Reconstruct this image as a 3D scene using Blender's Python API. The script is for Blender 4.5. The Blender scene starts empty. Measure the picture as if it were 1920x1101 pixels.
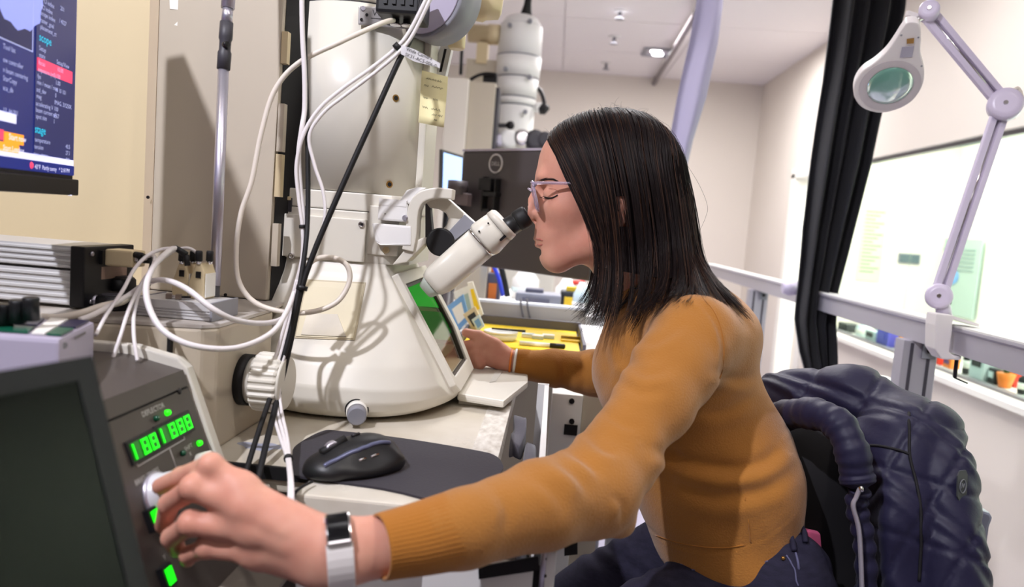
import bpy, bmesh, math, random
import numpy as np
from mathutils import Vector, Matrix

random.seed(7)
rng = np.random.default_rng(11)
SC = bpy.context.scene
COL = SC.collection

# ------------------------------------------------------------------ camera
FPX, IW, IH = 1400.0, 1920, 1101
CAM = np.array([0.0, 0.0, 1.05])
_y = np.array([(1044 - IW / 2) / FPX, (IH / 2 - 424) / FPX, 1.0]); _y /= np.linalg.norm(_y)
_r = math.radians(4.5)
_z = np.array([math.sin(_r), math.cos(_r), -(math.sin(_r) * _y[0] + math.cos(_r) * _y[1]) / _y[2]]); _z /= np.linalg.norm(_z)
_x = np.cross(_z, _y)
if _x[0] < 0: _x = -_x
MC = np.array([_x, _y, _z])            # rows: world axes in camera (right, up, forward)
cam_d = bpy.data.cameras.new('camera'); cam = bpy.data.objects.new('camera', cam_d); COL.objects.link(cam)
R = Matrix(((MC[0, 0], MC[0, 1], -MC[0, 2]), (MC[1, 0], MC[1, 1], -MC[1, 2]), (MC[2, 0], MC[2, 1], -MC[2, 2])))
cam.matrix_world = Matrix.Translation(CAM) @ R.to_4x4()
cam_d.sensor_width = 36; cam_d.lens = 36 * FPX / IW; cam_d.clip_start = 0.02; cam_d.clip_end = 60
cam_d.dof.use_dof = True; cam_d.dof.focus_distance = 1.13; cam_d.dof.aperture_fstop = 4.0
SC.camera = cam

# ------------------------------------------------------------------ world, lamps, exposure
wd = bpy.data.worlds.new('world'); SC.world = wd; wd.use_nodes = True
wd.node_tree.nodes['Background'].inputs[0].default_value = (0.9, 0.9, 1.0, 1)
wd.node_tree.nodes['Background'].inputs[1].default_value = 0.3
SC.view_settings.view_transform = 'Standard'; SC.view_settings.look = 'None'
SC.view_settings.gamma = 1.0; SC.view_settings.exposure = 0.0; SC.view_settings.use_curve_mapping = False

def area(name, loc, target, power, size, color=(1, 1, 1), sy=None, spread=180):
    d = bpy.data.lights.new(name, 'AREA'); d.energy = power; d.color = color
    d.shape = 'RECTANGLE' if sy else 'DISK'; d.size = size
    if sy: d.size_y = sy
    d.spread = math.radians(spread)
    o = bpy.data.objects.new(name, d); COL.objects.link(o); o.location = loc
    o.rotation_euler = (Vector(target) - Vector(loc)).to_track_quat('-Z', 'Y').to_euler()
    return o
def spot(name, loc, target, power, rad, color=(1, 1, 1), angle=80, blend=0.5):
    d = bpy.data.lights.new(name, 'SPOT'); d.energy = power; d.color = color; d.shadow_soft_size = rad
    d.spot_size = math.radians(angle); d.spot_blend = blend
    o = bpy.data.objects.new(name, d); COL.objects.link(o); o.location = loc
    o.rotation_euler = (Vector(target) - Vector(loc)).to_track_quat('-Z', 'Y').to_euler()
    return o
# ceiling troffers (soft), an added fill over the rear desk, two downlights (harder), the lit office beyond the glass
area('ceiling_lamp', (0.2, 0.5, 2.42), (0.2, 0.5, 0), 4.5, 1.0, (1, .965, .99), 0.5)
area('ceiling_lamp', (0.7, 2.9, 2.42), (0.7, 2.9, 0), 30, 1.2, (1, .97, .99), 0.6)
area('ceiling_lamp', (-0.1, 2.45, 2.42), (-0.1, 2.45, 0), 16, 0.5, (1, .98, .98), 0.5, 110)  # added fill to brighten the rear desk and partition
area('ceiling_lamp', (0.7, 5.2, 2.42), (0.7, 5.2, 0), 62, 1.4, (1, .97, .98), 0.8)
area('ceiling_lamp', (0.2, -1.2, 2.42), (0.1, 0.8, 0.9), 10, 1.4, (1, .96, .98), 0.8)
spot('downlight_lamp', (-0.82, -0.30, 2.35), (-0.3, 1.2, 1.0), 150, 0.028, (.90, .90, 1), 70)
spot('downlight_lamp', (-0.95, 0.45, 2.35), (-0.75, 1.1, 1.0), 9, 0.04, (1, .85, .6), 60)
spot('downlight_lamp', (0.75, 0.25, 2.40), (0.35, 1.1, 0.8), 27, 0.05, (1, .92, .84), 75)
area('office_lamp', (2.65, 3.4, 2.35), (2.65, 3.4, 0), 235, 1.2, (.98, 1, .94), 6.0)

# ------------------------------------------------------------------ helpers
def P(px, py, Y):
    w = MC @ np.array([(px - IW / 2) / FPX, (IH / 2 - py) / FPX, 1.0]); return CAM + w * (Y / w[1])
def PZ(px, py, Z):
    w = MC @ np.array([(px - IW / 2) / FPX, (IH / 2 - py) / FPX, 1.0]); return CAM + w * ((Z - CAM[2]) / w[2])
def PX(px, py, X):
    w = MC @ np.array([(px - IW / 2) / FPX, (IH / 2 - py) / FPX, 1.0]); return CAM + w * (X / w[0])
def lin(c):
    c = [x / 255.0 for x in c]
    return tuple(x / 12.92 if x <= 0.04045 else ((x + 0.055) / 1.055) ** 2.4 for x in c)

MATS = {}
def mat(name, rgb, rough=0.5, metal=0.0, var=0.0, vscale=8.0, bump=0.0, bscale=60.0, emit=0.0, trans=0.0,
        spec=0.5, sheen=0.0, sss=0.0, coat=0.0, stretch=None, alpha=1.0, ior=1.45, rgb2=None, rvar=0.0):
    m = bpy.data.materials.new(name); m.use_nodes = True; nt = m.node_tree; b = nt.nodes['Principled BSDF']
    c = lin(rgb); b.inputs['Base Color'].default_value = (*c, 1); b.inputs['Roughness'].default_value = rough
    b.inputs['Metallic'].default_value = metal; b.inputs['Specular IOR Level'].default_value = spec
    b.inputs['IOR'].default_value = ior
    if trans: b.inputs['Transmission Weight'].default_value = trans
    if sheen: b.inputs['Sheen Weight'].default_value = sheen; b.inputs['Sheen Roughness'].default_value = .5
    if coat: b.inputs['Coat Weight'].default_value = coat; b.inputs['Coat Roughness'].default_value = .1
    if sss:
        b.inputs['Subsurface Weight'].default_value = sss; b.inputs['Subsurface Radius'].default_value = (.012, .004, .002)
        b.inputs['Subsurface Scale'].default_value = 1.0
    if alpha < 1: b.inputs['Alpha'].default_value = alpha
    if emit: b.inputs['Emission Color'].default_value = (*c, 1); b.inputs['Emission Strength'].default_value = emit
    if var or bump or rvar:
        tc = nt.nodes.new('ShaderNodeTexCoord'); mp = nt.nodes.new('ShaderNodeMapping')
        nt.links.new(tc.outputs['Object'], mp.inputs[0])
        if stretch: mp.inputs['Scale'].default_value = stretch
    if var or rvar:
        n = nt.nodes.new('ShaderNodeTexNoise'); n.inputs['Scale'].default_value = vscale; n.inputs['Detail'].default_value = 5
        nt.links.new(mp.outputs[0], n.inputs['Vector'])
        rp = nt.nodes.new('ShaderNodeMapRange'); rp.inputs['From Min'].default_value = .3; rp.inputs['From Max'].default_value = .7
        nt.links.new(n.outputs[0], rp.inputs[0])
        if var:
            mx = nt.nodes.new('ShaderNodeMix'); mx.data_type = 'RGBA'
            c2 = lin(rgb2) if rgb2 else tuple(x * (1 - var) for x in c)
            mx.inputs[6].default_value = (*c, 1); mx.inputs[7].default_value = (*c2, 1)
            nt.links.new(rp.outputs[0], mx.inputs[0]); nt.links.new(mx.outputs[2], b.inputs['Base Color'])
        if rvar:
            r2 = nt.nodes.new('ShaderNodeMapRange'); r2.inputs['To Min'].default_value = rough - rvar; r2.inputs['To Max'].default_value = rough + rvar
            nt.links.new(n.outputs[0], r2.inputs[0]); nt.links.new(r2.outputs[0], b.inputs['Roughness'])
    if bump:
        n2 = nt.nodes.new('ShaderNodeTexNoise'); n2.inputs['Scale'].default_value = bscale; n2.inputs['Detail'].default_value = 3
        nt.links.new(mp.outputs[0], n2.inputs['Vector'])
        bp = nt.nodes.new('ShaderNodeBump'); bp.inputs['Strength'].default_value = bump; bp.inputs['Distance'].default_value = .003
        nt.links.new(n2.outputs[0], bp.inputs['Height']); nt.links.new(bp.outputs[0], b.inputs['Normal'])
    MATS[name] = m
    return m

# mesh data: (verts Nx3 list, faces list); all in world space until linked
class G:
    def __init__(s): s.v = []; s.f = []; s.s = []
    def add(s, v, f, smooth=False):
        o = len(s.v); s.v += [tuple(map(float, p)) for p in v]; s.f += [tuple(i + o for i in q) for q in f]; s.s += [smooth] * len(f)
        return s
def place(name, g, m, parent=None, loc=None, bevel=0, seg=2):
    """link a G as one mesh object; verts are world coordinates"""
    v = np.array(g.v, float)
    if loc is None:
        lo, hi = v.min(0), v.max(0); loc = np.array([(lo[0] + hi[0]) / 2, (lo[1] + hi[1]) / 2, lo[2]])
    me = bpy.data.meshes.new(name); me.from_pydata([tuple(p) for p in (v - loc)], [], g.f)
    me.polygons.foreach_set('use_smooth', g.s); me.materials.append(m); me.update()
    if bevel:
        bm = bmesh.new(); bm.from_mesh(me)
        bmesh.ops.recalc_face_normals(bm, faces=bm.faces)
        ed = [e for e in bm.edges if len(e.link_faces) == 2 and e.calc_face_angle(0) > .5]
        bmesh.ops.bevel(bm, geom=ed, offset=bevel, segments=seg, profile=.6, affect='EDGES', clamp_overlap=True)
        bm.to_mesh(me); bm.free()
    o = bpy.data.objects.new(name, me); COL.objects.link(o)
    if parent is not None:
        o.parent = parent; pl = np.array(root_loc(parent)); o.location = tuple(np.array(loc) - pl)
    else:
        o.location = tuple(loc)
    return o
def root_loc(o):
    p = np.zeros(3)
    while o is not None: p = p + np.array(o.location); o = o.parent
    return p
def tag(o, label, cat, group=None, kind=None):
    o['label'] = label; o['category'] = cat
    if group: o['group'] = group
    if kind: o['kind'] = kind
    return o
def thing(name, loc, label, cat, group=None):
    o = bpy.data.objects.new(name, None); COL.objects.link(o); o.location = tuple(map(float, loc)); o.empty_display_size = .05
    return tag(o, label, cat, group)
def struct(o): o['kind'] = 'structure'; return o

BF = [(0, 3, 2, 1), (4, 5, 6, 7), (0, 1, 5, 4), (1, 2, 6, 5), (2, 3, 7, 6), (3, 0, 4, 7)]
def box(lo, hi, g=None):
    g = g or G(); (a, b, c), (d, e, f) = lo, hi
    return g.add([(a, b, c), (d, b, c), (d, e, c), (a, e, c), (a, b, f), (d, b, f), (d, e, f), (a, e, f)], BF)
def obox(o, ax, ay, az, g=None):
    """oriented box from corner o with edge vectors"""
    g = g or G(); o, ax, ay, az = (np.array(t, float) for t in (o, ax, ay, az))
    v = [o, o + ax, o + ax + ay, o + ay]; v += [p + az for p in v]
    f = BF if np.dot(np.cross(ax, ay), az) > 0 else [tuple(reversed(q)) for q in BF]
    return g.add(v, f)
def prism(pts, ext, g=None, smooth=False):
    """polygon pts (3d) extruded by vector ext"""
    g = g or G(); n = len(pts); p = [np.array(q, float) for q in pts]; e = np.array(ext, float)
    f = [tuple(range(n - 1, -1, -1)), tuple(range(n, 2 * n))] + [(i, (i + 1) % n, (i + 1) % n + n, i + n) for i in range(n)]
    nn = sum((np.cross(p[i] - p[0], p[(i + 1) % n] - p[0]) for i in range(n)), np.zeros(3))
    if np.dot(nn, e) < 0: f = [tuple(reversed(q)) for q in f]
    return g.add(p + [q + e for q in p], f, smooth)
def basis(d):
    d = np.array(d, float); d /= np.linalg.norm(d)
    a = np.array([0, 0, 1.]) if abs(d[2]) < .9 else np.array([0, 1., 0])
    u = np.cross(d, a); u /= np.linalg.norm(u); return d, u, np.cross(d, u)
def lathe(o, d, prof, n=32, g=None, smooth=True, ribs=0, rib=0.0):
    """profile [(along, radius)] turned about axis d through o"""
    g = g or G(); o = np.array(o, float); d, u, w = basis(d); v = []; f = []
    for (t, r) in prof:
        for k in range(n):
            a = 2 * math.pi * k / n; rr = r * (1 + (rib if (ribs and k % 2) else 0))
            v.append(o + d * t + (u * math.cos(a) + w * math.sin(a)) * rr)
    m = len(prof)
    for i in range(m - 1):
        for k in range(n):
            a, b = i * n + k, i * n + (k + 1) % n; f.append((a, b, b + n, a + n))
    f = [tuple(reversed(q)) for q in f] if prof[-1][0] < prof[0][0] else f
    fl = [False] * 0
    g.add(v, f, smooth)
    c = [tuple(range(n))[::-1], tuple(range((m - 1) * n, m * n))]
    off = len(g.v) - len(v)
    for q in c: g.f.append(tuple(i + off for i in q)); g.s.append(False)
    return g
def lathe_e(o, d, prof, n=32, g=None):
    """lathe with crisp edges: each profile segment separate ring pair"""
    g = g or G()
    o = np.array(o, float); d, u, w = basis(d)
    for (t0, r0), (t1, r1) in zip(prof[:-1], prof[1:]):
        v = []
        for (t, r) in ((t0, r0), (t1, r1)):
            for k in range(n):
                a = 2 * math.pi * k / n; v.append(o + d * t + (u * math.cos(a) + w * math.sin(a)) * r)
        g.add(v, [(k, (k + 1) % n, (k + 1) % n + n, k + n) for k in range(n)], True)
    return g
def crom(pts, per=8, closed=False):
    p = np.array(pts, float); n = len(p); out = []
    for i in range(n if closed else n - 1):
        if closed: a, b, c, d = p[(i - 1) % n], p[i], p[(i + 1) % n], p[(i + 2) % n]
        else: a, b, c, d = p[max(i - 1, 0)], p[i], p[i + 1], p[min(i + 2, n - 1)]
        for k in range(per):
            t = k / per
            out.append(.5 * ((2 * b) + (c - a) * t + (2 * a - 5 * b + 4 * c - d) * t * t + (3 * b - a - 3 * c + d) * t ** 3))
    if not closed: out.append(p[-1])
    return np.array(out)
def tube(path, r, n=8, g=None, caps=True, closed=False):
    """round tube along a dense path; r scalar or per point; parallel-transport frames"""
    g = g or G(); p = np.array(path, float); m = len(p)
    rr = np.full(m, r) if np.isscalar(r) else np.array(r, float)
    t = np.gradient(p, axis=0); t /= np.linalg.norm(t, axis=1)[:, None] + 1e-12
    _, u, _ = basis(t[0]); v = []
    for i in range(m):
        u = u - t[i] * np.dot(u, t[i]); u /= np.linalg.norm(u) + 1e-12; w = np.cross(t[i], u)
        for k in range(n):
            a = 2 * math.pi * k / n; v.append(p[i] + (u * math.cos(a) + w * math.sin(a)) * rr[i])
    f = []
    for i in range(m if closed else m - 1):
        for k in range(n):
            a, b = i * n + k, i * n + (k + 1) % n; c, d = (b + n) % (m * n), (a + n) % (m * n)
            f.append((a, b, c, d))
    if caps and not closed: f += [tuple(range(n))[::-1], tuple(range((m - 1) * n, m * n))]
    return g.add(v, f, True)
def loft(secs, g=None, closed=True, caps=True, smooth=True):
    """sections: list of equal length point lists"""
    g = g or G(); n = len(secs[0]); v = [q for s in secs for q in s]; f = []
    for i in range(len(secs) - 1):
        for k in range(n if closed else n - 1):
            a, b = i * n + k, i * n + (k + 1) % n; f.append((a, b, b + n, a + n))
    if caps and closed: f += [tuple(range(n))[::-1], tuple(range((len(secs) - 1) * n, len(secs) * n))]
    return g.add(v, f, smooth)
def ball(c, r, n=16, g=None):
    g = g or G(); r = np.array(r if hasattr(r, '__len__') else (r, r, r), float); c = np.array(c, float); v = []; f = []
    m = n // 2
    for i in range(1, m):
        for k in range(n):
            th = math.pi * i / m; a = 2 * math.pi * k / n
            v.append(c + r * np.array([math.sin(th) * math.cos(a), math.sin(th) * math.sin(a), math.cos(th)]))
    v += [c + r * np.array([0, 0, 1]), c - r * np.array([0, 0, 1])]; T, B = len(v) - 2, len(v) - 1
    for i in range(m - 2):
        for k in range(n):
            a, b = i * n + k, i * n + (k + 1) % n; f.append((a, a + n, b + n, b))
    f += [(T, k, (k + 1) % n) for k in range(n)] + [(B, (m - 2) * n + (k + 1) % n, (m - 2) * n + k) for k in range(n)]
    return g.add(v, f, True)
def text(name, s, o, xd, yd, size, m, parent=None, ext=0.0002, align='LEFT'):
    """flat print as mesh: origin o, baseline direction xd, up direction yd"""
    cu = bpy.data.curves.new(name, 'FONT'); cu.body = s; cu.size = size; cu.align_x = align; cu.resolution_u = 2
    t = bpy.data.objects.new(name, cu); COL.objects.link(t)
    me = bpy.data.meshes.new_from_object(t); bpy.data.objects.remove(t); bpy.data.curves.remove(cu)
    xd = np.array(xd, float); xd /= np.linalg.norm(xd); yd = np.array(yd, float); yd -= xd * np.dot(xd, yd); yd /= np.linalg.norm(yd)
    nd = np.cross(xd, yd); o = np.array(o, float)
    pl = np.array(root_loc(parent)) if parent is not None else np.zeros(3)
    me.transform(Matrix(((xd[0], yd[0], nd[0], 0), (xd[1], yd[1], nd[1], 0), (xd[2], yd[2], nd[2], 0), (0, 0, 0, 1))))
    me.materials.clear(); me.materials.append(m); me.name = name
    ob = bpy.data.objects.new(name, me); COL.objects.link(ob); ob.parent = parent; ob.location = tuple(o - pl)
    return ob

# --- signed-distance modelling: smooth unions on a voxel grid, meshed by surface nets
class Field:
    def __init__(s, lo, hi, h):
        s.lo = np.array(lo, float); s.h = h; s.n = np.ceil((np.array(hi) - s.lo) / h).astype(int) + 1
        s.d = np.full(tuple(s.n), 1.0, np.float32)
    def _sub(s, lo, hi):
        a = np.clip(np.floor((np.array(lo) - s.lo) / s.h).astype(int), 0, s.n); b = np.clip(np.ceil((np.array(hi) - s.lo) / s.h).astype(int) + 1, 0, s.n)
        sl = tuple(slice(i, j) for i, j in zip(a, b))
        ax = [s.lo[i] + np.arange(a[i], b[i]) * s.h for i in range(3)]
        if any(len(t) == 0 for t in ax): return None, None
        return sl, np.meshgrid(*ax, indexing='ij', sparse=True)
    def _mix(s, sl, d, k, sub):
        a = s.d[sl]
        if sub:
            d = -d; h = np.maximum(k - np.abs(a - d), 0) / k if k else 0
            s.d[sl] = np.maximum(a, d) + h * h * k * .25
        else:
            h = np.maximum(k - np.abs(a - d), 0) / k if k else 0
            s.d[sl] = np.minimum(a, d) - h * h * k * .25
    def ell(s, c, r, k=.01, rot=None, sub=False):
        c = np.array(c, float); r = np.array(r if hasattr(r, '__len__') else (r,) * 3, float); m = r.max() + k + s.h * 2
        sl, g = s._sub(c - m, c + m)
        if sl is None: return s
        q = [g[i] - c[i] for i in range(3)]
        if rot is not None: q = [rot[0][i] * q[0] + rot[1][i] * q[1] + rot[2][i] * q[2] for i in range(3)]
        k0 = np.sqrt((q[0] / r[0]) ** 2 + (q[1] / r[1]) ** 2 + (q[2] / r[2]) ** 2)
        k1 = np.sqrt((q[0] / r[0] ** 2) ** 2 + (q[1] / r[1] ** 2) ** 2 + (q[2] / r[2] ** 2) ** 2) + 1e-9
        s._mix(sl, (k0 * (k0 - 1) / k1).astype(np.float32), k, sub); return s
    def cone(s, a, b, ra, rb, k=.01, sub=False, flat=None):
        """rounded tapered capsule; flat=(axis vector, factor) squashes it along an axis"""
        a = np.array(a, float); b = np.array(b, float); m = max(ra, rb) + k + s.h * 2
        if flat: m *= max(1, 1 / flat[1])
        sl, g = s._sub(np.minimum(a, b) - m, np.maximum(a, b) + m)
        if sl is None: return s
        ba = b - a; L = np.dot(ba, ba) + 1e-12
        q = [g[i] - a[i] for i in range(3)]
        t = np.clip((q[0] * ba[0] + q[1] * ba[1] + q[2] * ba[2]) / L, 0, 1)
        e = [q[i] - t * ba[i] for i in range(3)]
        d2 = e[0] ** 2 + e[1] ** 2 + e[2] ** 2
        if flat:
            n = np.array(flat[0], float); n /= np.linalg.norm(n); dn = e[0] * n[0] + e[1] * n[1] + e[2] * n[2]
            d2 = d2 + dn ** 2 * (1 / flat[1] ** 2 - 1)
        d = np.sqrt(d2) - (ra + (rb - ra) * t)
        s._mix(sl, d.astype(np.float32), k, sub); return s
    def path(s, pts, rs, k=.01, per=4, sub=False, flat=None):
        p = crom(pts, per); r = crom([[x] * 3 for x in rs], per)[:, 0]
        for i in range(len(p) - 1): s.cone(p[i], p[i + 1], r[i], r[i + 1], k if i == 0 else .002, sub, flat)
        return s
    def plane(s, o, n, k=.005):
        """cut away the half space on the side of n"""
        sl, g = s._sub(s.lo, s.lo + s.n * s.h); n = np.array(n, float); n /= np.linalg.norm(n); o = np.array(o, float)
        d = (g[0] - o[0]) * n[0] + (g[1] - o[1]) * n[1] + (g[2] - o[2]) * n[2]
        a = s.d; h = np.maximum(k - np.abs(a - d), 0) / k; s.d = (np.maximum(a, d) + h * h * k * .25).astype(np.float32); return s
    def mesh(s, smooth=2):
        d = s.d; ins = d < 0
        c = np.zeros(tuple(np.array(d.shape) - 1), np.int8)
        for i in (0, 1):
            for j in (0, 1):
                for k in (0, 1):
                    c += ins[i:d.shape[0] - 1 + i, j:d.shape[1] - 1 + j, k:d.shape[2] - 1 + k]
        act = np.argwhere((c > 0) & (c < 8)); idx = np.full(c.shape, -1, np.int32); idx[tuple(act.T)] = np.arange(len(act))
        cor = [(i, j, k) for i in (0, 1) for j in (0, 1) for k in (0, 1)]
        val = {q: d[act[:, 0] + q[0], act[:, 1] + q[1], act[:, 2] + q[2]] for q in cor}
        acc = np.zeros((len(act), 3)); cnt = np.zeros(len(act))
        for q in cor:
            for ax in range(3):
                if q[ax]: continue
                w = list(q); w[ax] = 1; w = tuple(w); a, b = val[q], val[w]; x = (a < 0) != (b < 0)
                t = np.where(x, a / np.where(x, a - b, 1), 0)
                pos = np.array(q, float)[None, :] + np.eye(3)[ax][None, :] * t[:, None]
                acc[x] += pos[x]; cnt[x] += 1
        V = s.lo + (act + acc / cnt[:, None]) * s.h; F = []
        for ax in range(3):
            sl0 = [slice(None)] * 3; sl1 = [slice(None)] * 3; sl0[ax] = slice(0, -1); sl1[ax] = slice(1, None)
            A = ins[tuple(sl0)]; B = ins[tuple(sl1)]; e = np.argwhere(A != B)
            u, v = (ax + 1) % 3, (ax + 2) % 3
            ok = (e[:, u] > 0) & (e[:, v] > 0) & (e[:, u] < d.shape[u] - 1) & (e[:, v] < d.shape[v] - 1); e = e[ok]
            q = []
            for du, dv in ((-1, -1), (0, -1), (0, 0), (-1, 0)):
                t = e.copy(); t[:, u] += du; t[:, v] += dv; q.append(idx[tuple(t.T)])
            q = np.stack(q, 1); fl = ~A[tuple(e.T)]; q[fl] = q[fl][:, ::-1]; F.append(q)
        F = np.concatenate(F)
        F = F[(F >= 0).all(1)]
        for _ in range(smooth):
            acc = np.zeros_like(V); cnt = np.zeros(len(V))
            for i in range(4):
                a, b = F[:, i], F[:, (i + 1) % 4]
                np.add.at(acc, a, V[b]); np.add.at(cnt, a, 1); np.add.at(acc, b, V[a]); np.add.at(cnt, b, 1)
            V = V * .5 + .5 * acc / np.maximum(cnt, 1)[:, None]
        return V, F
def normals(V, F):
    n = np.cross(V[F[:, 2]] - V[F[:, 0]], V[F[:, 3]] - V[F[:, 1]]); N = np.zeros_like(V)
    for i in range(4): np.add.at(N, F[:, i], n)
    return N / (np.linalg.norm(N, axis=1)[:, None] + 1e-12)
def netobj(name, V, F, m, parent=None, loc=None):
    if loc is None: loc = np.array([(V[:, 0].min() + V[:, 0].max()) / 2, (V[:, 1].min() + V[:, 1].max()) / 2, V[:, 2].min()])
    me = bpy.data.meshes.new(name); W = (V - loc).astype(np.float32)
    me.vertices.add(len(W)); me.vertices.foreach_set('co', W.ravel())
    me.loops.add(F.size); me.loops.foreach_set('vertex_index', F.ravel().astype(np.int32))
    me.polygons.add(len(F)); me.polygons.foreach_set('loop_start', np.arange(0, F.size, 4, dtype=np.int32))
    me.update(calc_edges=True); me.polygons.foreach_set('use_smooth', np.ones(len(F), bool)); me.materials.append(m); me.validate()
    o = bpy.data.objects.new(name, me); COL.objects.link(o)
    if parent is not None: o.parent = parent; o.location = tuple(np.array(loc) - root_loc(parent))
    else: o.location = tuple(loc)
    return o

# ------------------------------------------------------------------ materials
mat('cream_paint', (220, 215, 203), .38, var=.05, vscale=5, rvar=.08)
mat('white_paint', (232, 230, 228), .58, var=.03, vscale=6)
mat('beige_panel', (190, 179, 162), .5, var=.05, vscale=3)
mat('cream_warm_lit', (216, 199, 163), .6, var=.04, vscale=2)
mat('block_paint', (196, 184, 164), .42, var=.08, vscale=4, stretch=(1, 1, 5))
mat('room_wall', (224, 216, 206), .7, var=.02, vscale=1.5)
mat('ceiling_white', (236, 231, 230), .8)
mat('floor_vinyl', (168, 160, 184), .35, var=.12, vscale=5)
mat('black_plastic', (20, 20, 23), .42)
mat('black_rubber', (16, 15, 17), .6, bump=.1)
mat('dark_metal', (42, 40, 42), .35, .6)
mat('steel', (196, 192, 204), .34, .8)
mat('chrome', (215, 212, 214), .1, 1.0)
mat('brushed_alu', (208, 207, 208), .4, .25, bump=.05, bscale=400)
mat('grey_plastic', (138, 138, 146), .45)
mat('dark_grey', (62, 60, 66), .5)
mat('panel_brown', (78, 71, 67), .42, var=.08, vscale=10)
mat('cable_white', (228, 222, 222), .35)
mat('cable_cream', (222, 212, 200), .4)
mat('label_white', (235, 232, 225), .5)
mat('ink', (45, 42, 45), .6)
mat('ink_grey', (110, 105, 105), .6)
mat('silver_print', (205, 202, 200), .5)
mat('brass', (170, 130, 70), .3, .9)
mat('gold_cream', (214, 196, 158), .4, .2)
mat('led_green', (40, 255, 20), .3, emit=1.3)
mat('led_dark', (10, 70, 45), .2)
mat('digit_green', (20, 245, 20), .3, emit=1.3)
mat('digit_off', (10, 120, 14), .3, emit=.25)

# ================================================================== the room
XR, XL, YB, YF, ZC, ZF = 1.75, -1.9, 7.0, -3.0, 2.457, -.2
struct(place('floor', box((XL - .1, YF - .1, ZF - .05), (XR + 1.9, YB + .1, ZF)), MATS['floor_vinyl']))
ceil = struct(place('ceiling', box((XL - .1, YF - .1, ZC + .012), (XR + 1.9, YB + .1, ZC + .06)), MATS['ceiling_white']))
_tile = None
for i in range(6):
    for j in range(11):
        x0, y0 = XL + .02 + i * .91, YF + .02 + j * .91
        if _tile is None:
            _tile = place('ceiling_tile', box((x0, y0, ZC), (x0 + .904, y0 + .904, ZC + .0119)), MATS['ceiling_white'], ceil, loc=(x0, y0, ZC))
        else:
            t = _tile.copy(); COL.objects.link(t); t.parent = ceil; t.location = Vector((x0, y0, ZC)) - ceil.location
struct(place('wall_back', box((XL - .1, YB, ZF), (XR + 1.9, YB + .1, ZC)), MATS['room_wall']))
struct(place('wall_left', box((XL - .1, YF, ZF), (XL, YB, ZC)), MATS['room_wall']))
struct(place('wall_front', box((XL - .1, YF - .1, ZF), (XR + 1.9, YF, ZC)), MATS['room_wall']))
# right wall with the long interior window and the lit doorway
WS, WT, W0, W1, D0, D1, DT = .536, 1.573, .8, 4.94, 5.26, 5.75, 1.573
g = G()
box((XR, YF, 0), (XR + .12, YB, WS), g); box((XR, YF, WT), (XR + .12, YB, ZC), g)
box((XR, YF, WS), (XR + .12, W0, WT), g); box((XR, W1, WS), (XR + .12, D0, WT), g); box((XR, D1, WS), (XR + .12, YB, WT), g)
# doorway: the opening goes on down to the floor
g2 = G()
box((XR, YF, ZF), (XR + .12, D0, WS), g2); box((XR, D1, ZF), (XR + .12, YB, WS), g2)
g.v = g.v[8:]; g.f = [tuple(i - 8 for i in q) for q in g.f[6:]]; g.s = g.s[6:]
for q in range(2): g.add(g2.v[q * 8:q * 8 + 8], BF)
struct(place('wall_right', g, MATS['room_wall']))
mat('sill_white', (240, 238, 230), .4)
win = struct(place('window_1', box((XR - .05, W0, WS - .025), (XR + .3, W1, WS)), MATS['sill_white']))
fr = G()
box((XR + .03, W0, WT - .018), (XR + .07, W1, WT), fr); box((XR + .03, W0, WS), (XR + .07, W1, WS + .012), fr)
place('window_frame', fr, mat('frame_grey', (120, 118, 122), .4, .5), win)
mat('glass_clear', (236, 250, 242), .02, trans=1.0, ior=1.02, spec=.2)
for k in range(4):
    a = W0 + (W1 - W0) * k / 4
    place('window_pane', box((XR + .045, a + .0006, WS + .012), (XR + .053, a + (W1 - W0) / 4 - .0006, WT - .018)), MATS['glass_clear'], win)
dr = struct(place('door_1', box((XR + .04, D0 + .04, ZF), (XR + .08, D1 - .2, DT - .05)), mat('door_cream', (250, 246, 230), .5)))
f = G(); box((XR - .02, D0 - .05, ZF), (XR + .13, D0 + .03, DT), f); box((XR - .02, D1 - .03, ZF), (XR + .13, D1 + .05, DT), f); box((XR - .02, D0 - .05, DT - .03), (XR + .13, D1 + .05, DT + .04), f)
place('door_frame', f, MATS['sill_white'], dr)
# the office seen through the glass
struct(place('wall_office', box((XR + 1.8, YF, ZF), (XR + 1.9, YB, ZC)), mat('office_wall', (238, 242, 226), .7)))
mat('whiteboard', (236, 242, 236), .25)
wb = thing('whiteboard', (XR + 1.79, 4.0, .5), 'long white writing board with faint grey handwriting behind the glass wall', 'whiteboard')
place('board', box((XR + 1.772, 2.2, .5), (XR + 1.79, 5.6, 1.62)), MATS['whiteboard'], wb)
g = G()
for r in range(9):
    y = 3.4 + .25 * random.random()
    for w in range(3):
        L = .06 + .09 * random.random(); pts = [(XR + 1.769, y + L * t / 6, 1.4 - r * .085 + .012 * math.sin(t * 2.1 + r)) for t in range(7)]
        tube(pts, .004, 4, g); y += L + .05
place('handwriting', g, mat('marker', (190, 196, 190), .6), wb)
pz = lambda px, py: PX(px, py, XR + 2.0)
po = thing('wall_poster', (XR + 1.77, 5.9, .6), 'pale grey-green poster with a blue figure seen through the glass behind the lamp', 'poster')
yA, yB_ = PX(1750, 500, XR + 1.77)[1], PX(1838, 500, XR + 1.77)[1]; zT, zB = PX(1790, 448, XR + 1.77)[2], PX(1790, 592, XR + 1.77)[2]
place('sheet', box((XR + 1.76, yB_, zB), (XR + 1.775, yA, zT)), mat('poster_green', (172, 192, 184), .6), po)
g = G()
for r in range(6): box((XR + 1.754, yB_ + .08, zT - .1 - r * .035), (XR + 1.759, yA - .1 - .1 * (r % 3), zT - .088 - r * .035), g)
place('print', g, mat('poster_ink', (140, 160, 160), .6), po)
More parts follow.
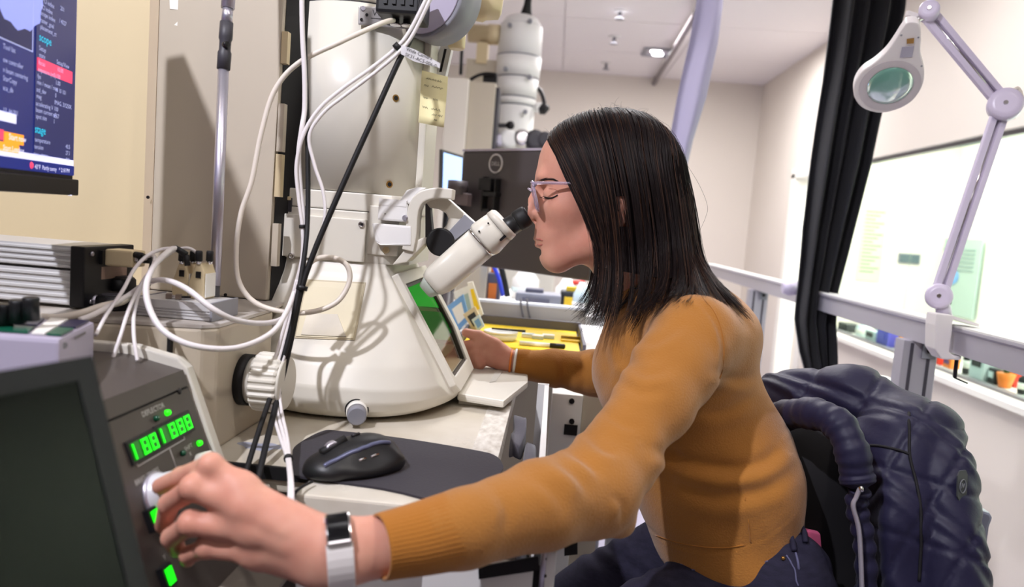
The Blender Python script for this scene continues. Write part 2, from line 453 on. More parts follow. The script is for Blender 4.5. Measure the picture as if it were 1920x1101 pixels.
place('figure', ball((XR + 1.755, (yA + yB_) / 2, (zT + zB) / 2), (.004, .1, .07)), mat('poster_blue', (120, 170, 225), .6), po)
n = P(1705, 485, YB - .012)
pl = thing('room_sign', n, 'small dark grey sign plate on the far office wall seen through the glass', 'sign')
place('plate', box(n + (-.085, -.012, -.035), n + (.085, -.002, .035)), mat('sign_grey', (90, 104, 110), .5), pl)
place('backing', box(n + (-.095, -.0019, -.045), n + (.095, .0115, .045)), MATS['grey_plastic'], pl)
n = P(1636, 440, YB - .006)
nb = thing('paper_notice', n, 'tall pale paper notice with fine print behind the black curtain edge', 'paper')
place('sheet', box(n + (-.1, -.004, -.42), n + (.11, .0055, .26)), mat('paper_pale', (200, 208, 180), .7), nb)
g = G()
for r in range(17): box(n + (-.08, -.0065, .2 - r * .034), n + (.09 - .04 * (r % 3), -.0045, .21 - r * .034), g)
place('print', g, MATS['ink_grey'], nb)
# objects along the sill
mat('c_red', (214, 60, 44), .4); mat('c_orange', (236, 130, 52), .45); mat('c_yellow', (240, 200, 50), .4); mat('c_pink', (232, 90, 140), .4)
mat('c_dark', (44, 46, 48), .4); mat('c_blue', (90, 90, 190), .4); mat('c_green', (70, 110, 80), .5); mat('c_clear', (205, 220, 222), .15); mat('c_violet', (96, 60, 120), .4)
def sill(px, py_top, py_bot, wpx, kind, col, label, cat, acc=None, X=XR + .13):
    b = PX(px, py_bot, X); b[2] = WS + .001
    H_ = PX(px, py_top, X)[2] - WS; w = abs(PX(px + wpx / 2, py_bot, X)[1] - PX(px - wpx / 2, py_bot, X)[1]); w = max(.02, min(w, .25)) * .42; w = min(w, .07)
    H_ = max(H_, .05)
    t = thing(kind, b, label, cat, 'colourful objects on the window sill')
    x, y, z = b
    if kind in ('spray_bottle', 'bottle', 'pink_bottle'):
        place('body', lathe(b, (0, 0, 1), [(0, w * .6), (.01, w * .66), (H_ * .6, w * .66), (H_ * .72, w * .3), (H_ * .78, w * .22)], 16), MATS[col], t)
        place('cap', lathe(b, (0, 0, 1), [(H_ * .77, w * .3), (H_, w * .28)], 12), MATS[acc or 'c_dark'], t)
        place('band', lathe(b, (0, 0, 1), [(H_ * .2, w * .68), (H_ * .45, w * .68)], 16), MATS['label_white'], t)
    elif kind in ('carton', 'file_box', 'device'):
        place('body', box((x - w * .7, y - w, z), (x + w * .7, y + w, z + H_)), MATS[col], t, bevel=.006)
        place('panel', box((x - w * .7 - .004, y - w * .6, z + H_ * .4), (x - w * .7 + .002, y + w * .6, z + H_ * .8)), MATS[acc or 'label_white'], t)
    elif kind == 'photo_frame':
        place('picture', prism([(x, y - w, z), (x, y + w, z), (x + .05, y + w, z + H_), (x + .05, y - w, z + H_)], (.012, 0, 0)), MATS[col], t)
        place('stand', prism([(x + .02, y, z), (x + .09, y, z), (x + .06, y, z + H_ * .7)], (0, .01, 0)), MATS['c_dark'], t)
    elif kind == 'potted_plant':
        place('pot', lathe(b, (0, 0, 1), [(0, w * .5), (H_ * .5, w * .8), (H_ * .52, w * .7)], 16), MATS[acc or 'c_orange'], t)
        g = G()
        for q in range(9):
            a = q * .7; dr_ = np.array([math.cos(a), math.sin(a), 0])
            tube(crom([b + (0, 0, H_ * .45), b + dr_ * w * .4 + (0, 0, H_ * .8), b + dr_ * w * 1.1 + (0, 0, H_ * (.85 + .15 * (q % 2)))], 4), [.008 - .0007 * k for k in range(9)], 5, g)
        place('leaves', g, MATS[col], t)
    return t
sill(1592, 606, 628, 40, 'device', 'c_dark', 'flat black box lying at the far end of the sill', 'box', 'c_dark')
sill(1617, 600, 636, 20, 'bottle', 'c_clear', 'clear small bottle with dark cap beside flat black box', 'bottle')
sill(1637, 592, 640, 18, 'photo_frame', 'c_dark', 'dark framed picture leaning at the middle of the sill', 'picture')
sill(1645, 620, 648, 30, 'carton', 'c_clear', 'grey carton in front of the dark framed picture', 'carton', 'c_dark')
sill(1668, 618, 655, 28, 'file_box', 'c_blue', 'violet-blue upright box beside the orange bottle on the sill', 'box', 'c_blue')
sill(1686, 624, 660, 14, 'bottle', 'c_orange', 'orange bottle just left of the metal post on the sill', 'bottle', 'c_yellow')
sill(1760, 675, 694, 22, 'carton', 'c_red', 'small red carton just right of the metal post', 'carton', 'c_orange')
sill(1782, 684, 702, 18, 'carton', 'c_orange', 'small orange and violet carton beside the red carton', 'carton', 'c_violet')
sill(1812, 642, 712, 20, 'pink_bottle', 'c_dark', 'slim black bottle with pink cap and yellow mark', 'bottle', 'c_pink')
sill(1843, 650, 724, 34, 'file_box', 'c_clear', 'tall pale grey file box with two dark slots', 'box', 'c_dark')
sill(1864, 690, 730, 18, 'carton', 'c_dark', 'dark square tin between the grey file box and the orange pot', 'tin', 'c_clear')
sill(1882, 672, 738, 30, 'potted_plant', 'c_green', 'dark leafed plant in a bright orange pot', 'plant', 'c_orange')
sill(1900, 662, 738, 26, 'carton', 'c_red', 'coral red carton behind the orange potted plant', 'carton', 'c_orange', X=XR + .2)
sill(1916, 690, 752, 24, 'spray_bottle', 'c_dark', 'black round shouldered bottle at the right picture edge', 'bottle', 'c_violet')
# ceiling fittings
dl = P(1232, 97, 6.2); dl = PZ(1232, 97, ZC)
t = thing('ceiling_downlight', dl, 'square recessed twin downlight shining on the white ceiling', 'ceiling light')
x, y, z = dl
g = G()
for a, b in (((-.11, -.13), (.11, -.09)), ((-.11, .09), (.11, .13)), ((-.11, -.09), (-.08, .09)), ((.08, -.09), (.11, .09))): box((x + a[0], y + a[1], z - .012), (x + b[0], y + b[1], z - .0005), g)
place('bezel', g, MATS['grey_plastic'], t)
place('reflector', box((x - .079, y - .089, z - .006), (x + .079, y + .089, z - .001)), MATS['steel'], t)
mat('lamp_glow', (255, 255, 255), .5, emit=14)
for s in (-1, 1): place('bulb', lathe((x + s * .012, y + s * .045, z - .007), (0, 0, -1), [(0, .042), (.006, .042)], 20), MATS['lamp_glow'], t)
tg = None
for i, (px, py) in enumerate(((1163, 20), (1152, 68), (1137, 118))):
    q = PZ(px, py, ZC)
    t = thing('fire_sprinkler', q, ('white ceiling sprinkler head nearest the top edge of the picture', 'middle of the three white ceiling sprinkler heads in a row', 'farthest of three white ceiling sprinkler heads, nearest the back wall')[i], 'sprinkler', 'ceiling sprinkler heads')
    place('flange', lathe(q, (0, 0, -1), [(0.0005, .045), (.008, .04)], 20), MATS['white_paint'], t)
    place('stem', lathe(q, (0, 0, -1), [(.008, .012), (.05, .012)], 10), MATS['grey_plastic'], t)
    place('deflector', lathe(q, (0, 0, -1), [(.05, .03), (.054, .03)], 14), MATS['grey_plastic'], t)
a, b = PZ(1224, 160, ZC - .05), PZ(1318, 5, ZC - .05)
t = thing('curtain_track', b, 'thin dark metal curtain track hung under the white ceiling', 'track')
place('rail', tube([a, b], .022, 8), mat('track_grey', (130, 122, 126), .4, .5), t)
for k in (.05, .5, .95):
    q = a + (b - a) * k; place('hanger', lathe(q, (0, 0, 1), [(.02, .01), (.049, .01)], 8), MATS['track_grey'], t)

# ================================================================== left side: wall monitor, cabinets, boxes
mat('screen_navy', (30, 40, 112), .25, emit=.7); mat('screen_dark', (26, 32, 84), .25, emit=.6); mat('scr_panel', (46, 50, 100), .25, emit=.7)
mat('scr_text', (180, 186, 235), .4, emit=.7); mat('scr_cyan', (20, 200, 235), .4, emit=.9); mat('scr_pink', (245, 70, 110), .4, emit=.9)
mat('scr_orange', (250, 160, 40), .4, emit=.95); mat('scr_blob', (150, 160, 235), .4, emit=.8); mat('scr_white', (225, 225, 255), .4, emit=.9); mat('scr_task', (20, 40, 130), .3, emit=.6)
# plane of the screen: vertical, direction from far edge to near edge
A = P(137, 330, .9)                                 # far lower corner of the picture
u = np.array([-.21, 1.0, 0]); u /= np.linalg.norm(u); nrm = np.cross(u, (0, 0, 1.)); nrm /= np.linalg.norm(nrm)   # facing +X
if nrm[0] < 0: nrm = -nrm
mon = thing('wall_monitor', A - (0, 0, .02), 'large black framed wall monitor showing dark blue software screens at upper left', 'monitor')
Z = np.array([0, 0, 1.]); SW, SH = .33, .34
def mp(s, h, out=0.0): return A - u * s + Z * h + nrm * out      # s = distance from far edge towards the viewer, h = up
place('casing', obox(mp(-.006, -.022, -.03), -u * (SW + .012), Z * (SH + .03), nrm * .028), MATS['black_plastic'], mon, bevel=.003)
place('chin', obox(mp(-.008, -.024, -.032), -u * (SW + .016), Z * .02, nrm * .036), MATS['black_plastic'], mon, bevel=.002)
place('power_light', obox(mp(.012, -.0245, .001), -u * .004, Z * .0012, nrm * .003), MATS['scr_white'], mon)
scr = place('screen', obox(mp(0, 0, -.002), -u * SW, Z * SH, nrm * .002), MATS['screen_navy'], mon)
def sq(name, s0, s1, h0, h1, m, lift=.0006): return place(name, obox(mp(s0, h0, .0001 + lift * .3), -u * (s1 - s0), Z * (h1 - h0), nrm * lift), MATS[m], scr)
# heights by pixel on the far edge
def hh(px, py):
    d = MC @ np.array([(px - IW / 2) / FPX, (IH / 2 - py) / FPX, 1.0]); t = np.dot(A - CAM, nrm) / np.dot(d, nrm); q = CAM + d * t
    return -np.dot(q - A, u), q[2] - A[2]
sq('sidebar', .004, hh(75, 150)[0] + .012, .02, SH, 'scr_panel'); sq('canvas', hh(58, 60)[0], SW - .001, hh(60, 98)[1], SH, 'screen_dark')
s0, h0 = hh(60, 98); g = G(); g.add(obox(mp(s0, h0, .0006), -u * (SW - s0 - .002), Z * .0012, nrm * .0004).v, BF); g.add(obox(mp(s0, h0, .0006), -u * .0012, Z * .2, nrm * .0004).v, BF)
place('canvas_border', g, MATS['scr_text'], scr)
s1, h1 = hh(32, 12); pts = [mp(s1 + .052 * math.cos(a) * (1 + .05 * math.sin(9 * a)), h1 + .012 + .034 * math.sin(a) * (1 + .06 * math.sin(11 * a)), .0005) for a in np.linspace(0, 2 * math.pi, 48, endpoint=False)]
place('sample_image', prism(pts, nrm * .0005), MATS['scr_blob'], scr)
s2, h2 = hh(68, 112); s3, h3 = hh(133, 140); sq('highlight_bar', s3, s2, (h2 + h3) / 2 - .011, (h2 + h3) / 2 + .003, 'scr_pink', .0012)
sq('progress_strip', .003, SW, .012, .019, 'scr_white', .001); sq('task_bar', .001, SW, .0005, .0118, 'scr_task', .001)
sa, ha = hh(3, 262); sq('button', hh(42, 262)[0], hh(6, 262)[0], hh(25, 270)[1], hh(25, 250)[1], 'scr_orange', .001)
sq('button', hh(4, 262)[0], .29, hh(2, 262)[1], hh(2, 243)[1], 'scr_pink', .001); sq('button', hh(33, 286)[0], .29, hh(18, 286)[1], hh(18, 268)[1], 'scr_orange', .001)
sq('input_field', hh(28, 226)[0], .29, hh(18, 230)[1], hh(18, 212)[1], 'scr_white', .001)
def st(px, py, s, size=.0072, m='scr_text'):
    a, b = hh(px, py); text('screen_text', s, mp(a, b, .0018), u, Z, size, MATS[m], scr)
for px, py, s in ((76, 3, 'PCI index'), (73, 15, 'SCI index'), (73, 27, 'scope index'), (72, 40, 'raster_goal'), (72, 53, 'placement_ct'), (110, 18, '201'), (108, 42, '/ 4027'),
                  (70, 93, 'Setup'), (70, 106, 'state'), (103, 119, 'Setup/View'), (69, 120, 'focus'), (104, 133, '10.00'), (68, 133, 'exposure (mS)'), (102, 146, '150'), (67, 146, 'fps'), (101, 158, '1.00'),
                  (66, 157, 'min / mean / max'), (100, 171, '10 10 101'), (65, 171, 'std_dev'), (100, 182, '0'), (65, 183, 'mag'), (99, 195, 'IMAG, 3X250K'), (64, 197, 'accelerating V'), (98, 207, '100'), (64, 209, 'beam current uA'), (97, 220, '6557'), (64, 221, 'spot size'), (97, 231, '1'),
                  (62, 265, 'temperature'), (61, 278, 'tension'), (60, 292, 'tape_status'), (120, 278, '40.5'), (120, 290, '27.1'), (120, 303, 'OK'), (2, 90, 'Tool list'), (2, 115, 'ow controller'), (2, 134, 'n beam centering'), (2, 150, 'StarCopy'), (2, 168, 'aca_db'), (2, 210, '13, 44.001')):
    st(px, py, s)
st(70, 75, 'scope', .0125, 'scr_cyan'); st(62, 248, 'stage', .0125, 'scr_cyan')
text('screen_text', '43°F  Partly sunny   ^ 2:18 PM', mp(hh(62, 311)[0], .003, .0018), u, Z, .0072, MATS['scr_white'], scr)
st(13, 261, 'Start now', .009, 'scr_white'); st(2, 281, 'Start Loading', .008, 'scr_white')
place('weather_icon', ball(mp(hh(56, 309)[0], .0063, .001), (.0015, .004, .004)), MATS['scr_pink'], scr)

# cabinet behind the bench: one paint, warm light and shade put into its faces' colours
cab = thing('instrument_cabinet', P(260, 560, 1.12), 'tall beige instrument cabinet with a chamfered corner behind the microscope column', 'cabinet')
zb, zt = .905, 1.75
x0, x1, x2, x3 = P(60, 300, 1.14)[0] - .35, P(272, 300, 1.14)[0], P(292, 300, 1.11)[0], P(515, 300, 1.09)[0]
g = G(); prism([(x0, 1.14, zb), (x1, 1.14, zb), (x1, 1.5, zb), (x0, 1.5, zb)], (0, 0, zt - zb), g); place('side_panel', g, MATS['cream_warm_lit'], cab)
g = G(); prism([(x1, 1.14, zb), (x2, 1.105, zb), (x2, 1.3, zb), (x1, 1.3, zb)], (0, 0, zt - zb), g); place('corner_strip', g, mat('strip_half_lit', (205, 188, 166), .55), cab)
pt, pb = P(532, 0, 1.09), P(480, 565, 1.05)
ztop = zt; slope = (pt[0] - pb[0]) / (pt[2] - pb[2])
g = G(); prism([(x2, 1.105, zb), (pb[0] + (zb - pb[2]) * slope, 1.09, zb), (pb[0] + (zt - pb[2]) * slope, 1.09, zt), (x2, 1.105, zt)], (0, .16, 0), g); place('front_panel', g, MATS['beige_panel'], cab, bevel=.003)
g = G(); prism([(pb[0] + (zb - pb[2]) * slope + .001, 1.10, zb), (pb[0] + (zb - pb[2]) * slope + .02, 1.15, zb), (pb[0] + (zt - pb[2]) * slope + .02, 1.15, zt), (pb[0] + (zt - pb[2]) * slope + .001, 1.10, zt)], (0, .12, 0), g); place('edge_channel', g, MATS['black_rubber'], cab)
for k, (py0, py1) in enumerate(((60, 120), (195, 285), (290, 370), (420, 500))):
    a, b = P(548 - py0 * .05, py0, 1.09), P(548 - py1 * .05, py1, 1.09)
    xx = (a[0] + b[0]) / 2 - .012
    place('edge_clip', box((xx, 1.088, b[2]), (xx + .009, 1.1, a[2])), MATS['gold_cream' if k % 2 == 0 else 'beige_panel'], cab)
for px, py in ((278, 370), (423, 553)): place('screw_hole', lathe(P(px, py, 1.104 if px < 300 else 1.088), (0, -1, 0), [(0, .0025), (.0015, .0025)], 10), MATS['dark_metal'], cab)
# masking tape scraps on the panel
for i, q in enumerate((((318, -6), (336, -4), (348, 20), (319, 17)), ((340, 34), (345, 38), (340, 51), (327, 47)))):
    g = prism([P(a, b, 1.1035) for a, b in q], (0, -.0008, 0)); tag(place('tape_scrap', g, MATS['label_white'], None), ('larger torn piece of white tape on the beige cabinet panel', 'smaller torn piece of white tape below the larger one')[i], 'tape', 'tape scraps on the cabinet')

# bench block (left console of the microscope)
bl = thing('console_block', (-.6, .95, .75), 'beige painted console block beside the microscope with worn top', 'console')
XB = -.386
g = G(); prism([(-.60, .80, .75), (-.40, .835, .75), (XB, .852, .75), (XB, 1.02, .75), (-1.05, 1.02, .75), (-1.05, .80, .75)], (0, 0, .15), g); place('body', g, MATS['block_paint'], bl, bevel=.004)
mat('worn_top', (206, 200, 194), .35, var=.25, vscale=14, stretch=(1, .3, 1), rgb2=(150, 140, 128))
g = G(); prism([(-.60, .80, .9), (-.40, .835, .9), (XB, .852, .9), (XB, 1.02, .9), (-.41, 1.16, .9), (-1.05, 1.16, .9), (-1.05, .80, .9)], (0, 0, .004), g); place('top_plate', g, MATS['worn_top'], bl)
q = P(313, 655, .82); place('slot', box((q[0] - .002, .795 + (q[0] + .6) * .175 - .001, .76), (q[0] + .002, .83, q[2] + .016)), MATS['black_rubber'], bl)
# ribbed adjusting knob on the block's right face
kc = np.array([XB, .925, 1.05 - (722 - 378) / 1400 * .925])
kn = thing('ribbed_knob', kc, 'large cream ribbed adjusting knob on the console beside the microscope', 'knob')
place('seat_ring', lathe(kc, (1, 0, 0), [(0.0005, .033), (.012, .033)], 36), MATS['black_rubber'], kn)
place('collar', lathe(kc, (1, 0, 0), [(.012, .03), (.02, .03)], 36), MATS['cream_paint'], kn)
g = G(); v = []; n = 96
for (t, r0) in ((.02, .036), (.022, .038), (.052, .038), (.055, .036)):
    for k in range(n): rr = r0 if k % 4 < 2 else r0 - .0022; a = 2 * math.pi * k / n; v.append(kc + (t, rr * math.cos(a), rr * math.sin(a)))
g.add(v, [(i * n + k, i * n + (k + 1) % n, (i + 1) * n + (k + 1) % n, (i + 1) * n + k) for i in range(3) for k in range(n)] + [tuple(range(3 * n, 4 * n))])
place('grip', g, MATS['cream_paint'], kn)
place('face', lathe(kc, (1, 0, 0), [(.055, .0345), (.058, .034), (.0585, .033)], 40), MATS['cream_paint'], kn)

# telescopic steel pole
t = thing('telescopic_pole', P(400, 590, .93), 'slim telescopic steel pole with black joint standing on the console block', 'pole')
pa, pm, pj, pt_ = P(401, 590, .93), P(419, 130, .96), P(425, 42, .965), P(440, -160, .985)
pa[2] = .905
place('foot', tube([pa, pa + (pm - pa) * .115], .0062, 14), MATS['dark_grey'], t)
place('lower_rod', tube([pa + (pm - pa) * .11, pm], .0068, 16), MATS['steel'], t)
place('joint', tube([pm - (pj - pm) * .0, pm + (pj - pm) * .35, pm + (pj - pm) * .4, pm + (pj - pm) * .6, pm + (pj - pm) * .65, pj], [.0082, .0085, .0072, .0072, .0085, .0082], 16), MATS['dark_grey'], t)
place('joint_screw', lathe(pm + (pj - pm) * .5 + (.002, -.006, 0), (1, -.6, 0), [(0, .004), (.006, .004)], 10), MATS['dark_metal'], t)
place('upper_rod', tube([pj, pj + (pt_ - pj) * .13], .0068, 16), MATS['steel'], t)
place('upper_sleeve', tube([pj + (pt_ - pj) * .13, pt_], .0085, 16), MATS['steel'], t)

# aluminium controller with black end plate
zb = .905
a0 = P(-130, 575, .89); a1 = P(133, 580, .87)
ctl = thing('aluminium_controller', (a1[0] - .12, .93, zb), 'ribbed aluminium controller box with black end plate under the wall monitor', 'controller')
XE = a1[0]; YC = .87; ZT = P(133, 462, .87)[2]; DEP = .10
zm = P(133, 506, .87)[2]
def ribbed(z0, z1, n):
    prof = [(YC, z0)]
    for i in range(n):
        h = (z1 - z0) / n
        prof += [(YC, z0 + h * (i + .12)), (YC - .0022, z0 + h * (i + .2)), (YC - .0022, z0 + h * (i + .5)), (YC, z0 + h * (i + .62))]
    prof += [(YC, z1), (YC + DEP, z1), (YC + DEP, z0)]
    return prism([(XE - .30, y, z) for y, z in prof], (.30, 0, 0))
place('lower_body', ribbed(zb + .003, zm - .0015, 5), MATS['brushed_alu'], ctl); place('upper_body', ribbed(zm + .0015, ZT, 4), MATS['brushed_alu'], ctl)
place('end_plate', box((XE, YC - .004, zb + .001), (XE + .018, YC + DEP + .002, ZT + .001)), MATS['black_plastic'], ctl, bevel=.002)
for dy in (.01, .09):
    for z in (zb + .008, ZT - .008): place('screw', lathe((XE + .018, YC + dy, z), (1, 0, 0), [(0, .003), (.0015, .003), (.002, .0022)], 12), MATS['steel'], ctl)
place('rating_label', box((XE + .0181, YC + .03, zb + .034), (XE + .0188, YC + .085, zb + .05)), mat('label_brown', (150, 125, 112), .25), ctl)
hood = thing('serial_connector', (XE + .03, YC + .05, ZT - .03), 'beige metal connector hood plugged into the aluminium controller', 'connector')
hz = P(200, 482, .9)[2]
place('shell', box((XE + .022, YC + .03, hz - .011), (XE + .058, YC + .06, hz + .010)), MATS['gold_cream'], hood, bevel=.0025)
place('base', box((XE + .0182, YC + .025, hz - .009), (XE + .0225, YC + .066, hz + .008)), MATS['black_plastic'], hood)
for dy in (.037, .05):
    place('collar', lathe((XE + .058, YC + dy, hz), (1, 0, -.1), [(0, .0055), (.006, .0055)], 14), MATS['chrome'], hood)
    place('strain_relief', lathe((XE + .064, YC + dy, hz), (1, 0, -.1), [(0, .0045), (.016, .003)], 12), MATS['black_rubber'], hood)
# round black connectors under it
for i, (px, py, Y, r) in enumerate(((212, 546, .89, .019), (228, 534, .94, .017))):
    q = P(px, py, Y); q[2] = (.905, .9225)[i] + 0.0
    t = thing('round_connector', q, ('round black connector plug lying against the controller end plate, lower and nearer', 'round black connector plug behind the lower nearer one')[i], 'connector', 'round black connector plugs')
    place('body', lathe(q, (0, 0, 1), [(0, r), (.003, r * 1.02), (.014, r), (.017, r * .85)], 28), MATS['black_plastic'], t)
    place('cap_ring', lathe(q, (0, 0, 1), [(.017, r * .7), (.0185, r * .66)], 24), MATS['dark_grey'], t)
    place('shell', lathe(q + (-r * .9, 0, .0085), (-1, 0, 0), [(0, .007), (.012, .007)], 12), MATS['steel'], t)

# small ribbed box with cream coax adaptors
b0, b1 = P(247, 600, .86), P(397, 596, .86)
XS0, XS1, YS = b0[0], b1[0], .862
zt_ = P(330, 565, .86)[2]
sb = thing('junction_box', ((XS0 + XS1) / 2, YS + .03, .905), 'small flat ribbed aluminium junction box on the console block', 'box')
prof = [(YS, .905)]
H_ = zt_ - .905
for i in range(3): prof += [(YS, .905 + H_ * (.12 + i * .16)), (YS + .0016, .905 + H_ * (.14 + i * .16)), (YS + .0016, .905 + H_ * (.2 + i * .16)), (YS, .905 + H_ * (.22 + i * .16))]
prof += [(YS, zt_), (YS + .07, zt_), (YS + .07, .905)]
place('body', prism([(XS0 + .003, y, z) for y, z in prof], (XS1 - XS0 - .006, 0, 0)), MATS['brushed_alu'], sb)
for x in (XS0, XS1 - .003): place('end_cap', box((x, YS - .001, .9045), (x + .003, YS + .071, zt_ + .001)), MATS['grey_plastic'], sb)
place('screw', lathe((XS0 + .0045, YS - .0005, .908), (0, -1, 0), [(0, .002), (.001, .002)], 10), MATS['steel'], sb)
labs = ['cream coax adaptor block with black caps, left of the pair on the junction box', 'cream coax adaptor block with black caps, right of the pair next to the pole']
for i, px in enumerate((347, 378)):
    q = P(px, 556, .90); q[2] = zt_ + .0005
    t = thing('coax_adaptor', q, labs[i], 'adaptor', 'coax adaptors on the junction box')
    top = P(px, 512, .90)[2]
    place('body', prism([q + (-.013, -.008, 0), q + (.0065, -.008, 0), q + (.0065, -.008, top - q[2]), q + (.002, -.008, top - q[2] + .012), q + (-.0055, -.008, top - q[2] + .012), q + (-.013, -.008, top - q[2] - .012)], (0, .03, 0)), MATS['gold_cream'], t, bevel=.001)
    place('face_plate', box(q + (.0068, -.006, .002), q + (.0078, .02, top - q[2])), MATS['label_white'], t)
    for k, dx in enumerate((-.002, .006)):
        c = np.array([q[0] + dx, .893 + k * .012, top + .0115]); place('collar', lathe(c, (0, 0, 1), [(0, .0035), (.004, .0035)], 12), MATS['chrome'], t)
        place('cap', lathe(c + (0, 0, .004), (0, 0, 1), [(0, .0045), (.011, .0042), (.0125, .0035)], 14), MATS['black_rubber'], t)
    place('switch', box(q + (-.004, -.0095, .026), q + (.002, -.008, .034)), MATS['dark_metal'], t)
for i, (px, py) in enumerate(((322, 556), (340, 559))):
    q = P(px, py, .875); q[2] = zt_ + .001
    t = thing('usb_plug', q, ('metal cable plug lying on the junction box, left one', 'metal cable plug lying on the junction box, right one')[i], 'plug', 'metal plugs on the junction box')
    d = np.array([.9, .35, 0]); e = np.array([-.35, .9, 0])
    place('shell', obox(q, d * .011, e * .009, (0, 0, .004)), MATS['chrome'], t); place('grip', obox(q - d * .007 - e * .001 + (0, 0, -.0005), d * .007, e * .011, (0, 0, .0055)), mat('plug_brown' + 'ab'[i], (120, 105, 95), .4), t)

# white control box with black knobs at the left edge (close to the lens)
wb_ = thing('knob_box', (-.5, .63, .76), 'pale lilac-white sloped control box with black knobs at the left edge', 'control box')
yA = .62
pA, pB, pC, pD = P(-60, 625, yA), P(112, 636, yA), P(178, 603, .74), P(-60, 590, .74)
mat('lilac_white', (176, 168, 188), .45)
top = [pA, pB, pC, pD]
g = G(); n = 4; lowz = .76; v = top + [np.array([p[0], p[1], lowz]) for p in top]
g.add(v, [(0, 1, 2, 3), (0, 4, 5, 1), (1, 5, 6, 2), (2, 6, 7, 3), (3, 7, 4, 0), (4, 7, 6, 5)])
place('body', g, MATS['lilac_white'], wb_, bevel=.004)
def tp(a, b): return (pA + (pB - pA) * a) * (1 - b) + (pD + (pC - pD) * a) * b + np.array([0, 0, .0008])
mat('deep_green', (12, 84, 62), .3); mat('deep_navy', (38, 36, 66), .3)
for a0_, a1_, b0_, b1_, m in ((0, .62, .12, .42, 'deep_green'), (0, .62, .5, .9, 'deep_navy'), (.66, .8, .1, .95, 'label_white'), (.82, .97, .1, .45, 'deep_green'), (.82, .97, .5, .93, 'deep_navy')):
    place('key_panel', prism([tp(a0_, b0_), tp(a1_, b0_), tp(a1_, b1_), tp(a0_, b1_)], (0, 0, .0015)), MATS[m], wb_)
for px, py in ((8, 604), (33, 597), (58, 592)):
    q = P(px, py, .66); kb = place('knob', lathe(q, (.02, -.05, 1), [(-.004, .0075), (.012, .0068), (.0165, .0072), (.0175, .006)], 18), MATS['black_plastic'], wb_)
place('side_text', prism([P(140, 632, .66), P(160, 622, .7), P(160, 626, .7), P(140, 636, .66)], (.0005, 0, 0)), MATS['ink_grey'], wb_)
place('screw', lathe(P(120, 648, .632), (1, -.3, 0), [(0, .003), (.001, .003)], 10), MATS['grey_plastic'], wb_)

# ================================================================== control console with green displays
yF, yN = .785, .30
A = P(345, 692, yF); B = P(402, 858, yF); S = B - A; S[1] = 0; SL = np.linalg.norm(S); S /= SL; N = np.array([-S[2], 0, S[0]])
if N[0] < 0: N = -N
Yv = np.array([0, 1., 0])
def cp(px, py, out=0.0):
    d = MC @ np.array([(px - IW / 2) / FPX, (IH / 2 - py) / FPX, 1.0]); t = np.dot(A - CAM, N) / np.dot(d, N); return CAM + d * t + N * out
con = thing('control_console', (A[0] - .05, .55, .75), 'brown fronted control console with green digital displays and white side plate', 'console')
zt = A[2]; LEN = (A[2] - .60) / -S[2]; bot = A + S * LEN
prof = [A, A + S * LEN, A + S * LEN + np.array([-.3, 0, 0]), A + np.array([-.22, 0, .012]), A + np.array([-.06, 0, .012])]
place('body', prism([p * (1, 0, 1) + (0, yN, 0) for p in prof], (0, yF - yN - .004, 0)), MATS['panel_brown'], con)
# thick white side plate at the far end, slightly proud
pr2 = [A + N * .006 + S * .0, A + S * LEN + N * .006, A + S * LEN + (-.31, 0, 0), A + (-.24, 0, .022), A + (-.055, 0, .022), A + (-.006, 0, .012)]
place('side_plate', prism([p * (1, 0, 1) + (0, yF - .004, 0) for p in pr2], (0, .014, 0)), MATS['cream_paint'], con, bevel=.002)
# front plate with its seam
def onp(y0, y1, s0, s1, m, name, th=.0012, off=.0003):
    o = A * (1, 0, 1) + S * s0 + N * off + (0, y0, 0); return place(name, obox(o, (0, y1 - y0, 0), S * (s1 - s0), N * th), MATS[m], con)
onp(yN + .001, yF - .008, .0, .018, 'panel_brown', 'upper_trim', .003)
onp(yN + .001, yF - .008, .0205, LEN - .002, 'panel_brown', 'front_plate', .002)
onp(yN + .001, yF - .008, .0181, .0204, 'black_rubber', 'seam', .0005)
def py_s(px, py): q = cp(px, py); return q[1], np.dot(q - A, S)
SF = -S      # up on the panel
y, s = py_s(332, 735); place('screw', lathe(cp(332, 735, .002), N, [(0, .0035), (.0015, .0035), (.002, .002)], 12), MATS['dark_metal'], con)
text('panel_text', 'DEFLECTOR', cp(263, 784, .0026), Yv, SF, .0075, MATS['silver_print'], con)
text('panel_text', 'BRIGHTNESS', cp(250, 913, .0026), Yv, SF, .0072, MATS['silver_print'], con)
text('panel_text', 'SHIFT', cp(343, 848, .0026), Yv, SF, .0065, MATS['silver_print'], con); text('panel_text', 'X', cp(352, 857, .0026), Yv, SF, .006, MATS['silver_print'], con)
text('panel_text', 'Y', cp(303, 1053, .0026), Yv, SF, .007, MATS['silver_print'], con)
for px, py, m in ((308, 776, 'led_green'), (287, 787, 'led_dark'), (368, 833, 'led_green'), (337, 852, 'led_dark')):
    place('indicator', lathe(cp(px, py, .002), N, [(0, .0032), (.003, .003), (.0045, .0022), (.005, .001)], 14), MATS[m], con)
